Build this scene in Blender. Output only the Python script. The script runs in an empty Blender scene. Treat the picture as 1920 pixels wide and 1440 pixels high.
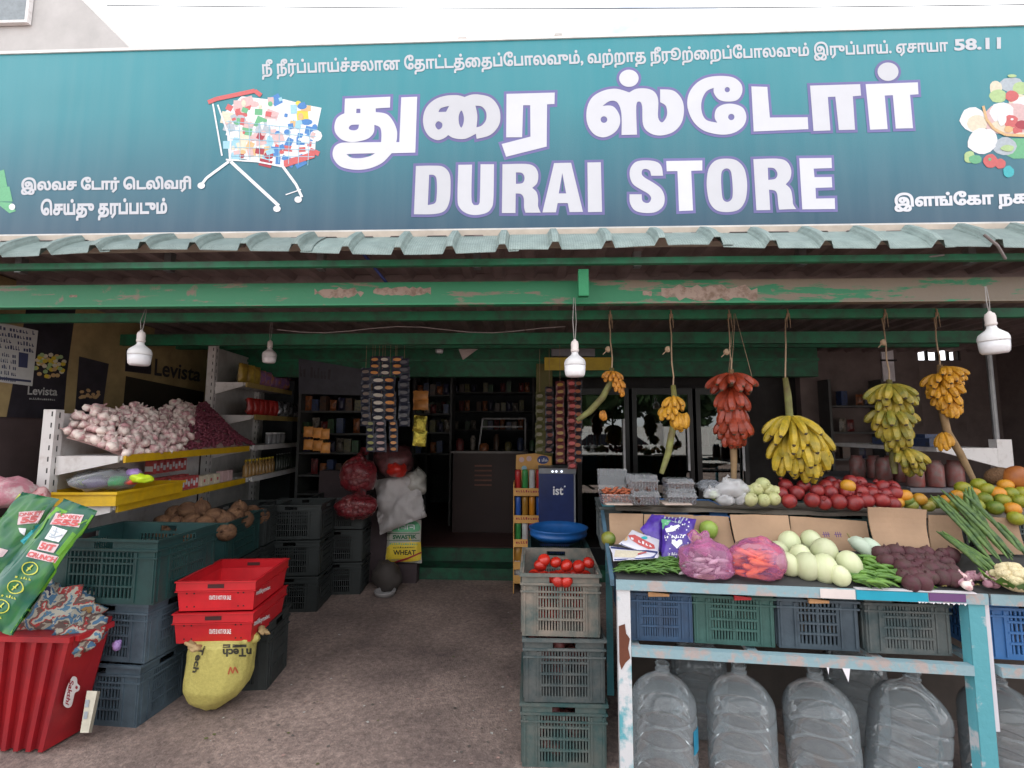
import bpy, bmesh, math, random
from mathutils import Vector, Matrix, noise
from mathutils.geometry import delaunay_2d_cdt
from mathutils.bvhtree import BVHTree
from math import sin, cos, pi, radians, sqrt
random.seed(7)
R = random.random
def U(a, b): return a + (b - a) * R()
S = bpy.context.scene
COL = S.collection

# ------------------------------------------------------------------ camera, sky, sun, exposure
F = 880.0                                   # focal length in photo pixels (photo is 1920 wide)
cam = bpy.data.cameras.new('camera'); camo = bpy.data.objects.new('camera', cam); COL.objects.link(camo)
cam.sensor_width = 36.0; cam.lens = F / 1920 * 36.0; cam.clip_start = 0.05; cam.clip_end = 600
MC = Matrix.Rotation(radians(2.2), 3, 'Z') @ Matrix.Rotation(radians(90 + 5.5), 3, 'X') @ Matrix.Rotation(0.0036, 3, 'Z')
CP = Vector((0, 0, 1.6))
camo.matrix_world = Matrix.Translation(CP) @ MC.to_4x4()
S.camera = camo
S.view_settings.view_transform = 'Standard'; S.view_settings.look = 'None'
S.view_settings.exposure = 0.62; S.view_settings.gamma = 1.0
SUN_EL = radians(44); SUN_AZ = radians(42)      # azimuth measured from +Y towards -X
w = bpy.data.worlds.new('World'); S.world = w; w.use_nodes = True
nt = w.node_tree; bg = nt.nodes['Background']; bg.inputs[1].default_value = 0.12
sky = nt.nodes.new('ShaderNodeTexSky'); sky.sky_type = 'NISHITA'; sky.sun_disc = False
sky.sun_elevation = SUN_EL; sky.sun_rotation = -SUN_AZ
tc = nt.nodes.new('ShaderNodeTexCoord'); mp = nt.nodes.new('ShaderNodeMapping'); mp.inputs['Scale'].default_value = (1, 1, 2.2)
nz = nt.nodes.new('ShaderNodeTexNoise'); nz.inputs['Scale'].default_value = 1.7; nz.inputs['Detail'].default_value = 7
rp = nt.nodes.new('ShaderNodeValToRGB'); rp.color_ramp.elements[0].position = .33; rp.color_ramp.elements[1].position = .46
mx = nt.nodes.new('ShaderNodeMixRGB'); mx.inputs[2].default_value = (13.5, 13.8, 14.2, 1)
L = nt.links.new
L(tc.outputs['Generated'], mp.inputs[0]); L(mp.outputs[0], nz.inputs['Vector']); L(nz.outputs['Fac'], rp.inputs[0])
L(rp.outputs[0], mx.inputs[0]); L(sky.outputs[0], mx.inputs[1]); L(mx.outputs[0], bg.inputs[0])
sl = bpy.data.lights.new('sun', 'SUN'); sl.energy = 4.8; sl.angle = radians(.53); sl.color = (1, .95, .87)
so = bpy.data.objects.new('sun', sl); COL.objects.link(so)
sd = Vector((-sin(SUN_AZ) * cos(SUN_EL), cos(SUN_AZ) * cos(SUN_EL), sin(SUN_EL)))
so.rotation_euler = sd.to_track_quat('Z', 'Y').to_euler(); so.location = (-6, 6, 12)

# ------------------------------------------------------------------ helpers
def ray(px, py): return MC @ Vector(((px - 960) / F, (720 - py) / F, -1.0))
def at(px, py, Y):
    d = ray(px, py); return CP + d * (Y / d.y)
def plane(P0, N):
    P0 = Vector(P0); N = Vector(N).normalized()
    if N.dot(CP - P0) < 0: N = -N
    def f(px, py):
        d = ray(px, py); return CP + d * ((P0 - CP).dot(N) / d.dot(N)), N
    return f
def meshsurf(objs):
    trees = []
    for o in objs:
        bm = bmesh.new(); bm.from_mesh(o.data)
        M = o.matrix_basis.copy(); q = o.parent
        while q: M = q.matrix_basis @ M; q = q.parent
        bm.transform(M); trees.append(BVHTree.FromBMesh(bm)); bm.free()
    def f(px, py):
        best = None; d = ray(px, py).normalized()
        for t in trees:
            h = t.ray_cast(CP, d)
            if h[0] is None: h = t.find_nearest(CP + d * 2.5); h = (h[0], h[1], h[2], 99)
            if best is None or h[3] < best[3]: best = h
        n = best[1]
        if n.dot(CP - best[0]) < 0: n = -n
        return best[0], n
    f.trees = trees
    return f

MATS = {}
def mat(name, c=(.5, .5, .5), rough=.5, var=.25, vs=8., bump=0., bs=60., metal=0., c2=None, thr=None, trans=0., alpha=1., emis=0., spec=.5, sheen=0., vsc=None):
    """principled material; base colour varied by noise between c and c2 (grain, dirt, wear)"""
    if name in MATS: return MATS[name]
    m = bpy.data.materials.new(name); m.use_nodes = True; MATS[name] = m
    t = m.node_tree; p = t.nodes['Principled BSDF']; l = t.links.new
    p.inputs['Roughness'].default_value = rough; p.inputs['Metallic'].default_value = metal
    p.inputs['Transmission Weight'].default_value = trans; p.inputs['Specular IOR Level'].default_value = spec
    if alpha < 1:
        p.inputs['Alpha'].default_value = alpha
    if emis: p.inputs['Emission Color'].default_value = (*c, 1); p.inputs['Emission Strength'].default_value = emis
    co = t.nodes.new('ShaderNodeTexCoord'); mpn = t.nodes.new('ShaderNodeMapping'); l(co.outputs['Object'], mpn.inputs[0])
    oi = t.nodes.new('ShaderNodeObjectInfo'); ad = t.nodes.new('ShaderNodeVectorMath'); ad.operation = 'ADD'
    sc = t.nodes.new('ShaderNodeVectorMath'); sc.operation = 'SCALE'; sc.inputs[3].default_value = 37.
    cmb = t.nodes.new('ShaderNodeCombineXYZ')
    for i in range(3): l(oi.outputs['Random'], cmb.inputs[i])
    l(cmb.outputs[0], sc.inputs[0]); l(mpn.outputs[0], ad.inputs[0]); l(sc.outputs[0], ad.inputs[1])
    if vsc: mpn.inputs['Scale'].default_value = vsc
    n = t.nodes.new('ShaderNodeTexNoise'); n.inputs['Scale'].default_value = vs; n.inputs['Detail'].default_value = 8; n.inputs['Roughness'].default_value = .65
    l(ad.outputs[0], n.inputs['Vector'])
    r = t.nodes.new('ShaderNodeValToRGB')
    if c2 is None: c2 = tuple(x * (1 - var) for x in c); hi = tuple(min(1, x * (1 + var * .5)) for x in c)
    else: hi = c
    a, b = thr or (.3, .7)
    r.color_ramp.elements[0].position = a; r.color_ramp.elements[1].position = b
    r.color_ramp.elements[0].color = (*c2, 1); r.color_ramp.elements[1].color = (*hi, 1)
    l(n.outputs['Fac'], r.inputs[0])
    # slight per-object tint so that copies are not identical
    hs = t.nodes.new('ShaderNodeHueSaturation'); mr = t.nodes.new('ShaderNodeMapRange')
    mr.inputs[3].default_value = .86; mr.inputs[4].default_value = 1.12
    l(oi.outputs['Random'], mr.inputs[0]); l(mr.outputs[0], hs.inputs['Value']); l(r.outputs[0], hs.inputs['Color'])
    l(hs.outputs[0], p.inputs['Base Color'])
    if bump:
        bn = t.nodes.new('ShaderNodeTexNoise'); bn.inputs['Scale'].default_value = bs; bn.inputs['Detail'].default_value = 5
        l(ad.outputs[0], bn.inputs['Vector'])
        bb = t.nodes.new('ShaderNodeBump'); bb.inputs['Strength'].default_value = bump; bb.inputs['Distance'].default_value = .01
        l(bn.outputs['Fac'], bb.inputs['Height']); l(bb.outputs[0], p.inputs['Normal'])
    return m
def film(name, c, op=.35, rough=.12, edge=.55, c2=None, bmp=.35):
    """thin clear plastic: transparent with glossy and a tinted diffuse share, denser where seen edge-on"""
    if name in MATS: return MATS[name]
    m = bpy.data.materials.new(name); m.use_nodes = True; MATS[name] = m
    t = m.node_tree; p = t.nodes['Principled BSDF']; l = t.links.new; out = t.nodes['Material Output']
    p.inputs['Base Color'].default_value = (*c, 1); p.inputs['Roughness'].default_value = rough
    tr = t.nodes.new('ShaderNodeBsdfTransparent'); tr.inputs[0].default_value = (*[min(1, .55 + .45 * x) for x in (c2 or c)], 1)
    lw = t.nodes.new('ShaderNodeLayerWeight'); lw.inputs[0].default_value = .4
    mr = t.nodes.new('ShaderNodeMapRange'); mr.inputs[3].default_value = op; mr.inputs[4].default_value = min(1, op + edge)
    n = t.nodes.new('ShaderNodeTexNoise'); n.inputs['Scale'].default_value = 9; n.inputs['Detail'].default_value = 6
    co = t.nodes.new('ShaderNodeTexCoord'); l(co.outputs['Object'], n.inputs['Vector'])
    bb = t.nodes.new('ShaderNodeBump'); bb.inputs['Strength'].default_value = bmp; bb.inputs['Distance'].default_value = .02
    l(n.outputs['Fac'], bb.inputs['Height']); l(bb.outputs[0], p.inputs['Normal'])
    mi = t.nodes.new('ShaderNodeMixShader')
    l(lw.outputs['Facing'], mr.inputs[0]); l(mr.outputs[0], mi.inputs[0]); l(tr.outputs[0], mi.inputs[1]); l(p.outputs[0], mi.inputs[2])
    gs = t.nodes.new('ShaderNodeBsdfGlossy'); gs.inputs['Roughness'].default_value = rough; l(bb.outputs[0], gs.inputs['Normal'])
    fr = t.nodes.new('ShaderNodeFresnel'); fr.inputs[0].default_value = 1.42; l(bb.outputs[0], fr.inputs['Normal']); m2 = t.nodes.new('ShaderNodeMixShader')
    l(fr.outputs[0], m2.inputs[0]); l(mi.outputs[0], m2.inputs[1]); l(gs.outputs[0], m2.inputs[2])
    l(m2.outputs[0], out.inputs['Surface']); return m

class MB:
    """collects verts/faces (several materials allowed) and links ONE mesh object"""
    def __init__(s): s.v = []; s.f = []; s.mi = []; s.mats = []; s.cur = 0
    def use(s, m):
        if m not in s.mats: s.mats.append(m)
        s.cur = s.mats.index(m); return s
    def add(s, vs, fs, M=None):
        o = len(s.v)
        s.v += [tuple(M @ Vector(v)) for v in vs] if M is not None else [tuple(v) for v in vs]
        s.f += [tuple(i + o for i in f) for f in fs]; s.mi += [s.cur] * len(fs); return s
    def box(s, x0, x1, y0, y1, z0, z1, M=None):
        return s.add([(x0, y0, z0), (x1, y0, z0), (x1, y1, z0), (x0, y1, z0), (x0, y0, z1), (x1, y0, z1), (x1, y1, z1), (x0, y1, z1)],
                     [(0, 3, 2, 1), (4, 5, 6, 7), (0, 1, 5, 4), (1, 2, 6, 5), (2, 3, 7, 6), (3, 0, 4, 7)], M)
    def hexa(s, b, t, M=None):      # two quads (bottom, top) given as 4 points each
        return s.add(list(b) + list(t), [(0, 3, 2, 1), (4, 5, 6, 7), (0, 1, 5, 4), (1, 2, 6, 5), (2, 3, 7, 6), (3, 0, 4, 7)], M)
    def tube(s, pts, r, n=8, cap=True, M=None):
        pts = [Vector(p) for p in pts]; k = len(pts)
        rr = r if isinstance(r, (list, tuple)) else [r] * k
        vs = []; fs = []; up = None
        for i, p in enumerate(pts):
            d = (pts[min(i + 1, k - 1)] - pts[max(i - 1, 0)]).normalized()
            if up is None: up = Vector((0, 0, 1)) if abs(d.z) < .9 else Vector((1, 0, 0))
            a = d.cross(up).normalized(); b = a.cross(d).normalized(); up = b
            for j in range(n):
                t = 2 * pi * j / n; vs.append(p + (a * cos(t) + b * sin(t)) * rr[i])
        for i in range(k - 1):
            for j in range(n):
                q = (j + 1) % n; fs.append((i * n + j, i * n + q, (i + 1) * n + q, (i + 1) * n + j))
        if cap: fs += [tuple(range(n)), tuple(reversed(range((k - 1) * n, k * n)))]
        return s.add(vs, fs, M)
    def lathe(s, prof, n=16, M=None, caps=True):
        vs = []; fs = []
        for (r, z) in prof:
            for j in range(n):
                t = 2 * pi * j / n; vs.append((r * cos(t), r * sin(t), z))
        for i in range(len(prof) - 1):
            for j in range(n):
                q = (j + 1) % n; fs.append((i * n + j, i * n + q, (i + 1) * n + q, (i + 1) * n + j))
        if caps: fs += [tuple(reversed(range(n))), tuple(range((len(prof) - 1) * n, len(prof) * n))]
        return s.add(vs, fs, M)
    def ball(s, r=(1, 1, 1), nu=12, nv=8, fn=None, M=None):
        vs = [(0, 0, -r[2])]; fs = []
        for i in range(1, nv):
            a = -pi / 2 + pi * i / nv
            for j in range(nu):
                t = 2 * pi * j / nu; vs.append((r[0] * cos(a) * cos(t), r[1] * cos(a) * sin(t), r[2] * sin(a)))
        vs.append((0, 0, r[2])); e = len(vs) - 1
        for j in range(nu):
            q = (j + 1) % nu; fs.append((0, 1 + q, 1 + j)); fs.append((e, e - nu + j, e - nu + q))
            for i in range(nv - 2):
                a = 1 + i * nu; fs.append((a + j, a + q, a + nu + q, a + nu + j))
        if fn: vs = [fn(Vector(v)) for v in vs]
        return s.add(vs, fs, M)
    def mesh(s, name, m=None, smooth=False):
        me = bpy.data.meshes.new(name); me.from_pydata(s.v, [], s.f)
        if m is not None and not s.mats: me.materials.append(m)
        for q in s.mats: me.materials.append(q)
        if s.mats: me.polygons.foreach_set('material_index', s.mi)
        if smooth: me.polygons.foreach_set('use_smooth', [True] * len(s.f))
        me.update(); return me
    def build(s, name, m=None, parent=None, loc=(0, 0, 0), rot=None, smooth=False):
        return link(name, s.mesh(name, m, smooth), parent, loc, rot)
def link(name, me, parent=None, loc=(0, 0, 0), rot=None, scale=None):
    o = bpy.data.objects.new(name, me); COL.objects.link(o); o.parent = parent; o.location = loc
    if rot is not None: o.rotation_euler = rot
    if scale is not None: o.scale = (scale,) * 3 if isinstance(scale, (int, float)) else scale
    return o
def tag(o, label, cat=None, group=None, kind=None):
    if label: o['label'] = label
    if cat: o['category'] = cat
    if group: o['group'] = group
    if kind: o['kind'] = kind
    return o
def thing(name, label, cat, loc=(0, 0, 0), rz=0, group=None, rot=None):
    o = bpy.data.objects.new(name, None); COL.objects.link(o); o.location = loc
    o.rotation_euler = rot if rot is not None else (0, 0, rz); o.empty_display_size = .1
    return tag(o, label, cat, group)
def struct(o): o['kind'] = 'structure'; return o
def dup(root, loc, rz=None, label=None, group=None, rot=None, scale=None):
    def cp(o, par):
        c = o.copy(); COL.objects.link(c); c.parent = par
        for ch in o.children: cp(ch, c)
        return c
    r = cp(root, None); r.location = loc
    if rz is not None: r.rotation_euler = (0, 0, rz)
    if rot is not None: r.rotation_euler = rot
    if scale: r.scale = (scale,) * 3
    if label: r['label'] = label
    if group: r['group'] = group
    return r
def smooth_poly(pts, n=5):
    """closed contour; (x,y) smooth, (x,y,1) corner -> dense polyline (Catmull-Rom, broken at corners)"""
    k = len(pts); out = []
    for i in range(k):
        p0, p1, p2, p3 = pts[i - 1], pts[i], pts[(i + 1) % k], pts[(i + 2) % k]
        if len(p1) == 3 and len(p2) == 3: out.append((p1[0], p1[1])); continue
        if len(p1) == 3: p0 = p1
        if len(p2) == 3: p3 = p2
        for j in range(n):
            t = j / n; q = []
            for a in (0, 1):
                q.append(.5 * (2 * p1[a] + (p2[a] - p0[a]) * t + (2 * p0[a] - 5 * p1[a] + 4 * p2[a] - p3[a]) * t * t + (3 * p1[a] - p0[a] - 3 * p2[a] + p3[a]) * t ** 3))
            out.append(tuple(q))
    return out
def wind(p, lp):
    w = 0; x, y = p
    for (x0, y0), (x1, y1) in zip(lp, lp[1:] + lp[:1]):
        if (y0 > y) != (y1 > y) and x < (x1 - x0) * (y - y0) / (y1 - y0) + x0: w += 1 if y1 > y0 else -1
    return w
def filled(loops, holes=(), extra=()):
    """union of 2D contours minus holes -> (verts2d, triangles)"""
    vs = []; es = []
    for lp in list(loops) + list(holes):
        o = len(vs); k = len(lp); vs += [Vector(p) for p in lp]; es += [(o + i, o + (i + 1) % k) for i in range(k)]
    vs += [Vector(p) for p in extra]
    r = delaunay_2d_cdt(vs, es, [], 0, 1e-7); V = r[0]; fs = []
    bx = [(min(p[0] for p in l), max(p[0] for p in l), min(p[1] for p in l), max(p[1] for p in l), l) for l in loops]
    hx = [(min(p[0] for p in l), max(p[0] for p in l), min(p[1] for p in l), max(p[1] for p in l), l) for l in holes]
    for f in r[2]:
        c = (sum(V[i].x for i in f) / len(f), sum(V[i].y for i in f) / len(f))
        hit = lambda B: any(q[0] <= c[0] <= q[1] and q[2] <= c[1] <= q[3] and wind(c, q[4]) for q in B)
        if hit(bx) and not hit(hx): fs.append(tuple(f))
    return [(v.x, v.y) for v in V], fs
TC = {}
def area(lp): return sum(p[0] * q[1] - q[0] * p[1] for p, q in zip(lp, lp[1:] + lp[:1])) / 2
def inside(p, lp):
    c = False
    for (x0, y0), (x1, y1) in zip(lp, lp[1:] + lp[:1]):
        if (y0 > p[1]) != (y1 > p[1]) and p[0] < (x1 - x0) * (p[1] - y0) / (y1 - y0) + x0: c = not c
    return c
def fat(lp, b):
    o = []; k = len(lp)
    for i in range(k):
        a, m, c = Vector(lp[i - 1]), Vector(lp[i]), Vector(lp[(i + 1) % k])
        d1 = (m - a); d2 = (c - m)
        if d1.length < 1e-9 or d2.length < 1e-9: continue
        d1.normalize(); d2.normalize(); n1 = Vector((-d1.y, d1.x)); n2 = Vector((-d2.y, d2.x)); n = n1 + n2
        if n.length < .3: n = n1
        else: n = n * (2 / max(.5, n.length_squared))
        o.append((m.x + n.x * b, m.y + n.y * b))
    return o
def text2d(s, bold=0.):
    """outlines of a line of text, one filled piece per outer contour: [(verts, faces), ...]"""
    if (s, bold) in TC: return TC[(s, bold)]
    cu = bpy.data.curves.new('t', 'FONT'); cu.body = s; cu.resolution_u = 3
    o = bpy.data.objects.new('tmp', cu); COL.objects.link(o)
    dg = bpy.context.evaluated_depsgraph_get(); c2 = o.evaluated_get(dg).to_curve(dg); loops = []
    for sp in c2.splines:
        lp = []; bp = sp.bezier_points; k = len(bp)
        for i in range(k):
            p, q = bp[i], bp[(i + 1) % k]; A, B, C, D = p.co, p.handle_right, q.handle_left, q.co
            straight = p.handle_right_type == 'VECTOR' and q.handle_left_type == 'VECTOR'
            if ((B - A).cross(D - A)).length < 1e-7 and ((C - A).cross(D - A)).length < 1e-7: straight = True
            for j in range(1 if straight else 4):
                t = j / 4; v = A * (1 - t) ** 3 + B * 3 * t * (1 - t) ** 2 + C * 3 * t * t * (1 - t) + D * t ** 3
                if not lp or (v.x - lp[-1][0]) ** 2 + (v.y - lp[-1][1]) ** 2 > 1e-8: lp.append((v.x, v.y))
        if len(lp) > 2: loops.append(lp)
    bpy.data.objects.remove(o); bpy.data.curves.remove(cu)
    outs = []; holes = []
    for l in loops:
        hole = any(abs(area(q)) > abs(area(l)) and sum(inside(p, q) for p in l[::2]) > .9 * len(l[::2]) for q in loops if q is not l)
        if (area(l) > 0) != hole: l = l[::-1]
        (holes if hole else outs).append(fat(l, bold))
    TC[(s, bold)] = [filled(outs, holes)]
    return TC[(s, bold)]
def onto(mb, vs, fs, surf, eps):
    """put 2D photo-pixel shapes onto a surface of the place, eps metres proud of it"""
    out = []
    if hasattr(surf, 'trees'):      # curved ground: refine big faces so that print follows the bulge
        V = list(vs); Fn = []
        for f in fs:
            q = [vs[i] for i in f]; x0, x1, y0, y1 = min(p[0] for p in q), max(p[0] for p in q), min(p[1] for p in q), max(p[1] for p in q)
            if max(x1 - x0, y1 - y0) < 7: Fn.append(f); continue
            st = max(2.5, max(x1 - x0, y1 - y0) / 12); ex = [(x0 + st * (i + .5), y0 + st * (j + .5)) for i in range(int((x1 - x0) / st) + 1) for j in range(int((y1 - y0) / st) + 1)]
            ex = [p for p in ex if wind(p, q)]
            for a, b in zip(q, q[1:] + q[:1]):
                k = int(math.hypot(a[0] - b[0], a[1] - b[1]) / st); ex += [(a[0] + (b[0] - a[0]) * i / k, a[1] + (b[1] - a[1]) * i / k) for i in range(1, k)]
            v2, f2 = filled([q], (), ex); o = len(V); V += v2; Fn += [tuple(i + o for i in g) for g in f2]
        vs, fs = V, Fn
    for (x, y) in vs:
        p, n = surf(x, y); out.append(p + n * eps)
    mb.add(out, fs)
def qmarks(mb, n, quad, surf, eps=.002, seed=0):
    """print too small or blurred to read: a row of n letter-sized unreadable marks"""
    tl, tr, br, bl = quad; r_ = random.Random(seed + n)
    def P(u, t): return tuple((tl[a] * (1 - u) + tr[a] * u) * (1 - t) + (bl[a] * (1 - u) + br[a] * u) * t for a in (0, 1))
    for i in range(n):
        if r_.random() < .14: continue
        u0, u1 = (i + .12) / n, (i + r_.uniform(.6, .85)) / n; t0 = r_.choice((.05, .3, .3)); q = [P(u0, t0), P(u1, t0), P(u1, 1), P(u0, 1)]
        k = r_.random()
        if k < .5: q = [P(u0, t0), P(u0 + (u1 - u0) * .45, t0), P(u0 + (u1 - u0) * .45, .7), P(u1, .7), P(u1, 1), P(u0, 1)]
        onto(mb, q, [tuple(range(len(q)))], surf, eps)
def qtext(mb, s, quad, surf, eps=.002, bold=.0):
    ps = text2d(s, bold); av = [v for p in ps for v in p[0]]
    if not av: return
    x0 = min(v[0] for v in av); x1 = max(v[0] for v in av); y0 = min(v[1] for v in av); y1 = max(v[1] for v in av)
    tl, tr, br, bl = quad
    for i, (vs, fs) in enumerate(ps):
        o = []
        for (x, y) in vs:
            u = (x - x0) / (x1 - x0 + 1e-9); t = (y1 - y) / (y1 - y0 + 1e-9)
            o.append(tuple((tl[a] * (1 - u) + tr[a] * u) * (1 - t) + (bl[a] * (1 - u) + br[a] * u) * t for a in (0, 1)))
        onto(mb, o, fs, surf, eps + .0003 * (i % 3))
def qpoly(mb, pts, surf, eps=.002, n=5):
    vs, fs = filled([smooth_poly(pts, n)]); onto(mb, vs, fs, surf, eps)
def disc2(cx, cy, rx, ry=None, n=14, a0=0): ry = ry or rx; return [(cx + rx * cos(2 * pi * i / n + a0), cy + ry * sin(2 * pi * i / n + a0)) for i in range(n)]
def stroke(mb, pts, wd, surf, eps):
    for a, b in zip(pts, pts[1:]):
        d = Vector((b[0] - a[0], b[1] - a[1])); d.normalize(); n = Vector((-d.y, d.x)) * wd / 2
        q = [(a[0] + n.x, a[1] + n.y), (b[0] + n.x, b[1] + n.y), (b[0] - n.x, b[1] - n.y), (a[0] - n.x, a[1] - n.y)]
        onto(mb, q, [(0, 1, 2, 3)], surf, eps); eps += .00012
PRE = {'\u0bc6', '\u0bc7', '\u0bc8'}
def tam(s):
    """Tamil logical order -> the order the glyphs are set in print"""
    s = s.replace('\u0bca', '\u0bc6\u0bbe').replace('\u0bcb', '\u0bc7\u0bbe'); o = []
    for ch in s:
        if ch in PRE: o.insert(len(o) - 1, ch)
        else: o.append(ch)
    return ''.join(o)
# ================================================================== SETTING
# ground
gm = mat('ground_concrete', (.33, .26, .235), .85, vs=26, c2=(.17, .13, .12), thr=(.3, .68), bump=.6, bs=90)
def speckle(m):
    t = m.node_tree; p = t.nodes['Principled BSDF']; l = t.links.new
    src = p.inputs['Base Color'].links[0].from_socket
    v = t.nodes.new('ShaderNodeTexVoronoi'); v.inputs['Scale'].default_value = 75; co = t.nodes.new('ShaderNodeTexCoord')
    l(co.outputs['Object'], v.inputs['Vector'])
    r = t.nodes.new('ShaderNodeValToRGB'); r.color_ramp.elements[0].color = (.62, .6, .6, 1); r.color_ramp.elements[1].color = (1.35, 1.28, 1.25, 1)
    sp = t.nodes.new('ShaderNodeSeparateColor'); l(v.outputs['Color'], sp.inputs[0]); l(sp.outputs[0], r.inputs[0])
    mm = t.nodes.new('ShaderNodeMixRGB'); mm.blend_type = 'MULTIPLY'; mm.inputs[0].default_value = .5
    n2 = t.nodes.new('ShaderNodeTexNoise'); n2.inputs['Scale'].default_value = 1.3; n2.inputs['Detail'].default_value = 5; l(co.outputs['Object'], n2.inputs['Vector'])
    r2 = t.nodes.new('ShaderNodeValToRGB'); r2.color_ramp.elements[0].position = .35; r2.color_ramp.elements[1].position = .65
    r2.color_ramp.elements[0].color = (.55, .52, .52, 1); r2.color_ramp.elements[1].color = (1.2, 1.15, 1.1, 1); l(n2.outputs['Fac'], r2.inputs[0])
    m2 = t.nodes.new('ShaderNodeMixRGB'); m2.blend_type = 'MULTIPLY'; m2.inputs[0].default_value = 1
    l(src, mm.inputs[1]); l(r.outputs[0], mm.inputs[2]); l(mm.outputs[0], m2.inputs[1]); l(r2.outputs[0], m2.inputs[2]); l(m2.outputs[0], p.inputs['Base Color'])
speckle(gm)
g = MB(); n = 60
g.add([(x * 220 / n - 110, y * 220 / n - 110, 0) for y in range(n + 1) for x in range(n + 1)],
      [(y * (n + 1) + x, y * (n + 1) + x + 1, (y + 1) * (n + 1) + x + 1, (y + 1) * (n + 1) + x) for y in range(n) for x in range(n)])
struct(g.build('ground', gm))
lit = MB(); rl = random.Random(12)
lm = [mat('litter_' + n_, c_, .8) for n_, c_ in (('husk', (.4, .25, .22)), ('paper', (.5, .48, .45)), ('leaf', (.12, .13, .04)), ('grit', (.12, .1, .09)))]
for i in range(170):
    px_, Y_ = rl.uniform(-1.7, .35), rl.choice((rl.uniform(2.2, 5), rl.uniform(2.4, 3.2)))
    if rl.random() < .5: px_ = rl.choice((rl.gauss(-1.45, .18), rl.gauss(-.15, .1)))
    s_ = rl.uniform(.004, .014); a_ = rl.uniform(0, 6); lit.use(lm[min(3, int(rl.random() * 5))]); c_ = Vector((px_, Y_, .0035))
    lit.add([c_ + Vector((cos(a_ + k_) * s_ * rl.uniform(.6, 1.2), sin(a_ + k_) * s_ * rl.uniform(.5, 1), rl.uniform(0, .004))) for k_ in (0, 1.6, 3.1, 4.7)], [(0, 1, 2, 3)])
tag(lit.build('floor_litter'), 'tiny onion husks, paper bits and leaf scraps scattered on the ground before the doorway', 'litter', kind='stuff')

green = mat('green_paint', (.016, .21, .085), .55, vs=14, c2=(.14, .12, .08), thr=(.3, .37), bump=.2)
greend = mat('green_paint_dark', (.012, .16, .075), .55, vs=9, c2=(.03, .06, .04), thr=(.3, .6))
galv = mat('weathered_steel_sheet', (.21, .16, .155), .6, var=.4, vs=5, bump=.2, bs=20)
skirtm = mat('translucent_sheet', (.27, .345, .325), .45, vs=14, c2=(.19, .25, .235), thr=(.35, .65), bump=.5, bs=120, vsc=(1, 1, 1))
t = skirtm.node_tree; pb = t.nodes['Principled BSDF']; src = pb.inputs['Base Color'].links[0].from_socket; co = t.nodes.new('ShaderNodeTexCoord')
for ax, sc_ in (('X', 26), ('Z', 34)):
    wv = t.nodes.new('ShaderNodeTexWave'); wv.bands_direction = ax; wv.inputs['Scale'].default_value = sc_; wv.inputs['Distortion'].default_value = 1.2; t.links.new(co.outputs['Object'], wv.inputs['Vector'])
    m_ = t.nodes.new('ShaderNodeMixRGB'); m_.blend_type = 'MULTIPLY'; m_.inputs[0].default_value = .22; t.links.new(src, m_.inputs[1]); t.links.new(wv.outputs['Color'], m_.inputs[2]); src = m_.outputs[0]
t.links.new(src, pb.inputs['Base Color']); pb.inputs['Transmission Weight'].default_value = 0
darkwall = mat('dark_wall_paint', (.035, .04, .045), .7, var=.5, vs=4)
white = mat('white_powder_coat', (.72, .69, .68), .4, vs=12, c2=(.55, .5, .48), thr=(.3, .5))
yellow = mat('yellow_plastic', (.72, .44, .01), .4, vs=10, c2=(.55, .33, .02), thr=(.3, .6))
black = mat('black_plastic', (.012, .012, .014), .35)
ropem = mat('jute_rope', (.32, .22, .14), .9, vs=60)
steel = mat('grey_steel', (.3, .3, .31), .4, metal=.6)

# ---- shop sign
SY = 2.5; sf = plane((0, SY, 0), (0, 1, 0))
sign = thing('shop_sign', 'long teal shop sign board with white Tamil and English lettering above the awning', 'sign', (0, SY, 0))
def inplane(ob, root):     # world-space mesh hung under a root: keep the vertices where they are
    ob.location = -Vector(root.location) if root.rotation_euler.z == 0 else (0, 0, 0)
    if root.rotation_euler.z != 0: ob.matrix_basis = root.matrix_basis.inverted()
    return ob
def part(mb, name, m, root, smooth=False): return inplane(mb.build(name, m, root, smooth=smooth), root)
xl, xr = -3.6, 3.45
zt = at(250, 96, SY).z; zb = at(700, 432, SY).z
sp = bpy.data.materials.new('printed_vinyl'); sp.use_nodes = True; t = sp.node_tree; pb = t.nodes['Principled BSDF']; pb.inputs['Roughness'].default_value = .38
co = t.nodes.new('ShaderNodeTexCoord'); sx = t.nodes.new('ShaderNodeSeparateXYZ'); L2 = t.links.new; L2(co.outputs['Object'], sx.inputs[0])
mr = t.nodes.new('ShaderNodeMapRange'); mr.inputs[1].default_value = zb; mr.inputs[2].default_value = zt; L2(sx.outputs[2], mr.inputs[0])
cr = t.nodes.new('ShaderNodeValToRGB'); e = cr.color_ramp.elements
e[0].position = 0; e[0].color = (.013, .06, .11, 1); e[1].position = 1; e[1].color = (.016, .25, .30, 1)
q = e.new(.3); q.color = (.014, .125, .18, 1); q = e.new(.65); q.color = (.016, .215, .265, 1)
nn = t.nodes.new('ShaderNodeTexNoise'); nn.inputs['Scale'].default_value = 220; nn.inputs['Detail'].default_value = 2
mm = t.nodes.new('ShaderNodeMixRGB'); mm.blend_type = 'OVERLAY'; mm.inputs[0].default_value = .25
L2(co.outputs['Object'], nn.inputs['Vector']); L2(mr.outputs[0], cr.inputs[0]); L2(cr.outputs[0], mm.inputs[1]); L2(nn.outputs['Fac'], mm.inputs[2]); L2(mm.outputs[0], pb.inputs['Base Color'])
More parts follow.
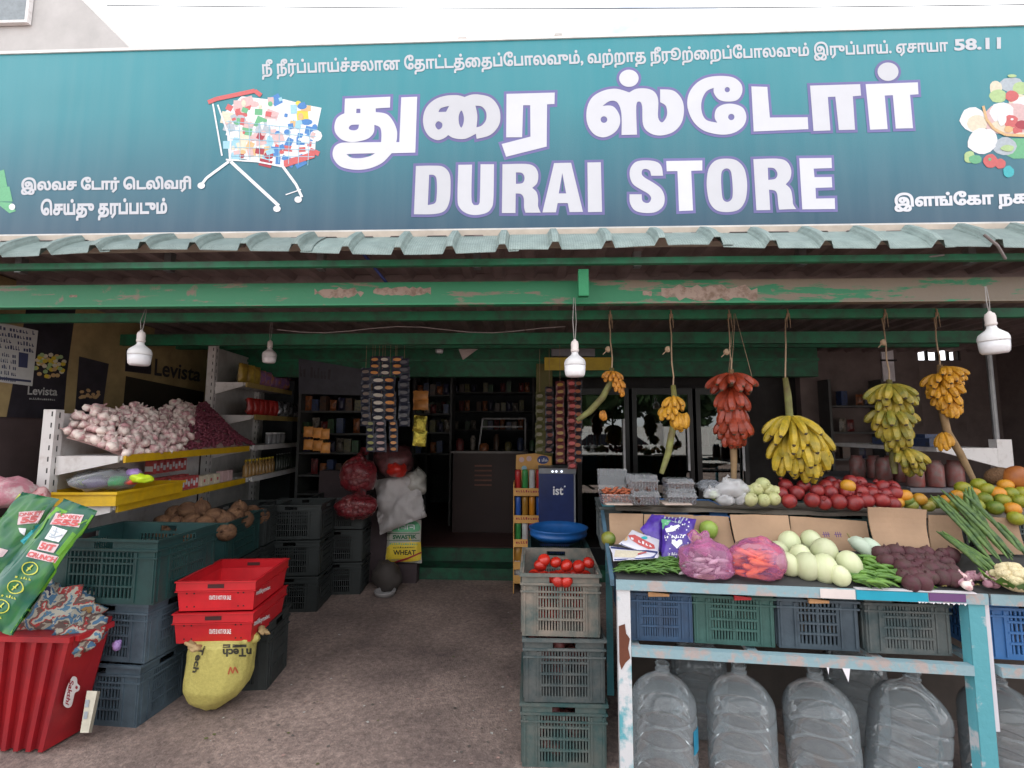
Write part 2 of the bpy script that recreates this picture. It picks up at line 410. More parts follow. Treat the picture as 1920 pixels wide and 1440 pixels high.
dmp = t.nodes.new('ShaderNodeMapping'); dmp.inputs['Scale'].default_value = (9, 1, .8); dn_z = t.nodes.new('ShaderNodeTexNoise'); dn_z.inputs['Scale'].default_value = 1.5; dn_z.inputs['Detail'].default_value = 7
dr = t.nodes.new('ShaderNodeValToRGB'); dr.color_ramp.elements[0].position = .3; dr.color_ramp.elements[1].position = .75; dr.color_ramp.elements[0].color = (0, 0, 0, 1); dr.color_ramp.elements[1].color = (.06, .06, .06, 1)
dm = t.nodes.new('ShaderNodeMixRGB'); dm.inputs[2].default_value = (.42, .46, .46, 1)
L2(co.outputs['Object'], dmp.inputs[0]); L2(dmp.outputs[0], dn_z.inputs['Vector']); L2(dn_z.outputs['Fac'], dr.inputs[0]); L2(dr.outputs[0], dm.inputs[0]); L2(mm.outputs[0], dm.inputs[1]); L2(dm.outputs[0], pb.inputs['Base Color'])
# gentle sag of the stretched vinyl between its battens
wv = t.nodes.new('ShaderNodeTexNoise'); wv.inputs['Scale'].default_value = 1.2; L2(co.outputs['Object'], wv.inputs['Vector'])
bb = t.nodes.new('ShaderNodeBump'); bb.inputs['Strength'].default_value = .5; bb.inputs['Distance'].default_value = .05; L2(wv.outputs['Fac'], bb.inputs['Height']); L2(bb.outputs[0], pb.inputs['Normal'])
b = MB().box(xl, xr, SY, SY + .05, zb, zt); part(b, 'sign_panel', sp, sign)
fm = mat('sign_frame', (.7, .68, .66), .5)
for nm, a in (('frame_rail', (xl - .02, xr + .02, SY - .008, SY + .06, zt, zt + .018)), ('frame_rail', (xl - .02, xr + .02, SY - .008, SY + .06, zb - .022, zb)),
              ('frame_rail', (xl - .02, xl, SY - .008, SY + .06, zb, zt)), ('frame_rail', (xr, xr + .02, SY - .008, SY + .06, zb, zt))):
    part(MB().box(*a), nm, fm, sign)
for x in [xl + .6 + i * .9 for i in range(8)]:     # stay brackets behind the sign
    part(MB().box(x - .02, x + .02, SY + .06, SY + .1, zb - .2, zt - .02), 'back_batten', steel, sign)
for px, py in ((865, 74), (1045, 55)):
    p = at(px, py, SY); part(MB().box(p.x - .02, p.x + .03, SY - .01, SY + .02, zt + .018, zt + .034), 'fixing_clip', fm, sign)

wl = mat('sign_white_print', (.6, .61, .66), .45, var=.04); pl_ = mat('sign_purple_print', (.14, .13, .33), .45, var=.05)
def Z1(l): return [((610 + p[0] * .2396, 110 + p[1] * .2396) + tuple(p[2:])) for p in l]
def Z2(l): return [((1080 + p[0] * .34375, 100 + p[1] * .34375) + tuple(p[2:])) for p in l]
def Z3(l): return [((760 + p[0] * .21875, 280 + p[1] * .21875) + tuple(p[2:])) for p in l]
def Z4(l): return [((1160 + p[0] * .22917, 280 + p[1] * .22917) + tuple(p[2:])) for p in l]
def rect(*c): return [(x, y, 1) for x, y in c]
GL = [
 (Z1, [[(155,315,1),(510,300,1),(507,385,1),(395,392,1),(396,420,1),(480,435),(530,490),(560,560),(562,620),(556,655,1),(580,655,1),(595,305,1),(720,300,1),(705,737,1),(520,742,1),(450,815),(350,860),(240,872),(130,850),(75,800),(58,745),(75,690),(120,662),(180,658,1),(437,655,1),(440,590),(428,540),(385,520,1),(380,580),(340,625),(270,648),(200,655),(130,635),(85,590),(72,540),(85,480),(115,447),(150,430,1)],
       [(245,395,1),(275,395,1),(275,428,1),(243,428,1)], [(185,545),(205,522),(265,518,1),(258,548),(235,562),(200,560)], [(175,757),(190,748),(390,742,1),(350,765),(280,780),(210,778)]]),
 (Z1, [[(1000,288),(1045,290),(1090,303,1),(1140,285),(1200,283),(1290,305),(1350,370),(1370,450),(1355,530),(1290,600),(1185,630,1),(1178,590,1),(1110,625),(1060,632),(1000,622),(962,600,1),(930,625),(880,640),(820,615),(780,560),(765,490),(775,420),(810,360),(870,315),(940,293)],
       [(885,420,1),(905,390),(970,372,1),(945,418,1)], [(862,515),(885,492),(915,510),(912,540),(888,557),(868,542)], [(1065,408),(1083,450),(1083,500),(1065,542),(1047,510),(1045,450)],
       [(1175,370,1),(1225,378),(1258,420),(1258,480),(1225,525),(1183,540,1),(1190,450)]]),
 (Z1, [rect((1418,278),(1795,268),(1793,357),(1735,360),(1732,690),(1415,770),(1380,670),(1605,612),(1603,367),(1548,367),(1540,617),(1415,618))]),
 (Z2, [[(248,447,1),(247,330),(225,270),(185,262),(145,288,1),(200,290),(235,335),(238,390),(208,435),(150,460),(95,440),(60,380),(60,300),(90,240),(150,205),(220,195),(290,215,1),(330,195),(390,195),(430,215),(448,260),(447,350),(470,378),(495,340),(490,290),(458,268,1),(458,198,1),(530,205),(575,250),(588,310),(575,380),(530,430),(460,450),(400,435),(365,390),(360,290),(345,265),(328,290),(332,445,1)], disc2(152,363,18)]),
 (Z2, [disc2(288,138,53,47)]),
 (Z2, [[(790,125),(860,135),(900,170),(905,215),(880,255),(830,265),(780,255),(752,220),(750,190,1),(710,210),(685,260),(685,320),(710,365),(770,380,1),(755,350),(765,305),(805,280),(860,278),(910,300),(928,350),(910,400),(860,435),(790,445),(700,425),(640,375),(608,300),(612,230),(650,170),(710,135)], disc2(824,200,14), disc2(846,349,17)]),
 (Z2, [rect((955,182),(1042,185),(1056,352),(1262,350),(1266,415),(968,428))]),
 (Z2, [rect((1275,178),(1548,170),(1553,232),(1508,236),(1520,418),(1432,420),(1413,238),(1372,240),(1386,422),(1294,425))]),
 (Z2, [rect((1578,170),(1862,160),(1866,225),(1820,228),(1836,410),(1742,412),(1726,230),(1682,232),(1698,415),(1602,418))]),
 (Z2, [disc2(1700,102,57,50)]),
 (Z3, [[(92,145,1),(230,142),(325,152),(380,215),(388,330),(378,450),(335,530),(240,557),(75,558,1)], [(205,220,1),(250,225),(270,270),(270,400),(255,462),(193,480,1)]]),
 (Z3, [[(455,135,1),(572,133,1),(567,410),(580,470),(605,480),(632,470),(640,410),(645,130,1),(760,130,1),(755,430),(735,510),(690,548),(600,565),(520,548),(465,500),(448,420)]]),
 (Z3, [[(833,130,1),(1030,127),(1105,150),(1138,210),(1130,290),(1088,332,1),(1125,370),(1138,430),(1138,490),(1160,545,1),(1030,545,1),(1018,500),(1015,420),(990,385),(946,380,1),(944,548,1),(828,548,1)], [(948,200,1),(1000,205),(1022,245),(1005,290),(948,298,1)]]),
 (Z3, [rect((1275,120),(1420,117),(1522,538),(1408,540),(1392,463),(1305,463),(1290,542),(1175,543)), rect((1345,205),(1378,380),(1315,380))]),
 (Z3, [rect((1560,115),(1675,113),(1685,538),(1565,540))]),
 (Z4, [[(265,218,1),(362,218,1),(350,145),(310,105),(225,92),(140,105),(95,160),(92,230),(120,290),(180,330),(240,365),(265,400),(250,435),(220,440),(192,420),(187,370,1),(88,370,1),(92,440),(130,500),(210,522),(300,515),(360,470),(375,400),(350,330),(290,280),(215,235),(188,205),(195,170),(225,163),(255,180)]]),
 (Z4, [rect((388,98),(683,93),(683,175),(592,178),(607,502),(493,507),(480,180),(392,182))]),
 (Z4, [[(880,78),(960,92),(1020,150),(1045,240),(1048,340),(1030,430),(980,495),(890,515),(800,500),(745,440),(722,340),(720,240),(740,150),(795,92)], [(880,158),(912,175),(925,230),(932,340),(925,405),(890,432),(855,415),(842,360),(836,240),(845,180)]]),
 (Z4, [[(1100,83,1),(1290,78),(1370,100),(1408,165),(1402,240),(1365,288,1),(1405,330),(1420,400),(1425,450),(1450,490,1),(1310,495,1),(1302,440),(1295,370),(1275,340),(1228,332,1),(1238,498,1),(1125,500,1)], [(1218,152,1),(1270,158),(1297,200),(1280,242),(1222,252,1)]]),
 (Z4, [rect((1475,75),(1738,72),(1742,155),(1593,160),(1600,230),(1740,228),(1745,313),(1608,318),(1612,405),(1765,402),(1768,490),(1500,493))]),
]
for gi, (zf, loops) in enumerate(GL):
    lp = [smooth_poly(zf(l)) for l in loops]
    if area(lp[0]) > 0: lp[0] = lp[0][::-1]
    mb = MB().use(wl); vs, fs = filled(lp[:1], lp[1:]); onto(mb, vs, fs, sf, .0026)
    mb.use(pl_); vs, fs = filled([fat(lp[0], 5.2)], [fat(h if area(h) < 0 else h[::-1], -4.) for h in lp[1:] if abs(area(h)) > 260]); onto(mb, vs, fs, sf, .0006 + .0001 * (gi % 12))
    part(mb, 'raised_letter', None, sign)
mb = MB()
qtext(mb, tam('நீ நீர்ப்பாய்ச்சலான தோட்டத்தைப்போலவும், வற்றாத நீரூற்றைப்போலவும் இருப்பாய். ஏசாயா'), [(490, 112), (1776, 71), (1778, 106), (492, 150)], sf, .002, .03)
qtext(mb, '58.11', [(1788, 74), (1876, 70), (1876, 92), (1789, 96)], sf, .002, .04)
part(mb, 'verse_lettering', wl, sign)
mb = MB()
qtext(mb, tam('இலவச டோர் டெலிவரி'), [(40, 333), (359, 330), (359, 363), (40, 366)], sf, .002, .045)
qtext(mb, tam('செய்து தரப்படும்'), [(77, 373), (314, 370), (314, 412), (77, 415)], sf, .002, .045)
part(mb, 'delivery_lettering', wl, sign)
mb = MB(); qtext(mb, tam('இளங்கோ நகர்'), [(1675, 362), (1948, 354), (1950, 390), (1677, 398)], sf, .002, .045); part(mb, 'address_lettering', wl, sign)
# printed shopping trolley full of groceries
PR = {k: mat('print_' + k, c, .45, var=.15, vs=90) for k, c in dict(red=(.55, .10, .10), white=(.75, .75, .78), pink=(.62, .42, .42), blue=(.05, .2, .5), sky=(.3, .55, .68), orange=(.66, .42, .2), cream=(.7, .62, .48), green=(.12, .4, .2), lgreen=(.4, .55, .25), teal=(.03, .4, .45), grey=(.4, .45, .5), navy=(.03, .05, .2), maroon=(.35, .02, .04), black=(.02, .02, .02), yellow=(.75, .55, .05)).items()}
mb = MB()
def C5(x, y): return (370 + x * .1805, 150 + y * .1805)
rnd = random.Random(3); e0 = .0008
mb.use(PR['white'])
basket = [C5(*p) for p in ((290,330),(460,170),(720,200),(900,200),(1130,260),(1290,290),(1250,480),(1230,640),(1220,800),(900,915),(480,820),(330,820))]
vs, fs = filled([basket]); onto(mb, vs, fs, sf, e0)
# jumbled cartons, tins and bags inside the outline
for i in range(120):
    while 1:
        x, y = rnd.uniform(280, 1270), rnd.uniform(200, 900)
        if inside(C5(x, y), basket): break
    big_ = 1.7 - i / 110; ww, hh, a = rnd.uniform(40, 95) * big_, rnd.uniform(40, 90) * big_, rnd.uniform(-.5, .5)
    low = y > 560; right = x > 800
    k = rnd.choice((['red', 'red', 'white', 'pink', 'blue', 'blue'] if right else ['cream', 'pink', 'white', 'orange', 'sky', 'maroon']) if low else (['sky', 'orange', 'red', 'white', 'blue', 'grey', 'yellow'] if right else ['white', 'white', 'cream', 'pink', 'grey', 'green', 'red']))
    mb.use(PR[k]); q = [(x + cos(a) * u * ww - sin(a) * v * hh, y + sin(a) * u * ww + cos(a) * v * hh) for u, v in ((-.5, -.5), (.5, -.5), (.5, .5), (-.5, .5))]
    if rnd.random() < .3: q = disc2(x, y, ww * .5, hh * .5, 10)
    onto(mb, [C5(*p) for p in q], [tuple(range(len(q)))], sf, e0 + .0001 + i * .000012)
e1 = .0028
mb.use(PR['red']); vs, fs = filled([[C5(*p) for p in ((900,840),(1225,740),(1220,810),(900,915))]]); onto(mb, vs, fs, sf, e1)
stroke(mb, [C5(*p) for p in ((115,235),(200,200),(600,115),(665,165))], 8, sf, e1)
mb.use(PR['sky'])
for k in range(9): stroke(mb, [C5(330 + k * 105, 420 + k * 12), C5(350 + k * 100, 825 + k * 8)], 1.1, sf, e1 + .0001)
for k in range(5): stroke(mb, [C5(300 + k * 14, 430 + k * 90), C5(1240 - k * 6, 520 + k * 70)], 1.1, sf, e1 + .0002)
mb.use(PR['white'])
for l, w_ in ((((165,250),(260,790)), 3), (((215,260),(350,640),(340,850)), 3), (((330,850),(100,1020),(40,1100)), 5), (((350,850),(600,1080),(850,1310)), 6), (((890,900),(1030,1090),(1090,1220)), 5), (((920,1195),(1080,1140)), 2), (((300,830),(620,850),(880,900)), 3)):
    stroke(mb, [C5(*p) for p in l], w_, sf, e1 + .0004)
for p in ((45, 1100), (830, 1340), (1050, 1245)):
    c = C5(*p); vs, fs = filled([disc2(c[0], c[1], 7, 6)]); onto(mb, vs, fs, sf, e1 + .0006)
part(mb, 'printed_trolley', None, sign)
# printed vegetables at the right end
mb = MB()
def V7(x, y): return (1780 + x * .2083, 120 + y * .2083)
def blobp(k, x, y, rx, ry, e, n=14, j=.08):
    mb.use(PR[k]); q = [(p[0] + rnd.uniform(-j, j) * rx, p[1] + rnd.uniform(-j, j) * ry) for p in disc2(x, y, rx, ry, n)]
    vs, fs = filled([[V7(*p) for p in q]]); onto(mb, vs, fs, sf, e)
ee = .0006
for k, x, y, rx, ry in (('grey',560,190,110,70),('cream',420,220,55,70),('lgreen',440,290,80,60),('lgreen',640,220,70,60),('cream',620,330,90,60),('white',690,380,120,90),
    ('green',620,760,180,90),('grey',500,740,110,80),('pink',560,500,260,150),('white',470,440,110,90),('cream',520,560,160,60),('red',560,290,60,52),('white',210,505,118,110),('cream',250,540,90,80),('white',290,700,130,120),('white',350,680,80,90),
    ('lgreen',180,840,50,55),('green',230,860,60,40),('red',370,875,66,64),('red',455,900,50,45),('teal',530,970,50,52),('red',550,520,66,60),('orange',530,590,40,30),('red',610,600,45,40),('maroon',650,550,60,40),('white',470,500,40,60),('green',360,860,14,14),('white',560,500,14,10),('lgreen',520,760,60,30),('cream',640,640,60,20),('lgreen',560,110,40,14)):
    blobp(k, x, y, rx, ry, ee); ee += .00008
mb.use(PR['orange']); stroke(mb, [V7(*p) for p in ((300,380),(330,500),(400,590),(500,640),(690,650))], 5, sf, ee)
part(mb, 'printed_vegetables', None, sign)
mb = MB().use(PR['green'])
for a in (((-30, 330), (8, 318), (14, 350), (-20, 352)), ((-20, 352), (18, 350), (24, 378), (-20, 378)), ((-10, 378), (22, 380), (30, 396), (18, 400), (-10, 392))):
    onto(mb, a, [(0, 1, 2, 3)], sf, .001)
mb.use(PR['white']); vs, fs = filled([disc2(23, 388, 6)]); onto(mb, vs, fs, sf, .0014); part(mb, 'printed_scooter', None, sign)

# ---- sloping skirt of ribbed translucent sheets under the sign
lipY, lipz = 2.25, at(1000, 468, 2.25).z; topY, topz = 2.43, at(1000, 441, 2.43).z
skirt = thing('awning_skirt', 'row of pale green ribbed translucent sheets sloping below the shop sign', 'awning', (0, lipY, lipz))
pitch = .262
for k in range(6):
    mb = MB(); x0 = -3.25 + k * pitch * 4 ; V = []; NS = 7
    prof = []
    for i in range(4):
        a = x0 + i * pitch; prof += [(a, 0), (a + .05, 0), (a + .10, .0), (a + .15, 0), (a + .195, 0), (a + .215, .026), (a + .245, .026)]
    prof.append((x0 + 4 * pitch, 0)); prof.append((x0 + 4 * pitch + .05, .001)) ; wob = rnd.uniform(-.01, .01)
    for side in (0, .004):
        for j in range(NS):
            t_ = j / (NS - 1); y = lipY + (topY - lipY) * t_; z = lipz + (topz - lipz) * (t_ ** .75)
            if j == 0: z -= .0; y -= .0
            for (px_, h) in prof:
                nx = noise.noise((px_ * 2.1, k, t_)) * .012 * (1 - t_)
                nz_ = noise.noise((px_ * 1.7 + 9, k * .3, 0)) * .02 * (1 - t_) + .012 * (1 - t_) * sin(px_ * 2.3)
                V.append((px_ + nx, y - h * .5, z + h * (1 + .3 * (1 - t_)) + nz_ - side + (k % 2) * .005))
    m_ = len(prof); F_ = []
    for j in range(NS - 1):
        for i in range(m_ - 1):
            a = j * m_ + i; F_.append((a, a + 1, a + m_ + 1, a + m_)); o = NS * m_; F_.append((o + a, o + a + m_, o + a + m_ + 1, o + a + 1))
    o = NS * m_
    for i in range(m_ - 1): F_.append((i, o + i, o + i + 1, i + 1)); a = (NS - 1) * m_ + i; F_.append((a, a + 1, o + a + 1, o + a))
    mb.add(V, F_); s_ = part(mb, 'ribbed_sheet', skirtm, skirt)
part(MB().box(-3.6, 3.4, 2.452, 2.466, topz - .06, zb - .026), 'fascia_board', mat('beige_board', (.5, .43, .36), .7, vs=6), skirt)
# ---- awning roof: steel frame and corrugated sheets
roof = thing('awning_roof', 'corrugated steel awning roof on green painted beams over the shop front', 'roof', (0, 2.6, 2.6))
def bar(nm, x0, x1, y0, y1, z0, z1, m=green): return part(MB().box(x0, x1, y0, y1, z0, z1), nm, m, roof)
bz1 = at(1000, 527, 2.5).z; bz0 = at(1000, 569, 2.5).z
beamm = mat('beam_paint', (.022, .20, .09), .5, vs=7, c2=(.2, .15, .11), thr=(.30, .36), bump=.25, bs=30)
# rust and bare primer patches along the beam: a wear mask with its own shape
t = beamm.node_tree; pb = t.nodes['Principled BSDF']; src = pb.inputs['Base Color'].links[0].from_socket; lk = t.links.new
co = t.nodes.new('ShaderNodeTexCoord'); mpn = t.nodes.new('ShaderNodeMapping'); mpn.inputs['Scale'].default_value = (1.4, 1, 9); lk(co.outputs['Object'], mpn.inputs[0])
n1 = t.nodes.new('ShaderNodeTexNoise'); n1.inputs['Scale'].default_value = 1.6; n1.inputs['Detail'].default_value = 9; n1.inputs['Roughness'].default_value = .7; lk(mpn.outputs[0], n1.inputs['Vector'])
sx = t.nodes.new('ShaderNodeSeparateXYZ'); lk(co.outputs['Object'], sx.inputs[0]); mr = t.nodes.new('ShaderNodeMapRange'); mr.inputs[1].default_value = 0; mr.inputs[2].default_value = 2.2; mr.inputs[3].default_value = 0; mr.inputs[4].default_value = .13
lk(sx.outputs[0], mr.inputs[0]); ad = t.nodes.new('ShaderNodeMath'); ad.operation = 'ADD'; lk(n1.outputs['Fac'], ad.inputs[0]); lk(mr.outputs[0], ad.inputs[1])
r1 = t.nodes.new('ShaderNodeValToRGB'); r1.color_ramp.elements[0].position = .56; r1.color_ramp.elements[1].position = .6; lk(ad.outputs[0], r1.inputs[0])
mm = t.nodes.new('ShaderNodeMixRGB'); mm.inputs[2].default_value = (.19, .15, .11, 1); lk(r1.outputs[0], mm.inputs[0]); lk(src, mm.inputs[1]); lk(mm.outputs[0], pb.inputs['Base Color'])
bar('main_beam', -3.7, 3.5, 2.5, 2.56, bz0, bz1, beamm)
bar('beam_flange', -3.7, 3.5, 2.488, 2.498, bz0 - .006, bz0 + .004, beamm)
rustm = mat('bare_primer', (.3, .22, .18), .7, vs=30, c2=(.17, .11, .08), thr=(.35, .55))
bs_ = plane((0, 2.5, 0), (0, 1, 0)); mb = MB()
def patch(x0, x1, y0, y1, n=16):
    pts = []
    for i in range(n + 1): u = i / n; pts.append((x0 + (x1 - x0) * u, y0 + rnd.uniform(0, .5) * (y1 - y0) * (.5 if .15 < u < .85 else 1)))
    for i in range(n + 1): u = 1 - i / n; pts.append((x0 + (x1 - x0) * u, y1 - rnd.uniform(0, .5) * (y1 - y0) * (.5 if .15 < u < .85 else 1)))
    vs, fs = filled([pts]); onto(mb, vs, fs, bs_, .001)
patch(590, 682, 538, 560); patch(700, 808, 537, 556); patch(1240, 1420, 533, 566); patch(1205, 1222, 545, 556, 5); patch(130, 145, 552, 558, 4)
part(mb, 'bare_patch', rustm, roof)
lz = lipz - .012
bar('purlin', -3.7, 3.5, 2.34, 2.37, lz - .03, lz + .002, greend)
bar('strut', *(lambda p: (p.x - .026, p.x + .026))(at(1092, 500, 2.42)), 2.372, 2.41, bz1 - .12, lz - .047, green)
zr = 2.63
bar('purlin', -3.7, 3.6, 3.0, 3.05, zr - .075, zr - .012, galv)
pA = at(1000, 600, 2.9).z; pA1 = at(1000, 584, 2.9).z
bar('purlin', -3.7, 3.6, 2.88, 2.92, pA, pA1, greend); RAILZ = (pA + pA1) / 2
bar('purlin', -3.7, 3.9, 3.95, 4.0, at(0, 648, 3.95).z, at(0, 628, 3.95).z, greend)
bar('purlin', -3.9, 4.2, 4.7, 4.75, 2.42, 2.5, greend)
# corrugated sheets, running front to back
for k in range(10):
    mb = MB(); x0 = -4.3 + k * 1.0; prof = []
    for i in range(5): a = x0 + i * .2; prof += [(a, 0), (a + .05, .0), (a + .075, -.035), (a + .125, -.035), (a + .15, 0)]
    prof += [(x0 + 1.0, 0), (x0 + 1.048, 0)]; V = []; m_ = len(prof)
    off = (k % 2) * .004
    for side in (0, .003):
        for y in (2.42, 5.75):
            for (a, h) in prof: V.append((a, y, zr + h + off + side - (y - 2.42) * .02))
    F_ = [(i, i + m_, i + m_ + 1, i + 1) for i in range(m_ - 1)] + [(2 * m_ + i, 2 * m_ + i + 1, 3 * m_ + i + 1, 3 * m_ + i) for i in range(m_ - 1)] + [(i, i + 1, 2 * m_ + i + 1, 2 * m_ + i) for i in range(m_ - 1)]
    mb.add(V, F_); part(mb, 'roof_sheet', galv, roof)
mb = MB().tube([at(665, 455, 2.4), at(725, 530, 2.55)], .008, 6); part(mb, 'tie_strap', mat('blue_strap', (.02, .04, .2), .6), roof)
mb = MB().box(-3.7, -3.66, 2.42, 5.7, 2.5, zr - .002); part(mb, 'side_flashing', galv, roof)
# steel posts carrying the awning
for nm, px, Y, w_ in (('awning_post', 1857, 3.6, .03),):
    p = at(px, 700, Y); o = MB().tube([(p.x, Y, 0), (p.x, Y, 2.6)], w_ * .6, 10).build(nm, steel); tag(o, 'thin grey steel post at the right, behind the upright of the white rack', 'post')

# ---- side walls, shop front, room behind
wb = Vector((-3.632, 4.0, 0)); wd = Vector((-.107, 1, 0)).normalized(); wn = Vector((wd.y, -wd.x, 0))
def wallpt(s, z, o=0): p = wb + wd * s + wn * o; return (p.x, p.y, z)
mb = MB(); mb.hexa([wallpt(-1.6, 0, -.12), wallpt(3.9, 0, -.12), wallpt(3.9, 0, 0), wallpt(-1.6, 0, 0)], [wallpt(-1.6, 2.6, -.12), wallpt(3.9, 2.6, -.12), wallpt(3.9, 2.6, 0), wallpt(-1.6, 2.6, 0)])
tag(mb.build('side_wall', mat('maroon_brown_wall', (.09, .06, .06), .8, vs=5)), 'dark brown side wall at the left edge, behind the printed banner', 'wall')
wallS = plane(wallpt(0, 0, .0), wn)
def W(px, py): return (px, py)
ban = thing('wall_banner', 'tan and dark brown printed coffee banner on the left side wall', 'banner', wallpt(-1.3, 1.67))
tan = mat('banner_tan', (.46, .34, .16), .6, vs=3, var=.4); bdark = mat('banner_dark', (.035, .03, .04), .5, var=.5, vs=6)
def bp(pts, m, nm, e): mb = MB().use(m); vs, fs = filled([pts]); onto(mb, vs, fs, wallS, e); return part(mb, nm, None, ban)
mb = MB(); q0, q1 = wallpt(-1.5, 1.67, .004), wallpt(1.9, 1.67, .004); mb.hexa([q0, q1, wallpt(1.9, 1.67, .012), wallpt(-1.5, 1.67, .012)], [wallpt(-1.5, 2.6, .004), wallpt(1.9, 2.6, .004), wallpt(1.9, 2.6, .012), wallpt(-1.5, 2.6, .012)])
part(mb, 'banner_sheet', tan, ban)
bp([(48, 560), (140, 568), (122, 700), (115, 786), (8, 782), (35, 640)], bdark, 'printed_pack', .014)
bp([(145, 668), (201, 682), (186, 788), (136, 786)], bdark, 'printed_pack', .014)
bp([(233, 705), (380, 735), (376, 790), (225, 790)], mat('banner_mid', (.03, .024, .016), .6), 'printed_shade', .014)
bp([(233, 654), (282, 668), (280, 702), (231, 696)], bdark, 'printed_block', .015)
mb = MB()
for i in range(46):
    a, r_ = rnd.uniform(0, 6.28), sqrt(rnd.random()); x, y = 88 + 32 * r_ * cos(a), 684 + 27 * r_ * sin(a) * .85
    mb.use(PR[rnd.choice(['yellow', 'lgreen', 'cream', 'orange'])]); vs, fs = filled([disc2(x, y, 5, 4, 7, a)]); onto(mb, vs, fs, wallS, .0155 + i * .00003)
for i in range(18):
    x, y = 164 + rnd.uniform(-18, 18), 738 + rnd.uniform(-7, 8); mb.use(PR['orange']); vs, fs = filled([disc2(x, y, 4, 3, 6)]); onto(mb, vs, fs, wallS, .0155 + i * .00003)
part(mb, 'printed_beans', None, ban)['kind'] = 'stuff'
mb = MB(); qtext(mb, 'Levista', [(48, 724), (104, 727), (103, 742), (47, 740)], wallS, .016, .02); qmarks(mb, 13, [(50, 745), (100, 747), (100, 751), (50, 749)], wallS, .016)
part(mb, 'brand_lettering', mat('banner_ink_white', (.5, .5, .48), .5), ban)
mb = MB(); qtext(mb, 'Levista', [(288, 672), (376, 690), (372, 716), (286, 704)], wallS, .016, .02); part(mb, 'brand_lettering', bdark, ban)
notice = thing('price_notice', 'white printed paper notice taped over the coffee banner at the left edge', 'notice', wallpt(-1, 1.9))
mb = MB(); vs = [(-40, 597), (66, 620), (55, 724), (-40, 712)]; onto(mb, vs, [(0, 1, 2, 3)], wallS, .02); part(mb, 'paper_sheet', mat('paper_white', (.62, .62, .6), .8, var=.08), notice)
ink = mat('dark_ink', (.05, .06, .13), .7, var=.1); mb = MB()
lines = range(9)
for i, s_ in enumerate(lines):
    y0 = 612 + i * 11.3 + (4 if i > 3 else 0); x1 = (60 - i * .9) if i < 4 else 24
    qmarks(mb, 16 + i % 4, [(-38, y0 - 7), (x1, y0 + (x1 + 38) * .155 - 7), (x1, y0 + (x1 + 38) * .155 + 1), (-38, y0 + 1)], wallS, .022, i * 7)
onto(mb, [(29, 660), (47, 663), (45, 690), (28, 688)], [(0, 1, 2, 3)], wallS, .022)
onto(mb, [(-38, 708), (52, 717), (52, 713), (-38, 703)], [(0, 1, 2, 3)], wallS, .022); part(mb, 'printed_text', ink, notice)['kind'] = 'stuff'

FY = 5.3      # shop front line
wx1 = wb.x + wd.x * 1.3 / wd.y
front = thing('shop_building', 'dark shop front wall with deep green lintel behind the produce and fridges', 'building', (0, FY, 0))
def fb(nm, x0, x1, y0, y1, z0, z1, m): return part(MB().box(x0, x1, y0, y1, z0, z1), nm, m, front)
lb = at(900, 706, FY).z; lt_ = at(900, 640, FY).z
fb('lintel', -4.2, 3.2, FY, FY + .12, lb, lt_ + .1, greend); fb('lintel_moulding', -4.2, 3.2, FY - .03, FY - .002, lb + .17, lb + .2, greend)
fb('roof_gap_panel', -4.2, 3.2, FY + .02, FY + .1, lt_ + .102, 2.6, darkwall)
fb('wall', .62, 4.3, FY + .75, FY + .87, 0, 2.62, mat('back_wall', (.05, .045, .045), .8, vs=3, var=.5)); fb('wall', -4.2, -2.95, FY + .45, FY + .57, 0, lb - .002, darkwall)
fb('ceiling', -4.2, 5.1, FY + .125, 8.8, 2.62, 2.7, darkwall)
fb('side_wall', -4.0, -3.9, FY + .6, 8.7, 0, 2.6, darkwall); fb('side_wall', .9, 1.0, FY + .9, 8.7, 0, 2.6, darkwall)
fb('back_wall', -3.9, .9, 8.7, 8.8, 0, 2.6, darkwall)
# right-hand bay: wall with the small barred window
RX = 4.35
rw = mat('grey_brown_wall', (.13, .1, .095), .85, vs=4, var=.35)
w0, w1 = at(1722, 676, FY + .4), at(1798, 632, FY + .4)
Yw = FY + .4
fb('bay_wall', 3.22, w0.x, Yw, Yw + .1, 0, 2.62, rw) if w0.x > 3.22 else None
fb('bay_wall', max(3.22, w0.x), w1.x, Yw, Yw + .1, 0, w0.z, rw); fb('bay_wall', max(3.22, w0.x), w1.x, Yw, Yw + .1, w1.z, 2.58, rw); fb('bay_wall', w1.x, 6.2, Yw, Yw + .1, 0, 2.58, rw)
rwall = MB().box(5.5, 5.62, 2.7, Yw, 0, 2.58).build('side_wall', rw); tag(rwall, 'grey brown side wall closing the shop bay at the right edge', 'wall')
win = thing('barred_window', 'small barred window with daylight, high on the dark wall behind the bananas', 'window', (w0.x, Yw, w0.z))
for i in range(5):
    x = w0.x + (w1.x - w0.x) * i / 4; part(MB().box(x - .012, x + .012, Yw + .02, Yw + .05, w0.z, w1.z), 'bar', black, win)
for i in range(3):
    z = w0.z + (w1.z - w0.z) * i / 2; part(MB().box(w0.x, w1.x, Yw + .052, Yw + .07, z - .012, z + .012), 'cross_bar', black, win)
stepm = mat('step_green', (.01, .10, .05), .6, vs=7, c2=(.02, .035, .025), thr=(.35, .6))
# steps and raised floor of the room
for nm, y0, y1, z1, m in (('step', 5.15, 5.42, .12, stepm), ('step', 5.422, 8.69, .26, stepm)):
    fb(nm, -3.0, .9, y0, y1, .0, z1, m)
fb('floor', -3.0, .9, 5.46, 8.69, .262, .268, mat('red_floor', (.09, .04, .035), .5))
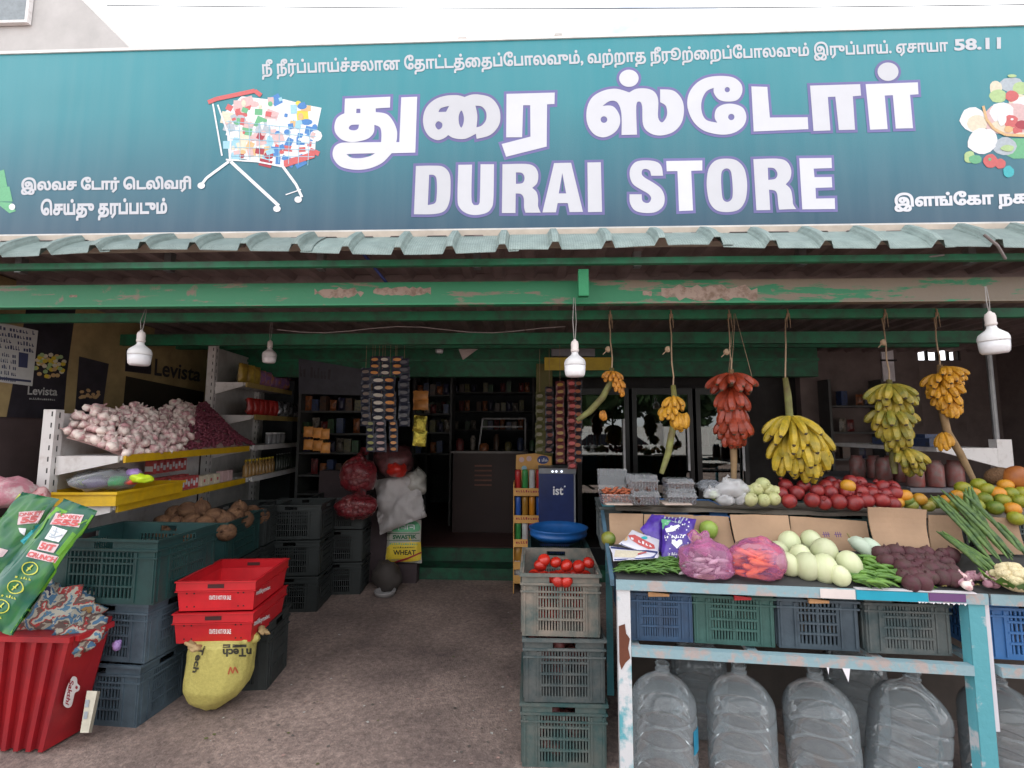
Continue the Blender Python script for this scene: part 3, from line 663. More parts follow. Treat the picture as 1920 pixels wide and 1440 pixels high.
# small hanging things under the lintel
tag(MB().use(mat('torn_paper', (.5, .42, .4), .8)).add([at(857, 648, 4.9), at(905, 648, 4.9), at(868, 675, 4.9), at(857, 648, 4.903), at(905, 648, 4.903), at(868, 675, 4.903)], [(0, 1, 2), (3, 5, 4), (0, 3, 4, 1), (1, 4, 5, 2), (2, 5, 3, 0)]).build('paper_pennant'), 'torn pinkish white paper triangle hanging from the green lintel', 'pennant')

# ---- building behind, top left, and overhead wire
bld = thing('pale_building', 'pale plastered building rising behind the sign at the top left', 'building', (-9, 9, 0))
plm = mat('pale_plaster', (.5, .48, .47), .9, var=.12, vs=2)
a0, a1, a2 = at(-500, 300, 9), at(155, 0, 9), at(255, 100, 9)
X0 = a0.x
mb = MB(); pr = [(X0, 0), (a2.x + .6, 0), (a2.x + .6, a2.z - .8), (a2.x, a2.z), (a1.x, a1.z), (a1.x - .5, a1.z + .5), (X0, a1.z + .5)]
k = len(pr); mb.add([(x, 9, z) for x, z in pr] + [(x, 13, z) for x, z in pr], [tuple(range(k)), tuple(reversed(range(k, 2 * k)))] + [(i, i + k, (i + 1) % k + k, (i + 1) % k) for i in range(k)])
part(mb, 'wall', plm, bld)
f0, f1 = at(-60, 46, 8.98), at(58, 0, 8.98)
part(MB().box(f0.x, f1.x, 8.96, 8.99, f0.z, f1.z + .5), 'window_pane', mat('dull_pane', (.2, .23, .25), .2), bld)
for a in ((f0.x, f1.x, f0.z - .06, f0.z), (f1.x, f1.x + .06, f0.z - .06, f1.z + .5)): part(MB().box(a[0], a[1], 8.9, 8.985, a[2], a[3]), 'window_frame', white, bld)
part(MB().box(at(165, 50, 8.98).x, at(168, 50, 8.98).x, 8.97, 8.998, 3, 8.5), 'drain_line', steel, bld)
mb = MB().tube([at(200, 10, 7) if i == 0 else at(200 + i * 190, 10 + 7.5 * sin(i / 10 * 3.14) - i * .4, 7) for i in range(11)], .008, 5)
tag(mb.build('overhead_wire', black), 'thin dark wire crossing the sky above the sign', 'wire')

# ---- the street behind the camera (seen in the fridge doors)
carw = mat('white_car_paint', (.8, .8, .8), .25, var=.03); glassd = mat('dark_glass', (.02, .02, .025), .08)
car = thing('parked_car', 'white parked car on the street opposite, mirrored in the fridge doors', 'car', (2.4, -5.2, 0), 0)
prof = [(-2.1, .35), (-2.15, .8), (-1.9, .98), (-1.1, 1.08), (-.6, 1.5), (.9, 1.55), (1.6, 1.15), (2.1, 1.05), (2.15, .4)]
k = len(prof); car_b = MB().add([(x, -.85, z) for x, z in prof] + [(x, .85, z) for x, z in prof], [tuple(range(k)), tuple(reversed(range(k, 2 * k)))] + [(i, i + k, (i + 1) % k + k, (i + 1) % k) for i in range(k)])
car_b.build('body', carw, car)
MB().add([(x, .856, z) for x, z in ((-.95, 1.1), (-.52, 1.44), (.1, 1.46), (.1, 1.1))], [(0, 1, 2, 3)]).build('window', glassd, car)
MB().add([(x, .856, z) for x, z in ((.18, 1.1), (.18, 1.46), (.85, 1.48), (1.35, 1.13))], [(0, 1, 2, 3)]).build('window', glassd, car)
for x in (-1.35, 1.35):
    for y in (.78, -.78): MB().tube([(x, y - .1, .32), (x, y + .1, .32)], .32, 18).build('wheel', black, car)
tr_leaf = mat('street_leaves', (.05, .1, .03), .7, vs=3, c2=(.02, .045, .015)); tr_bark = mat('street_bark', (.1, .07, .05), .9)
for i, (x, y, r_) in enumerate(((-6, -15, 2.6), (-1.5, -17, 2.8), (3.0, -15, 2.7), (8, -15.5, 3.0), (13.5, -15.5, 3.2))):
    t_ = thing('street_tree', 'leafy street tree behind the camera, ' + ['furthest left', 'second from left', 'behind the white car', 'second from right', 'furthest right'][i], 'tree', (x, y, 0), 0, 'street trees behind the camera')
    MB().tube([(0, 0, 0), (.1, 0, 1.2), (0, .1, 2.4), (.2, 0, 3.6)], [.18, .15, .12, .06], 8).build('trunk', tr_bark, t_); mb = MB()
    for k in range(2600):
        u = Vector((rnd.gauss(0, 1), rnd.gauss(0, 1), rnd.gauss(0, 1))).normalized() * r_ * rnd.uniform(.35, 1) * (1 + .35 * noise.noise(Vector((k * .01, i, 0)))); c = u + Vector((0, 0, 1.5 + r_)); 
        if c.z < .8: continue
        a = Vector((rnd.uniform(-1, 1), rnd.uniform(-1, 1), rnd.uniform(-1, 1))).normalized() * .36; b = a.cross(u).normalized() * .26; mb.add([c - a, c + b, c + a, c - b], [(0, 1, 2, 3)])
    mb.build('crown', tr_leaf, t_)
ob = thing('added_reflection_wall', 'low white wall added unseen behind the camera for the bright band in the fridge doors', 'wall', (7, -12, 0))  # unseen wall, added low and white so the fridge doors mirror a bright band
part(MB().box(-12, 22, -12.2, -12, 0, 1.75), 'wall', mat('white_wash', (.75, .74, .72), .9, var=.08), ob)
for i in range(12): part(MB().box(-12 + i * 3, -11.7 + i * 3, -12.25, -11.94, 0, 1.9), 'wall_pier', plm, ob)
# ================================================================== CRATES
def crate_mesh(w_, d, h, rows=4, grp=2, nsl=7, lo=.2, hi=.8, floor=True, flush=.0):
    """vented plastic crate; two meshes: walls with lattice, and the doubled rim"""
    mb = MB(); t_ = .008
    def side(M, L, tw):
        # M maps (u along side, v up, t outwards)
        def bx(u0, u1, v0, v1, th=t_, o=0): mb.box(u0, u1, o - th, o, v0, v1, M)
        a, b_ = -L / 2, L / 2; cl, ch = a + L * lo, a + L * hi; hb = h * .80; lb_ = h * .09; hw = .055
        bx(a, cl, 0, h); bx(ch, b_, 0, h); bx(cl, ch, 0, lb_)
        bx(cl, ch, hb, hb + h * .045); bx(cl, -hw, hb + h * .045, h - h * .05); bx(hw, ch, hb + h * .045, h - h * .05); bx(cl, ch, h - h * .05, h)
        for g_ in range(grp + 1):
            u = cl + (ch - cl) * g_ / grp; bx(u - .006, u + .006, lb_, hb, t_ + .002, .002)
        for r_ in range(1, rows):
            v = lb_ + (hb - lb_) * r_ / rows; bx(cl, ch, v - .0045, v + .0045, t_ + .004, .004)
        for g_ in range(grp):
            for s_ in range(1, nsl + 1):
                u = cl + (ch - cl) * (g_ + s_ / (nsl + 1)) / grp; bx(u - .0038, u + .0038, lb_, hb, t_ * .8, -.001)
        for u in (a + .012, cl - .012, ch + .012, b_ - .012): bx(u - .004, u + .004, .01, h * .8, .006, .0055)   # stiffening ribs
    def Mx(dx, dy, ang): return Matrix.Translation((dx, dy, 0)) @ Matrix.Rotation(ang, 4, 'Z') @ Matrix(((1, 0, 0, 0), (0, -1, 0, 0), (0, 0, 1, 0), (0, 0, 0, 1)))
    side(Mx(0, -d / 2, 0), w_ - .001, 0); side(Mx(0, d / 2, pi), w_ - .001, 0); side(Mx(w_ / 2, 0, pi / 2), d - .02, 0); side(Mx(-w_ / 2, 0, -pi / 2), d - .02, 0)
    if floor: mb.box(-w_ / 2 + .01, w_ / 2 - .01, -d / 2 + .01, d / 2 - .01, .004, .012)
    body = mb
    rim = MB()
    for z0, z1, o in ((h - .012, h + .002, .012), (h * .82, h * .82 + .010, .009), (h * .70, h * .70 + .008, .007) if rows > 2 else (h * .8, h * .81, .005)):
        for sx_ in (-1, 1):
            xa = sx_ * (w_ / 2 + .0015); xb = sx_ * (w_ / 2 + o); rim.box(min(xa, xb), max(xa, xb), -d / 2 - o, d / 2 + o, z0, z1)
            ya = sx_ * (d / 2 + .0015); yb = sx_ * (d / 2 + o); rim.box(-w_ / 2 - .0015, w_ / 2 + .0015, min(ya, yb), max(ya, yb), z0, z1)
    return body, rim
CR = {}
def crate(label, loc, rz, dims=(.36, .5, .3), m=None, group=None, kind='vented', **k):
    key = (dims, m.name, tuple(k.items()))
    if key not in CR:
        b_, r_ = crate_mesh(*dims, **k); CR[key] = (b_.mesh('crate_body', m), r_.mesh('crate_rim', m))
    t_ = thing('plastic_crate', label, 'crate', loc, rz, group); link('body', CR[key][0], t_); link('rim', CR[key][1], t_); return t_
cgrey = mat('crate_grey', (.105, .115, .112), .6, vs=9, c2=(.04, .065, .07), thr=(.35, .6), bump=.2)
cdust = mat('crate_dusty', (.23, .19, .155), .7, vs=7, c2=(.07, .1, .095), thr=(.34, .62), bump=.2)
cgreen = mat('crate_green', (.05, .13, .115), .5, vs=8, c2=(.03, .08, .07), thr=(.3, .6), bump=.15)
cteal = mat('crate_teal', (.014, .052, .05), .5, vs=6, c2=(.012, .036, .038), thr=(.3, .6), bump=.15)
cblue = mat('crate_blue', (.045, .1, .19), .5, vs=8, c2=(.035, .06, .11), thr=(.3, .6), bump=.15)
cslate = mat('crate_slate', (.08, .115, .145), .55, vs=7, c2=(.04, .06, .08), thr=(.3, .65), bump=.2)
cblack = mat('crate_black', (.03, .035, .035), .5, vs=7)
cbright = mat('crate_bright_blue', (.05, .17, .42), .45, vs=8)

# centre stack
SX, SYc = .158, 2.4 + .25
st = [(cslate, 'lowest dusty green crate of the stack of three beside the produce table', 0), (cdust, None, .305), (cdust, None, .61)]
crate('bottom crate of the dusty stack under the tomatoes, grey with teal patches', (SX + .004, SYc, 0), 0, (.40, .5, .29), mat('crate_grey_teal', (.10, .115, .105), .6, vs=5, c2=(.025, .075, .075), thr=(.38, .6), bump=.2))
crate('middle crate of the dusty stack under the tomatoes, brownish grey', (SX + .004, SYc - .006, .297), radians(.8), (.385, .5, .29), cgrey)
crate('top crate of the dusty stack, open and filled with red tomatoes', (SX - .005, SYc + .004, .594), radians(-.6), (.38, .5, .295), cdust)
crate('dark green crate standing behind the tomato crate, under the blue basin', (SX + .02, 3.22, .0), 0, (.36, .5, .3), cteal)
crate('dark green crate second from the floor, hidden behind the tomato crate', (SX + .02, 3.22, .29), 0, (.36, .5, .3), cteal)
crate('dark green crate just below the blue basin', (SX + .02, 3.22, .58), 0, (.36, .5, .29), cteal)
bas = MB().lathe([(.09, .0), (.14, .0), (.185, .03), (.19, .045), (.185, .05), (.19, .07), (.197, .08), (.19, .083), (.178, .06), (.13, .012), (.07, .01)], 40).build('blue_basin', mat('basin_blue', (.01, .09, .3), .4, var=.25), None, (SX + .03, 3.2, at(1058, 1016, 3.0).z - .03), smooth=True)
tag(bas, 'round blue plastic basin resting on the crate behind the tomatoes', 'basin')

# ---- fruit meshes
def fruit(name, r, m, dent=.12, sq=.88, nu=14, nv=9, stem=None, bump=.02, seed=0, rib=0):
    def fn(v):
        a = math.atan2(v.y, v.x); k = 1 + bump * noise.noise(v / max(r, .001) * 1.3 + Vector((seed, 0, 0))) * 2 + rib * cos(5 * a) * (1 - abs(v.z) / r * .5)
        z = v.z * sq; q = sqrt(v.x ** 2 + v.y ** 2) / r
        if v.z > 0: z -= dent * r * max(0, 1 - q * 1.8)
        return (v.x * k, v.y * k, z * k)
    mb = MB().ball((r, r, r), nu, nv, fn); me = mb.mesh(name, m, True); return me
CNT = {}
def put(name, me, loc, label, cat, group, rot=None, sc=1.): 
    o = link(name, me, None, loc, rot if rot is not None else (U(-.6, .6), U(-.6, .6), U(0, 6.3)), sc * U(.93, 1.07)); return tag(o, label, cat, group)
tomm = mat('tomato_skin', (.5, .025, .012), .25, vs=9, c2=(.36, .015, .01), thr=(.3, .7)); calyx = mat('calyx_green', (.05, .16, .03), .6)
tom = fruit('tomato', .032, tomm, .15, .86)
G = 'tomatoes heaped in the top crate of the stack'
tz = .594 + .235
k = 0
for i in range(6):
    for j in range(4):
        x, y = SX - .13 + i * .053 + U(-.008, .008), 2.45 + j * .056 + U(-.008, .008)
        put('tomato', tom, (x, y, tz + U(-.006, .012) - j * .004), 'shiny red tomato heaped in the open top crate of the dusty stack', 'tomato', G)
for px, py in ((1013, 1060), (1020, 1050), (1042, 1054), (1062, 1060), (1085, 1062), (1104, 1055)):
    put('tomato', tom, at(px, py, 2.5), 'shiny red tomato heaped in the open top crate of the dusty stack', 'tomato', G)
for px, py in ((1046, 1089), (1062, 1090)):
    put('tomato', tom, at(px, py, 2.412), 'red tomato showing through the handle slot of the top crate', 'tomato', 'tomatoes in the handle slot')
MBo = MB()
for i in range(60): MBo.ball((.03, .03, .028), 8, 5, None, Matrix.Translation((SX + U(-.14, .14), U(2.45, 2.86), .594 + U(.04, .2))))
tag(MBo.build('tomato_fill', tomm, smooth=True), 'lower tomatoes seen through the slots of the top crate', 'tomatoes', kind='stuff')
# coconuts / onions glimpsed in the lower crates
onm = mat('onion_skin', (.33, .12, .1), .4, vs=10, c2=(.2, .05, .06)); MBo = MB()
for z0 in (0, .297):
    for i in range(40): MBo.ball((.033, .033, .03), 8, 5, None, Matrix.Translation((SX + U(-.14, .14), U(2.45, 2.86), z0 + U(.04, .24))))
tag(MBo.build('onion_fill', onm, smooth=True), 'onions seen through the slots of the two lower crates of the stack', 'onions', kind='stuff')

# ================================================================== PRODUCE TABLE (rotated slightly)
TA = -.075
TL = at(1157, 1090, 2.15); T0 = Vector((TL.x, 2.15, 0)); TM = Matrix.Translation(T0) @ Matrix.Rotation(TA, 4, 'Z')
def tw(x, y, z): return TM @ Vector((x, y, z))
tblue = mat('table_paint', (.10, .36, .42), .5, vs=9, c2=(.5, .5, .52), thr=(.36, .44), bump=.25, bs=40)
tpale = mat('pale_table_paint', (.28, .42, .47), .5, vs=13, c2=(.45, .38, .36), thr=(.4, .5), bump=.2)
table = thing('produce_table', 'long angle iron produce table in chipped light blue and white paint', 'table', T0, TA)
def tb(nm, x0, x1, y0, y1, z0, z1, m=tblue): return MB().box(x0, x1, y0, y1, z0, z1).build(nm, m, table)
H0 = at(1160, 1088, 2.15).z; H1 = .662; P2 = 1.395; P3 = 3.0; DY = .88
postm = mat('white_table_paint', (.62, .62, .64), .45, vs=5, c2=(.10, .36, .42), thr=(.42, .5), bump=.2)
for x, w_, m in ((0, .055, postm), (P2, .06, tblue), (P3, .055, tblue)):
    tb('leg', x, x + w_, 0, .006, 0, H0 - .001, m); tb('leg_flange', x, x + .006, .0065, .05, 0, H0 - .001, m)
tb('leg_flange', P2 + .0615, P2 + .078, .004, .03, .42, H0 - .001, mat('white_strip', (.75, .72, .78), .5, var=.1))
for x in (.02, P2, P3): tb('leg', x, x + .04, DY, DY + .006, 0, H0 + .2)
tb('front_rail', -.005, P2 + .07, -.008, -.001, H0 - .038, H0 + .004, tpale); tb('front_rail', P2 + .08, P3, -.008, -.001, H0 - .038, H0 + .004, tpale)
tb('shelf_rail', .056, P2 - .001, -.004, .03, H1 - .035, H1 + .003, tpale); tb('shelf_rail', P2 + .097, P3, -.004, .03, H1 - .035, H1 + .003, tpale)
tb('rear_rail', 0, P3, DY - .03, DY - .001, H0 + .16, H0 + .2); 
for x in (.0, .5, 1.0, P2, 2.0, 2.5): tb('shelf_slat', x + .06, x + .10, .031, DY, H1 - .03, H1 - .012, tpale)
# tapes wrapped on the front rail and torn plastic
for x0, x1, c_, nm in ((.97, 1.24, (.01, .33, .47), 'blue_tape'), (1.245, 1.38, (.14, .06, .18), 'purple_tape'), (.83, .965, (.68, .6, .58), 'pale_tape')):
    tb(nm, x0, x1, -.0115, -.0085, H0 - .036 + (0 if nm != 'purple_tape' else .006), H0 + .001, mat(nm, c_, .35, var=.1))
tb('white_tape', .97, 1.42, -.013, .01, H0 + .0045, H0 + .008, mat('white_tape', (.75, .72, .76), .4, var=.1))
mb = MB(); 
for i in range(14):
    x = 1.2 + i * .013; mb.add([(x, -.0125, H0 - .034), (x + .013, -.0125, H0 - .034), (x + .006 + U(-.006, .006), -.0125, H0 - .038 - U(0, .007))], [(0, 1, 2)])
mb.add([(.9, -.006, H1 - .032), (.93, -.006, H1 - .032), (.92, -.008, H1 - .085)], [(0, 1, 2)]); mb.add([(.84, -.006, H1 - .032), (.85, -.006, H1 - .032), (.845, -.008, H1 - .06)], [(0, 1, 2)])
mb.build('torn_film', mat('white_tape', ()), table)
mb = MB(); vs, fs = filled([[(.004, .75), (.03, .76), (.035, .72), (.05, .70), (.042, .66), (.05, .62), (.03, .60), (.012, .57), (.004, .60)]]); mb.add([(x, -.002, z) for x, z in vs], fs); mb.build('rust_patch', mat('rust_brown', (.13, .04, .02), .8), table)
# sloping deck
SL = .20
def deckz(y): return H0 + .008 + SL * y
mb = MB(); mb.hexa([(.0, .0, H0 - .012), (P3, .0, H0 - .012), (P3, .46, deckz(.46) - .03), (.0, .46, deckz(.46) - .03)], [(.0, .0, H0), (P3, 0, H0), (P3, .46, deckz(.46) - .012), (0, .46, deckz(.46) - .012)]); mb.build('deck_board', mat('dark_deck', (.05, .05, .05), .8), table)
mb = MB(); mb.hexa([(-.03, .0, H0 - .025), (-.012, .0, H0 - .025), (-.012, .52, H0 + .19), (-.03, .52, H0 + .19)], [(-.03, .0, H0 + .004), (-.012, 0, H0 + .004), (-.012, .52, H0 + .215), (-.03, .52, H0 + .215)]); mb.build('side_rail', mat('side_rail', (.06, .12, .17), .5), table)
dn = TM.to_3x3() @ Vector((0, -SL, 1)).normalized()
def deck(px, py, up=0.):
    P0 = tw(0, 0, H0 + .006) + dn * up; d = ray(px, py); return CP + d * ((P0 - CP).dot(dn) / d.dot(dn))
# crates on the shelf
sw = .335
names = [('blue crate on the table shelf beside the white chipped leg, wood chip in its handle', cblue, .185), ('green crate on the table shelf, second from the chipped leg, red packet at its handle', cgreen, .51), ('grey blue crate on the table shelf, third from the chipped leg, wider slots', cslate, .85), ('dark brown grey crate on the table shelf, next to the turquoise middle leg', cgrey, 1.33 - .0)]
for i, (lb_, m, x) in enumerate(names):
    w_ = (.285, .335, .325, .335)[i]
    p = tw(x if i < 3 else 1.20, .30, H1 + .004); crate(lb_, p, TA + radians((1.5, -1, .5, 2)[i]), (w_, .46, .24), m, 'crates on the shelf of the produce table', **({'nsl': 4, 'lo': .25, 'hi': .75} if i == 2 else {}))
crate('blue crate on the table shelf right of the turquoise middle leg', tw(1.69, .30, H1 + .004), TA, (.34, .46, .24), cbright, 'crates on the shelf of the produce table', nsl=5)
crate('dark crate on the table shelf at the right edge of the photo', tw(2.08, .30, H1 + .004), TA, (.34, .46, .24), cgrey, 'crates on the shelf of the produce table')
def sliver(lb_, x, m, l=.09, cat='scrap', nm='wood_scrap'): o = MB().hexa([(-l / 2, -.006, -.008), (l / 2, -.006, -.004), (l / 2, .006, -.004), (-l / 2, .006, -.008)], [(-l / 2, -.006, .012), (l / 2, -.006, .006), (l / 2, .006, .006), (-l / 2, .006, .012)]).build(nm, m, None, tw(x, .05, H1 + .004 + .205), (0, 0, TA)); tag(o, lb_, cat)
sliver('tan wood scrap in the handle slot of the blue crate by the chipped leg', .185, mat('tan_wood', (.62, .34, .16), .7)); sliver('red packet corner in the handle slot of the green shelf crate', .54, mat('packet_red', (.45, .02, .03), .4), .07, 'packet', 'red_packet'); sliver('tan wood scrap in the handle slot of the grey blue shelf crate', .85, mat('tan_wood', ()), .08)
# goods inside the shelf crates (seen through slots)
MBo = MB()
for x in (.185, .51, .85, 1.2, 1.69):
    for i in range(26): MBo.ball((.035, .035, .03), 7, 5, None, TM @ Matrix.Translation((x + U(-.12, .12), U(.12, .48), H1 + U(.04, .16))))
tag(MBo.build('root_vegetables', mat('potato_skin', (.2, .14, .09), .7), smooth=True), 'root vegetables seen through the slots of the shelf crates', 'vegetables', kind='stuff')

# ---- 20 litre water bottles on the ground
def bottle20():
    pr = [(.118, .004), (.13, .01), (.137, .03), (.1395, .045)]
    z = .05
    for k in range(4):
        pr += [(.139, z), (.1405, z + .03), (.1395, z + .065), (.1375, z + .069), (.132, z + .073), (.132, z + .077), (.1375, z + .081), (.1395, z + .085)]; z += .088
    pr = [p for p in pr if p[1] < .31] + [(.1395, .315), (.139, .335), (.135, .358), (.126, .381), (.112, .402), (.092, .423), (.068, .442), (.044, .456), (.032, .466), (.028, .474), (.028, .5), (.031, .502), (.031, .51), (.027, .512), (.024, .510)]
    return MB().lathe(pr, 48, None, False)
bfilm = film('bottle_plastic', (.56, .62, .66), .15, .06, .5, (.86, .93, .96), .0)
bme = bottle20().mesh('bottle_shell', bfilm, True); lblue = mat('label_blue', (.02, .3, .5), .4, var=.2); lwh = mat('label_white', (.7, .72, .75), .5, var=.2, vs=40)
neckm = MB().lathe([(.0285, .472), (.032, .474), (.0325, .484), (.0285, .486)], 24).mesh('neck_ring', bfilm, True)
def bottle(lb_, px, lx, ly, rot=(0, 0, 0), z=0, lab=None, rz=0, sc=1.06):
    p = Vector(lx) if isinstance(lx, tuple) else None
    t_ = thing('water_bottle', lb_, 'water bottle', p, 0, 'empty water bottles under the produce table', rot=rot); t_.scale = (sc, sc, .99)
    link('bottle_shell', bme, t_); link('neck_ring', neckm, t_)
    if lab:
        a0_, a1_, z0, z1 = lab; mb = MB(); n = 10
        mb.add([(.1425 * cos(a0_ + (a1_ - a0_) * i / n), .1425 * sin(a0_ + (a1_ - a0_) * i / n), z) for z in (z0, z1) for i in range(n + 1)], [(i, i + 1, n + 2 + i, n + 1 + i) for i in range(n)]); q = mb.build('paper_label', lblue, t_)
        if a1_ - a0_ > .6:
            mb = MB(); vs, fs = filled([disc2(0, 0, 1, .6)])
            for zc, hh, nn_ in ((.75, .18, 7), (.45, .2, 9), (.18, .1, 11)):
                for i in range(nn_):
                    u0, u1 = .2 + .6 * i / nn_, .2 + .6 * (i + .7) / nn_; c0_, c1_ = a0_ + (a1_ - a0_) * u0, a0_ + (a1_ - a0_) * u1; za, zb_ = z0 + (z1 - z0) * (zc - hh / 2), z0 + (z1 - z0) * (zc + hh / 2 * (1 if i % 3 else .5))
                    mb.add([(.1435 * cos(c0_), .1435 * sin(c0_), za), (.1435 * cos(c1_), .1435 * sin(c1_), za), (.1435 * cos(c1_), .1435 * sin(c1_), zb_), (.1435 * cos(c0_), .1435 * sin(c0_), zb_)], [(0, 1, 2, 3)])
            mb.build('label_print', lwh, q)
    return t_
def bx_(px, Y): p = at(px, 1300, Y); return (p.x, Y, 0)
bottle('clear empty bottle nearest the chipped white leg, thin blue label at its side', 0, bx_(1243, 2.36), 0, lab=(-.85, -.45, .17, .27))
bottle('clear empty bottle, second from the chipped white table leg, without label', 0, bx_(1387, 2.36), 0)
bottle('clear empty bottle leaning slightly, third from the chipped white table leg', 0, (bx_(1527, 2.33)[0] + .03, 2.33, .005), 0, rot=(0, radians(-4), .4))
bottle('clear bottle tilted to the right with a broad blue label at its foot', 0, (bx_(1660, 2.26)[0] + .05, 2.26, .03), 0, rot=(radians(-6), radians(13), 0), lab=(-2.0, -1.0, .075, .17))
bottle('clear empty bottle right of the turquoise middle leg', 0, bx_(1872, 2.33), 0)
bottle('clear bottle in the second row, in the gap between the leaning and the tilted bottle', 0, bx_(1602, 2.72), 0)
bottle('clear bottle in the second row, behind the bottle nearest the chipped leg', 0, bx_(1310, 2.75), 0)
pk = mat('dull_brown_board', (.09, .07, .06), .8)
o = MB().box(0, 2.7, 0, .02, 0, .58).build('backing_board', pk, None, tw(.1, .86, 0), (0, 0, TA)); tag(o, 'dull brown board closing the back of the produce table', 'board')
o = MB().box(-.01, .01, -.5, .5, -.02, .02).build('wooden_batten', mat('old_batten', (.2, .13, .1), .8), None, (bx_(1480, 2.6)[0], 2.55, .03), (0, 0, .5)); tag(o, 'old wooden batten lying on the ground between the water bottles', 'batten')

# ---- rear tier: crates with shallow crates on top
RZ0 = 1.17
def rowY(px, yl, py=950):
    x = at(px, py, 2.15 + yl).x - T0.x; return 2.15 + yl + math.tan(TA) * x
def atR(px, py, Y): return at(px, py, rowY(px, Y - 2.15, py))
def tierx(px, py=950, Y=2.66): return at(px, py, Y)
rear = [('dark crate at the left end of the rear tier, under the dates', 1175, .33, cgrey), ('bright blue crate of the rear tier, between two dark ones', 1302, .3, cbright), ('dark green crate of the rear tier, under the white guavas', 1440, .34, cteal), ('dark green crate of the rear tier, under the red pomegranates', 1578, .36, cteal), ('dark crate of the rear tier, behind the tall cardboard', 1715, .36, cgrey), ('dark crate of the rear tier, under the limes', 1860, .38, cgrey)]
for lb_, px, w_, m in rear:
    x = (at(px, 950, 2.6).x - T0.x) / cos(TA); p = tw(x, .72, RZ0 - .23); crate(lb_, p, TA, (w_, .36, .23), m, 'crates of the rear tier of the produce table')
def rearp(px, py, Y=2.7): return at(px, py, Y)
# support frame below rear tier
o = MB().box(0, 3.0, 0, .34, 0, .03).build('tier_board', mat('dark_deck', ()), table, (0, .53, RZ0 - .264))
# sacking / paper liner on the rear tier
lin = MB(); n = 24
for i in range(n + 1):
    x = .05 + 2.9 * i / n
    for y, dz in ((.50, -.012), (.53, .004), (.86, .002)): lin.v.append((x, y, RZ0 + dz + U(-.004, .004)))
lin.f = [(i * 3 + j, i * 3 + 3 + j, i * 3 + 4 + j, i * 3 + 1 + j) for i in range(n) for j in (0, 1)]; lin.mi = [0] * len(lin.f)
o = lin.build('paper_liner', mat('liner_paper', (.28, .24, .2), .8, var=.4), None, T0, (0, 0, TA)); tag(o, 'crumpled paper liner spread over the crates of the rear tier', 'liner')

# ---- cardboard panels
cb = mat('cardboard', (.37, .235, .145), .8, vs=5, var=.18, bump=.1)
def card(lb_, pts, Yb=2.6, Yt=2.62, bend=.01, print_=False):
    """pts: photo outline tl,tr,br,bl of a leaning board"""
    P = [atR(*pts[0], Yt - .05), atR(*pts[1], Yt - .05), atR(*pts[2], Yb - .09), atR(*pts[3], Yb - .09)]; mb = MB(); n = 8; off = Vector((0, .006, 0)); V = []
    for s_ in (Vector(), off):
        for j in range(n + 1):
            v = j / n
            for i in range(n + 1):
                u = i / n; p = (P[0] * (1 - u) + P[1] * u) * (1 - v) + (P[3] * (1 - u) + P[2] * u) * v
                V.append(p + s_ + Vector((0, bend * sin(u * pi) * 1.0 + bend * .5 * sin(v * 4), U(-.0012, .0012) if j in (0, n) else 0)))
    N = (n + 1) ** 2; F_ = []
    for j in range(n):
        for i in range(n): a = j * (n + 1) + i; F_ += [(a, a + n + 1, a + n + 2, a + 1), (N + a, N + a + 1, N + a + n + 2, N + a + n + 1)]
    for i in range(n): a = i; F_.append((a, a + 1, N + a + 1, N + a)); a = n * (n + 1) + i; F_.append((a, N + a, N + a + 1, a + 1)); a = i * (n + 1); F_.append((a, N + a, N + a + n + 1, a + n + 1)); a += n; F_.append((a, a + n + 1, N + a + n + 1, N + a))
    c = sum(P, Vector()) / 4; t_ = thing('cardboard_panel', lb_, 'cardboard', c, 0, 'cardboard panels behind the vegetables')
    mb.add([p - c for p in V], F_); o = mb.build('board', cb, t_); return t_, o
card('brown cardboard panel furthest left, behind the white detergent packets', [(1142, 963), (1206, 964), (1206, 1022), (1145, 1022)])
card('brown cardboard panel behind the purple packet', [(1208, 965), (1300, 966), (1306, 1030), (1208, 1028)], 2.585, 2.6)
card('brown cardboard panel behind the green mango', [(1290, 967), (1366, 969), (1379, 1030), (1304, 1030)])
card('brown cardboard panel behind the pink bag of carrots', [(1369, 965), (1478, 967), (1490, 1030), (1382, 1030)], 2.57, 2.6)
t_, o = card('brown cardboard panel with a folded top edge, behind the pale cabbages', [(1481, 968), (1625, 978), (1640, 1045), (1490, 1035)])
mb = MB(); qp = plane(atR(1550, 1000, 2.53), (0, 1, 0))
for x in (1545, 1567):
    for k in range(3): stroke(mb, [(x - 5 + k * 4, 996), (x - 2 + k * 4, 1006)], 1.6, qp, .0165)
    stroke(mb, [(x - 7, 1001), (x + 7, 1000)], 1.4, qp, .017)
mb.build('stamped_print', mat('faded_purple_ink', (.2, .1, .25), .8), t_, -Vector(t_.location))
card('tallest brown cardboard panel, standing above the purple beetroots', [(1628, 951), (1738, 956), (1744, 1036), (1642, 1032)], 2.5, 2.52, .02)
card('brown cardboard panel half hidden by the bunch of drumsticks', [(1742, 966), (1800, 968), (1812, 1038), (1746, 1034)])
card('brown cardboard panel at the right, behind the drumstick tips', [(1828, 970), (1908, 972), (1925, 1040), (1846, 1040)])

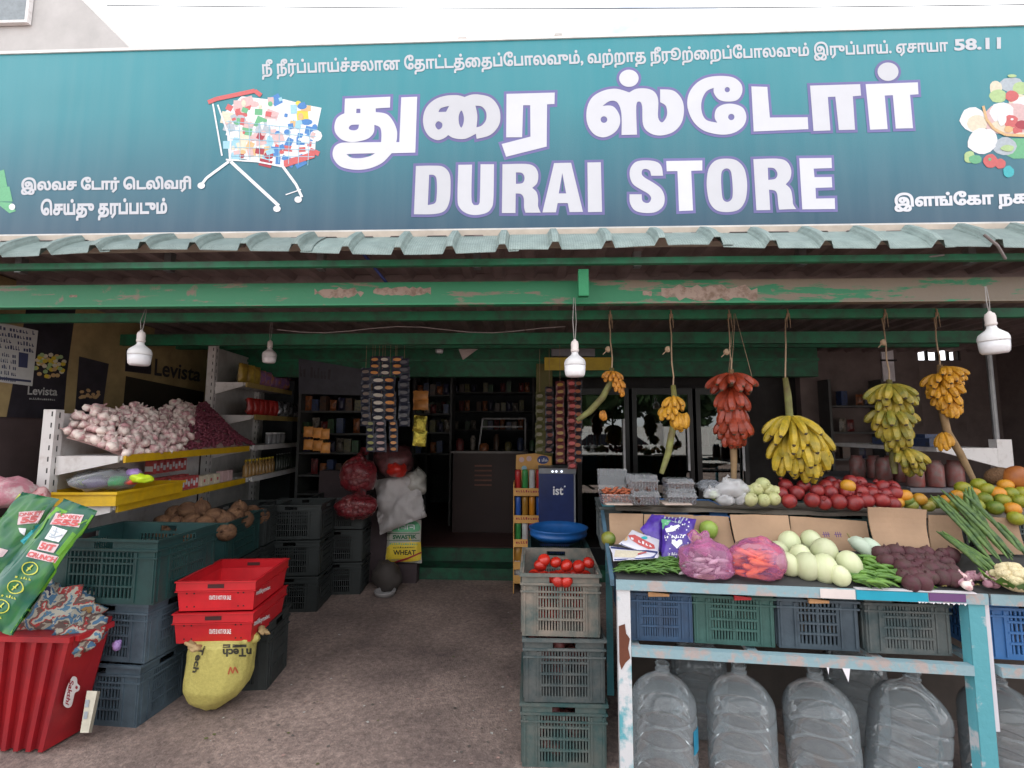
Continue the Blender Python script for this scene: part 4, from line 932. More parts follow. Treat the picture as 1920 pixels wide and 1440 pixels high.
# ---- produce on the deck
def heapstuff(nm, lb_, cat, m, n, fn, smooth=True):
    mb = MB()
    for i in range(n): fn(mb, i)
    return tag(mb.build(nm, m, smooth=smooth), lb_, cat, kind='stuff')
beanm = mat('bean_green', (.09, .2, .03), .45, vs=20, c2=(.04, .1, .02), thr=(.3, .6))
def bean(mb, i):
    px, py = U(1165, 1290), U(1047, 1074); h = .012 + .03 * max(0, 1 - abs(px - 1225) / 70) * (1 - (py - 1047) / 30 * .3)
    p = deck(px, py, U(.004, h)); a = U(-.7, .7); l = U(.05, .085); c = U(-.012, .012)
    pts = [p + Vector((cos(a) * l * (t - .5), sin(a) * l * (t - .5) * .6, sin(t * 3.1) * .008 + c * t)) for t in (0, .25, .5, .75, 1)]
    mb.tube(pts, [.0015, .0042, .0048, .0042, .001], 5)
heapstuff('green_beans', 'heap of slim green beans at the left front of the produce table', 'beans', beanm, 330, bean)
okm = mat('okra_green', (.14, .28, .04), .45, vs=16, c2=(.035, .11, .02), thr=(.3, .6))
def okra(mb, i):
    px, py = U(1602, 1735), U(1043, 1092)
    if py < 1043 + max(0, (px - 1650)) * .45: py = 1045 + (px - 1650) * .5 + U(0, 12)
    p = deck(px, min(py, 1093), U(.006, .045 * max(.2, 1 - abs(px - 1650) / 110))); a = U(-1.2, .2); l = U(.07, .11)
    pts = [p + Vector((cos(a) * l * (t - .5), sin(a) * l * (t - .5) * .7, -.02 * t + sin(t * 3) * .01)) for t in (0, .15, .4, .7, 1)]
    mb.tube(pts, [.003, .009, .0085, .006, .0008], 6)
heapstuff('green_chillies', 'heap of dark and light green chillies beside the pale cabbages', 'chillies', okm, 170, okra)
beetm = mat('beet_skin', (.085, .022, .032), .7, vs=30, c2=(.06, .035, .028), thr=(.3, .6), bump=.3)
def beetfn(v):
    q = 1 + .1 * noise.noise(v * 25); z = v.z * (1.0 if v.z > 0 else 1.25); return (v.x * q, v.y * q, z)
beet = MB().ball((.035, .035, .032), 12, 8, beetfn).tube([(0, 0, .03), (.002, 0, .036), (.003, .002, .04)], [.006, .004, .002], 6).mesh('beetroot', beetm, True)
for i in range(46):
    BS = U(.7, 1.15)
    px = 1652 + (i % 11) * 13 + U(-5, 5); row = i // 11; py = 1030 + row * 14 + U(-3, 3) + max(0, px - 1700) * .06
    if px < 1690 and row > 1: px += 60
    put('beetroot', beet, deck(min(px, 1790), py + 6, .03 + (3 - row) * .005), 'dark purple beetroot in the heap in front of the tallest cardboard', 'beetroot', 'beetroots heaped on the table', None, BS)
cabm = mat('pale_cabbage', (.62, .63, .42), .45, vs=9, c2=(.5, .54, .3), thr=(.35, .7), bump=.15, bs=12, vsc=(1, 1, .2))
cab = MB().ball((.052, .052, .060), 20, 14, lambda v: v * (1 + .05 * noise.noise(v * 18) + .014 * cos(7 * math.atan2(v.y, v.x)) - .006 * abs(noise.noise(v * 60)))).mesh('pale_cabbage', cabm, True)
CABL = {(1480, 1018): 'top left pale cabbage of the pile, just right of the pink bag knot', (1521, 1015): 'topmost middle pale cabbage of the pile against the cardboard', (1545, 1035): 'large pale cabbage in the upper right of the pile', (1500, 1042): 'pale cabbage in the centre of the pile, half covered by others', (1478, 1058): 'pale cabbage in the lower left, touching the bag of carrots', (1513, 1062): 'large pale cabbage at the front centre of the pile', (1592, 1058): 'rightmost pale cabbage of the pile, beside the chillies', (1546, 1066): 'pale cabbage in the front, right of the largest front one', (1575, 1080): 'lowest pale cabbage of the pile, nearest the blue taped rail', (1460, 1035): 'pale cabbage furthest left, peeping out behind the bag of carrots'}
for px, py, s_, up in ((1480, 1018, .95, .07), (1521, 1015, .95, .08), (1545, 1035, 1.08, .09), (1500, 1042, .9, .07), (1478, 1058, .9, .05), (1513, 1062, 1.05, .055), (1592, 1058, .95, .06), (1546, 1066, .98, .055), (1575, 1080, .78, .045), (1460, 1035, .8, .06)):
    put('pale_cabbage', cab, deck(px, py, up * .72), CABL[(px, py)], 'cabbage', 'pale cabbages piled on the table', (U(-.3, .3), U(-.6, .6), U(0, 6)), s_)
gour = mat('pale_gourd', (.55, .62, .5), .45, vs=6, c2=(.42, .52, .4), thr=(.3, .7))
for px0, py0, px1, py1, lb_ in ((1590, 1012, 1640, 1050, 'pale green pointed gourd leaning left on the cardboard above the chillies'), (1612, 1018, 1655, 1046, 'pale green pointed gourd lying to the right above the chillies')):
    a, b_ = atR(px0, py0, 2.47), atR(px1, py1, 2.40); pts = [a + (b_ - a) * t + Vector((0, 0, .02 * sin(t * 3.1))) for t in [i / 8 for i in range(9)]]
    o = MB().tube(pts, [.006, .02, .03, .034, .034, .032, .028, .02, .006], 12).build('gourd', gour, smooth=True); tag(o, lb_, 'gourd', 'pale gourds')
stalk = MB().tube([atR(1588, 1000, 2.47), atR(1594, 1008, 2.46), atR(1604, 1020, 2.44)], [.003, .005, .004], 6).build('dry_twig', mat('dry_stem', (.25, .2, .08), .8)); tag(stalk, 'thin dry stem above the left pale gourd', 'stem')
mang = fruit('mango', .045, mat('mango_green', (.36, .46, .09), .4, vs=5, c2=(.2, .34, .05)), .0, 1.0, bump=.06)
put('mango', mang, at(1329, 993, 2.5), 'yellow green mango standing alone before the cardboard', 'mango', None, (.3, .5, 0), 1.05)
put('mango', mang, at(1300, 1006, 2.5), 'green mango half hidden behind the pink bag', 'mango', None, (.3, 1.5, 0), .8)
put('mango', mang, at(1465, 1004, 2.5), 'green mango peeping out behind the pale cabbages', 'mango', None, (.3, 1.5, 0), .7)
lime = fruit('green_orange', .032, mat('dark_green_rind', (.07, .16, .03), .35, vs=6, c2=(.25, .2, .03), thr=(.4, .6)), .05, .95)
put('green_orange', lime, at(1141, 1010, 2.42), 'dark green orange at the left end of the table beside the cardboard', 'orange', None, None, 1.1)
# small onions and garlic at the middle, cauliflower
onn = fruit('small_onion', .02, mat('shallot_skin', (.42, .24, .26), .4, vs=10, c2=(.2, .06, .12)), -.6, .85)
gar = None
def garlic_mesh(m):
    def fn(v):
        a = math.atan2(v.y, v.x); q = sqrt(v.x ** 2 + v.y ** 2) / .026
        k = 1 + .07 * cos(6 * a) * q; z = v.z * .78
        if v.z > 0: t = max(0, 1 - q * 1.6); z += .013 * t * t
        return (v.x * k, v.y * k, z)
    mb = MB().ball((.026, .026, .024), 14, 8, fn); mb.tube([(0, 0, .03), (.001, 0, .036), (.002, .001, .040)], [.005, .0035, .002], 5); return mb.mesh('garlic_bulb', m, True)
garm = mat('garlic_skin', (.8, .68, .62), .5, vs=22, c2=(.55, .27, .29), thr=(.40, .56), bump=.3, bs=80, vsc=(1, 1, .35)); gar = garlic_mesh(garm)
for i in range(26):
    px, py = U(1780, 1880), U(1074, 1097); put('small_onion', onn, deck(px, py, .016 + U(0, .012)), 'small purple shallot scattered near the middle leg, below the drumsticks', 'shallot', 'shallots scattered near the middle leg', None, U(.6, 1))
for px, py in ((1790, 1076), (1805, 1082), (1851, 1084), (1866, 1090), (1812, 1098)):
    put('garlic_bulb', gar, deck(px, py, .022), 'white garlic bulb lying among the small shallots near the middle leg', 'garlic', 'garlic among the shallots', None, .8)
gbit = mat('dry_leaf_bits', (.25, .2, .06), .8)
heapstuff('leaf_scraps', 'dry leaf scraps between the shallots and the cauliflower', 'scraps', gbit, 60, lambda mb, i: (lambda p, a: mb.add([p, p + Vector((cos(a) * .02, sin(a) * .02, .004)), p + Vector((cos(a + .6) * .014, sin(a + .6) * .014, .008))], [(0, 1, 2)]))(deck(U(1750, 1915), U(1085, 1100), .004), U(0, 6)))
caul = thing('cauliflower', 'cream white cauliflower with green leaves at the right edge of the table', 'cauliflower', deck(1903, 1085, .05))
mb = MB()
for i in range(60):
    a, e_ = U(0, 6.3), U(-.1, 1.5); r_ = .06; mb.ball((.018, .018, .016), 7, 5, None, Matrix.Translation((r_ * cos(a) * cos(e_), r_ * sin(a) * cos(e_), r_ * sin(e_) * .8)))
mb.ball((.06, .06, .05), 12, 8); mb.build('head', mat('cauliflower_cream', (.72, .62, .4), .7, vs=50, c2=(.55, .45, .25), bump=.5, bs=200), caul, smooth=True)
for i in range(5):
    a = 2.2 + i * .7; mb = MB(); mb.add([(.03 * cos(a), .03 * sin(a), -.04), (.09 * cos(a - .35), .09 * sin(a - .35), -.01), (.11 * cos(a), .11 * sin(a), .02), (.09 * cos(a + .35), .09 * sin(a + .35), -.01)], [(0, 1, 2, 3)]); mb.build('leaf', okm, caul)
# drumsticks: long ridged pods
drm = mat('drumstick_green', (.12, .2, .05), .6, vs=30, c2=(.035, .08, .03), thr=(.35, .6), vsc=(1, 1, 1))
dt = thing('drumstick_bunch', 'bunch of long green drumstick pods leaning from the table front up to the rear tier', 'drumsticks', deck(1860, 1070, .02))
def pod(a, b_, r=.0085, sag=.01):
    pts = [a + (b_ - a) * t + Vector((U(-.002, .002), 0, sag * sin(t * 3.14) + U(-.002, .002))) for t in [i / 10 for i in range(11)]]
    part(MB().tube(pts, [r * .3, r * .7] + [r * U(.9, 1.1) for _ in range(7)] + [r * .7, r * .25], 6), 'pod', drm, dt, True)
for i in range(11):   # upper bunch going from top-left down to right
    a = atR(1748 + i * 6 + U(-5, 5), 921 + U(-4, 14), 2.56 - i * .006); b_ = atR(1865 + i * 5 + U(-8, 8), 1040 + U(-12, 26), 2.33 + i * .004); pod(a, b_)
for i in range(9):
    a = atR(1757 + i * 4 + U(-4, 4), 993 + i * 3 + U(-6, 6), 2.46); b_ = atR(1846 + i * 4 + U(-6, 6), 1072 + U(-8, 8), 2.24); pod(a, b_)
for i in range(8):    # a steeper bunch standing towards the right
    a = atR(1808 + i * 2.6, 916 + U(-5, 8), 2.60); b_ = atR(1818 + i * 6, 1010 + U(-8, 8), 2.40); pod(a, b_)
for i in range(3):
    a = atR(1872 + i * 7, 980 + i * 6, 2.48); b_ = atR(1925 + i * 6, 1042 + i * 8, 2.35); pod(a, b_)

# ---- packets and bags
def pillow(w_, h, th, n=12, wr=.15, seed=0, crimp=True):
    """sealed plastic pouch: two bulging faces meeting at flat seams; lies in XZ, faces -Y"""
    V = []; F_ = []
    for s_ in (-1, 1):
        for j in range(n + 1):
            v = j / n * 2 - 1
            for i in range(n + 1):
                u = i / n * 2 - 1; k = max(0, (1 - abs(u) ** 2.5)) ** .6 * max(0, (1 - abs(v) ** 3)) ** .6
                q = noise.noise((u * 1.8 + seed, v * 1.8, s_)) * wr * th + noise.noise((u * 5 + seed, v * 5, s_)) * wr * .4 * th
                zig = .0 if not crimp or j not in (0, n) else (.004 if i % 2 else -.0)
                V.append((u * w_ / 2 * (1 - .05 * (1 - abs(v))), s_ * (th / 2 * k + q * (k > 0) * min(1, k * 3)) + q * .6, v * h / 2 + zig))
    N = (n + 1) ** 2
    for j in range(n):
        for i in range(n): a = j * (n + 1) + i; F_ += [(a, a + 1, a + n + 2, a + n + 1), (N + a, N + a + n + 1, N + a + n + 2, N + a + 1)]
    mb = MB(); mb.add(V, F_); return mb
def pouch4(corn, th, m, nm='pouch', root=None, seed=0, n=14, wr=.3):
    """pouch stretched between four points of the place (tl,tr,br,bl)"""
    P = [Vector(c) for c in corn]; nrm = (P[1] - P[0]).cross(P[3] - P[0]).normalized()
    if nrm.dot(CP - P[0]) < 0: nrm = -nrm
    base = pillow(2, 2, 1, n, wr, seed); mb = MB(); V = []
    for (x, y, z) in base.v:
        u = (x + 1) / 2; v = (1 - z) / 2; V.append((P[0] * (1 - u) + P[1] * u) * (1 - v) + (P[3] * (1 - u) + P[2] * u) * v - nrm * y * th)
    mb.add(V, base.f); return part(mb, nm, m, root, True)
wp = mat('packet_white', (.68, .66, .74), .3, vs=6, var=.1)
t1 = thing('detergent_packet', 'white detergent packet with a red oval logo lying flat left of the purple packet', 'packet', deck(1190, 1030, .02))
o = pouch4([at(1185, 994, 2.42), at(1236, 1012, 2.38), at(1236, 1046, 2.27), at(1160, 1020, 2.3)], .02, wp, 'pouch', t1, 4)
sfm = meshsurf([o]); mb = MB().use(PR['red'])
vs, fs = filled([[(1178, 1004), (1190, 1003), (1205, 1011), (1226, 1022), (1228, 1029), (1216, 1030), (1198, 1022), (1182, 1012)]]); onto(mb, vs, fs, sfm, .002)
mb.use(PR['white']); qmarks(mb, 6, [(1182, 1006), (1224, 1023), (1223, 1028), (1182, 1012)], sfm, .0035)
mb.use(PR['teal']); vs, fs = filled([disc2(1208, 1009, 6, 3)]); onto(mb, vs, fs, sfm, .002)
mb.use(PR['orange']); vs, fs = filled([disc2(1171, 1011, 6, 3.5)]); onto(mb, vs, fs, sfm, .002)
mb.use(PR['navy']); stroke(mb, [(1163, 1022), (1200, 1035), (1232, 1045)], 2.5, sfm, .002); part(mb, 'printed_logo', None, t1)
t1 = thing('detergent_packet', 'white and tan detergent packet lying under the red oval one, nearest the beans', 'packet', deck(1185, 1050, .01))
o = pouch4([at(1142, 1024, 2.36), at(1236, 1034, 2.3), at(1234, 1046, 2.2), at(1150, 1052, 2.2)], .018, wp, 'pouch', t1, 9); sfm = meshsurf([o])
mb = MB().use(PR['cream']); onto(mb, [(1154, 1032), (1205, 1034), (1190, 1046), (1152, 1045)], [(0, 1, 2, 3)], sfm, .002); mb.use(PR['navy']); stroke(mb, [(1145, 1027), (1200, 1032), (1232, 1036)], 3, sfm, .002); stroke(mb, [(1152, 1050), (1234, 1045)], 2, sfm, .002)
mb.use(PR['red']); stroke(mb, [(1196, 1040), (1212, 1036)], 2.5, sfm, .003); part(mb, 'printed_band', None, t1)
vio = mat('packet_violet', (.09, .04, .36), .28, vs=22, c2=(.05, .02, .22), thr=(.35, .6))
t1 = thing('snack_packet', 'violet packet with white hearts standing between the detergent and the pink bag', 'packet', deck(1265, 1045, .02))
o = pouch4([at(1240, 968, 2.44), at(1306, 973, 2.44), at(1288, 1052, 2.28), at(1240, 1050, 2.28)], .05, vio, 'pouch', t1, 2); sfm = meshsurf([o])
o2 = pouch4([at(1222, 965, 2.50), at(1246, 966, 2.48), at(1240, 1036, 2.34), at(1200, 992, 2.44)], .03, vio, 'pouch', t1, 7)
mb = MB().use(PR['green']); onto(mb, [(1235, 973), (1258, 976), (1252, 985), (1232, 988)], [(0, 1, 2, 3)], sfm, .003); mb.use(PR['white'])
for cx, cy, s_ in ((1269, 1019, 10), (1262, 990, 6)): 
    vs, fs = filled([[(cx, cy + s_), (cx - s_, cy), (cx - s_ * .9, cy - s_ * .6), (cx - s_ * .4, cy - s_ * .7), (cx, cy - s_ * .3), (cx + s_ * .4, cy - s_ * .7), (cx + s_ * .9, cy - s_ * .6), (cx + s_, cy)]]); onto(mb, vs, fs, sfm, .003)
vs, fs = filled([[(1247, 992), (1272, 984), (1275, 987), (1262, 997), (1250, 999)]]); onto(mb, vs, fs, sfm, .003)
for k in range(2): qmarks(mb, 9, [(1246 + k * 6, 1004 + k * 32), (1284 - k * 10, 1003 + k * 32), (1282 - k * 10, 1009 + k * 32), (1246 + k * 6, 1010 + k * 32)], sfm, .003)
for i in range(26): x, y = U(1246, 1292), U(978, 1046); vs, fs = filled([disc2(x, y, U(.7, 1.6), None, 6)]); onto(mb, vs, fs, sfm, .0026)
mb.use(PR['grey'])
for i in range(7): stroke(mb, [(1249 + i * 7, 967), (1246 + i * 7, 973)], 2.5, sfm, .0032)
part(mb, 'printed_art', None, t1)

def bag(lb_, c, r, m, seed, root=True, sq=.7, n=26, ruf=.2):
    def fn(v):
        u = v.normalized(); k = 1 + ruf * noise.noise(u * 1.6 + Vector((seed, 0, 0))) + ruf * .6 * noise.noise(u * 4 + Vector((0, seed, 0))) + ruf * .35 * abs(noise.noise(u * 9 + Vector((0, seed, 3))))
        z = v.z * k
        if z < -r[2] * sq: z = -r[2] * sq
        return (v.x * k, v.y * k, z)
    return MB().ball(r, n, int(n * .7), fn)
pink = film('pink_bag_film', (.9, .28, .6), .12, .2, .5, (1, .62, .84))
c = deck(1322, 1052, .06); t1 = thing('pink_plastic_bag', 'translucent pink plastic bag of pale vegetables, right of the violet packet', 'bag', c)
bag('', c, (.125, .09, .088), pink, 3).build('bag_film', None, t1, smooth=True).data.materials.append(pink)
bs2 = bag('', c, (.05, .03, .045), pink, 8, ruf=.5); bs2.build('knotted_top', pink, t1, (-.02, .0, .08), (0, 1.1, 0), True)
rad = mat('pale_radish', (.55, .52, .5), .5, vs=12, c2=(.25, .22, .24), thr=(.4, .6))
for i in range(26):
    a = U(0, 3.14); p = c + Vector((U(-.095, .085), U(-.05, .03), U(-.045, .025))); l = U(.03, .05); d = Vector((cos(a), .2 * sin(a), .35 * sin(a))) * l
    o = MB().tube([-d, -d * .3, d * .3, d], [.004, .010, .009, .002], 7).build('pale_radish', rad, None, p, smooth=True); tag(o, 'small pale radish inside the pink plastic bag by the violet packet', 'radish', 'pale radishes in the pink bag')
c = deck(1417, 1050, .062); t1 = thing('pink_plastic_bag', 'translucent pink plastic bag full of orange carrots, next to the cabbages', 'bag', c)
bag('', c, (.128, .09, .095), pink, 11).build('bag_film', pink, t1, smooth=True)
carm = mat('carrot_orange', (.85, .22, .02), .4, vs=20, c2=(.7, .14, .015), vsc=(1, 1, 4)); carm2 = mat('carrot_in_film', (.8, .16, .06), .4, vs=10)
for i in range(22):
    a = U(-.9, .5); px, py = 1417 + U(-38, 34), 1053 + U(-18, 20); p = at(px, py, 2.21 + U(0, .05)); l = U(.045, .07)
    d = Vector((cos(a), .25, -sin(a) * .6 - .15)) * l
    o = MB().tube([-d, -d * .8, d * .2, d * .85, d], [.003, .0135, .011, .005, .001], 9).build('carrot', carm, None, p, smooth=True); tag(o, 'orange carrot inside the translucent pink plastic bag', 'carrot', 'carrots in the pink bag')

# ---- rear tier goods
clear = film('clear_box_plastic', (.6, .62, .66), .14, .06, .5, (.9, .92, .95))
def clambox(lb_, p, w_=.15, d=.11, h=.05, fill=None, open_=False, rz=0, cat='container', n=26, fr=.011):
    t_ = thing('clear_food_box', lb_, cat, p, rz, 'clear plastic food boxes on the rear tier')
    mb = MB(); a, b_ = w_ / 2, d / 2
    mb.hexa([(-a * .9, -b_ * .9, 0), (a * .9, -b_ * .9, 0), (a * .9, b_ * .9, 0), (-a * .9, b_ * .9, 0)], [(-a, -b_, h), (a, -b_, h), (a, b_, h), (-a, b_, h)]); mb.f = [f for i, f in enumerate(mb.f) if i != 1]; mb.mi = mb.mi[:len(mb.f)]; mb.build('tray', clear, t_)
    lid = MB(); lid.hexa([(-a, -.0, 0), (a, -.0, 0), (a, d, 0), (-a, d, 0)], [(-a * .92, d * .06, h * .5), (a * .92, d * .06, h * .5), (a * .92, d * .94, h * .5), (-a * .92, d * .94, h * .5)]); lid.f = [f for i, f in enumerate(lid.f) if i != 0]; lid.mi = lid.mi[:len(lid.f)]
    lo = lid.build('lid', clear, t_, (0, -b_, h + .002))
    if open_: lo.location = (0, b_, h); lo.rotation_euler = (radians(70), 0, 0)
    rb = MB()
    for i in range(9): x = -a * .9 + i * a * .225; rb.box(x - .0012, x + .0012, -b_ * 1.0 - .002, -b_ * .96, h * .1, h * .95)
    rb.box(-a - .004, a + .004, -b_ - .005, -b_ - .001, h - .003, h + .003); rb.build('ribs', clear, t_)
    if fill:
        fm_, sh = fill; f = MB()
        for i in range(n):
            f.ball(sh, 7, 5, None, Matrix.Translation((U(-a * .8, a * .8), U(-b_ * .8, b_ * .8), U(.1, .95) * h * (1.5 if open_ else .85))) @ Matrix.Rotation(U(0, 3), 4, 'Z') @ Matrix.Rotation(U(-.8, .8), 4, 'X'))
        f.build('contents', fm_, t_, smooth=True)['kind'] = 'stuff'
    return t_
drs = mat('dried_orange', (.5, .13, .05), .5, vs=20, c2=(.3, .07, .03)); drk = mat('dark_dates', (.08, .03, .02), .35)
clambox('open clear box heaped with orange dried dates, at the left end of the rear tier', atR(1155, 944, 2.62), .17, .13, .055, (drs, (.007, .018, .006)), True, n=120)
clambox('clear box tilted on top of another, right of the orange dates', atR(1204, 921, 2.62) , .14, .11, .06, (drk, (.013, .02, .012)), rz=.1)
clambox('clear box of grey dates below the tilted box, right of the orange dates', atR(1208, 944, 2.60), .14, .11, .045, (drk, (.013, .02, .012)))
clambox('upper clear box of the stack above the bright blue crate', atR(1271, 918, 2.64), .14, .11, .04, (drk, (.012, .018, .01)))
clambox('middle clear box of the stack above the bright blue crate', atR(1272, 929, 2.64), .145, .11, .03, (drk, (.012, .018, .01)))
clambox('lowest clear box of the stack above the bright blue crate', atR(1274, 943, 2.62), .15, .11, .04, (drk, (.012, .018, .01)))
pf = mat('folded_paper', (.5, .4, .34), .8)
for px, lb_ in ((1160, 'torn cream paper under the orange dates'), (1270, 'torn cream paper under the stacked clear boxes')):
    o = MB().box(-.07, .07, -.02, .1, 0, .006).build('paper_scrap', pf, None, atR(px, 946, 2.545), (0, 0, .05)); tag(o, lb_, 'paper')
wf = film('white_bag_film', (.72, .72, .74), .42, .3, .4, (.9, .9, .9))
for px, py, r_, sd, lb_ in ((1372, 915, (.075, .05, .052), 2, 'large crumpled white plastic bag left of the pale guavas'), (1360, 935, (.045, .04, .04), 5, 'small round white plastic bag in front of the large white one'), (1336, 925, (.05, .035, .03), 6, 'flattened white plastic bag left of the large white one'), (1388, 932, (.035, .035, .045), 9, 'small white plastic bag beside the guavas')):
    c = atR(px, py, 2.62); t1 = thing('white_plastic_bag', lb_, 'bag', c); bag('', c, r_, wf, sd, ruf=.3, sq=.85).build('bag_film', wf, t1, smooth=True)
    MB().tube([(-r_[0] * .3, -r_[1] * .3, r_[2] * .8), (-r_[0] * .45, -r_[1] * .4, r_[2] * 1.15), (-r_[0] * .3, -r_[1] * .5, r_[2] * 1.3)], [.008, .004, .009], 8).build('twisted_neck', wf, t1)
hb = film('grey_bag_film', (.3, .32, .36), .3, .2, .5); c = atR(1330, 912, 2.66); t1 = thing('grey_plastic_bag', 'thin grey plastic bag draped left of the white bags, a yellow fruit under it', 'bag', c)
bag('', c, (.06, .04, .035), hb, 14, ruf=.5).build('bag_film', hb, t1, smooth=True)
put('yellow_fruit', mang, atR(1341, 927, 2.64), 'yellow fruit half covered by the thin grey plastic bag', 'fruit', None, (.2, .4, 0), .7)
guav = MB().ball((.034, .034, .04), 16, 11, lambda v: v * (1 + .02 * noise.noise(v * 40))).lathe([(.002, .037), (.006, .041), (.0075, .046), (.004, .043), (.001, .042)], 8).mesh('guava', mat('guava_cream', (.52, .49, .27), .5, vs=12, c2=(.38, .42, .18)), True)
for i, (px, py) in enumerate(((1407, 937), (1432, 938), (1451, 936), (1418, 918), (1441, 919), (1403, 922), (1453, 922), (1430, 908))):
    put('guava', guav, atR(px, py, 2.6 + (.0 if py > 930 else .04)), 'pale cream guava, ' + ['bottom row left', 'bottom row middle', 'bottom row right', 'upper row left', 'upper row right', 'second row far left, touching the white bag', 'second row far right, touching the pomegranates', 'single one on top'][i] + ' of the small pile', 'guava', 'guavas piled on the rear tier', (U(-.4, .2) + pi / 2 * .8, U(-.3, .3), U(-.3, .3)))
pom = fruit('pomegranate', .037, mat('pomegranate_skin', (.27, .022, .02), .42, vs=22, c2=(.13, .012, .018), thr=(.32, .6)), .0, .95, bump=.05)
def crown(me_src, m):
    pass
pomc = MB().ball((.037, .037, .036), 14, 10, lambda v: v * (1 + .05 * noise.noise(v * 20))).lathe([(.006, .033), (.009, .040), (.012, .048), (.009, .041), (.004, .036)], 10).mesh('pomegranate', mat('pomegranate_skin', ()), True)
RN = ['front', 'second', 'third', 'back']; ON = ['first', 'second', 'third', 'fourth', 'fifth', 'sixth', 'seventh', 'eighth', 'ninth', 'tenth', 'eleventh', 'twelfth', 'thirteenth', 'fourteenth', 'fifteenth', 'sixteenth', 'seventeenth', 'eighteenth', 'nineteenth', 'twentieth']
rows = [(940, 2.58, [1476, 1519, 1548, 1575, 1598, 1622, 1648]), (925, 2.63, [1465, 1496, 1533, 1560, 1588, 1612, 1637, 1660, 1680]), (914, 2.69, [1475, 1505, 1545, 1570, 1600, 1628, 1655, 1672]), (905, 2.75, [1560, 1592, 1615])]
for r_, (py, Y, xs) in enumerate(rows):
    for q_, px in enumerate(xs): put('pomegranate', pomc if R() < .7 else pom, atR(px + U(-4, 4), py + U(-4, 4) + (px - 1560) * .02, Y), RN[r_] + ' row pomegranate of the long red pile, ' + ON[q_] + ' from the guavas', 'pomegranate', 'pomegranates piled on the rear tier', (U(0, 2.5), U(-1, 1), U(0, 6)))
for px, py, Y in ((1605, 942, 2.58), (1672, 945, 2.6)): put('pomegranate', pomc, atR(px, py, Y), ('pomegranate wedged low at the front edge beside the tall cardboard' if px < 1650 else 'pomegranate at the right end of the pile, next to the oranges'), 'pomegranate', 'pomegranates piled on the rear tier')
orm = mat('orange_rind', (.6, .22, .012), .4, vs=8, c2=(.4, .22, .02), bump=.2, bs=300); org = fruit('orange', .034, orm, .06, .95)
ylm = mat('sweet_lime_rind', (.38, .33, .02), .42, vs=6, c2=(.09, .15, .015), thr=(.35, .65), bump=.2, bs=300); yl = fruit('sweet_lime', .034, ylm, .06, .95)
for px, py in ((1696, 930), (1724, 936), (1682, 942), (1590, 911)): put('orange', org, atR(px, py, 2.62), {1696: 'bright orange fruit, upper left of the two standing right of the pomegranates', 1724: 'bright orange fruit, right of the pomegranates, nearest the drumsticks', 1682: 'orange fruit tucked against the last pomegranates, low', 1590: 'single orange fruit lying on top of the red pomegranates'}[px], 'orange', 'oranges by the pomegranates')
for px, py in ((1708, 947), (1740, 948), (1700, 938), (1755, 942)): put('sweet_lime', lime, atR(px, py, 2.62), {1708: 'dark green fruit, leftmost of the front pair under the oranges', 1740: 'dark green fruit under the right orange, front row', 1700: 'dark green fruit between the two bright oranges', 1755: 'dark green fruit nearest the drumstick tips, right of the oranges'}[px], 'sweet lime', 'dark green fruits under the oranges')
SWL = ((1795, 930), (1830, 948), (1865, 952), (1898, 955), (1880, 938), (1845, 935), (1815, 942), (1790, 948), (1912, 940), (1870, 925), (1895, 925), (1850, 918), (1825, 925), (1918, 925), (1905, 972), (1775, 940), (1805, 915), (1835, 908), (1885, 910))
for i, (px, py) in enumerate(SWL):
    put('sweet_lime' if i % 3 else 'orange', yl if i % 3 else org, atR(px, py, 2.6 + (955 - py) * .003), ('yellow green sweet lime' if i % 3 else 'orange among the sweet limes') + ' at the right end, ' + ('front' if py > 940 else 'middle' if py > 922 else 'back') + ' row, ' + ON[sorted([q[0] for q in SWL if ('f' if q[1] > 940 else 'm' if q[1] > 922 else 'b') == ('f' if py > 940 else 'm' if py > 922 else 'b')]).index(px)] + ' from left', 'sweet lime' if i % 3 else 'orange', 'sweet limes at the right end' if i % 3 else 'oranges among the sweet limes')
pap = fruit('papaya', .06, mat('papaya_skin', (.42, .14, .02), .5, vs=9, c2=(.25, .07, .02)), 0, 1.2); put('papaya', pap, atR(1905, 897, 2.75), 'large orange papaya at the top right of the rear tier', 'papaya', None, (.3, .2, 0), 1.0)
pap2 = fruit('pineapple', .055, mat('pineapple_skin', (.14, .07, .03), .7, vs=60, bump=1., bs=120), 0, 1.3); put('pineapple', pap2, atR(1872, 893, 2.8), 'dark brown rough fruit left of the papaya', 'fruit', None, (.3, 1.2, 0), .8)
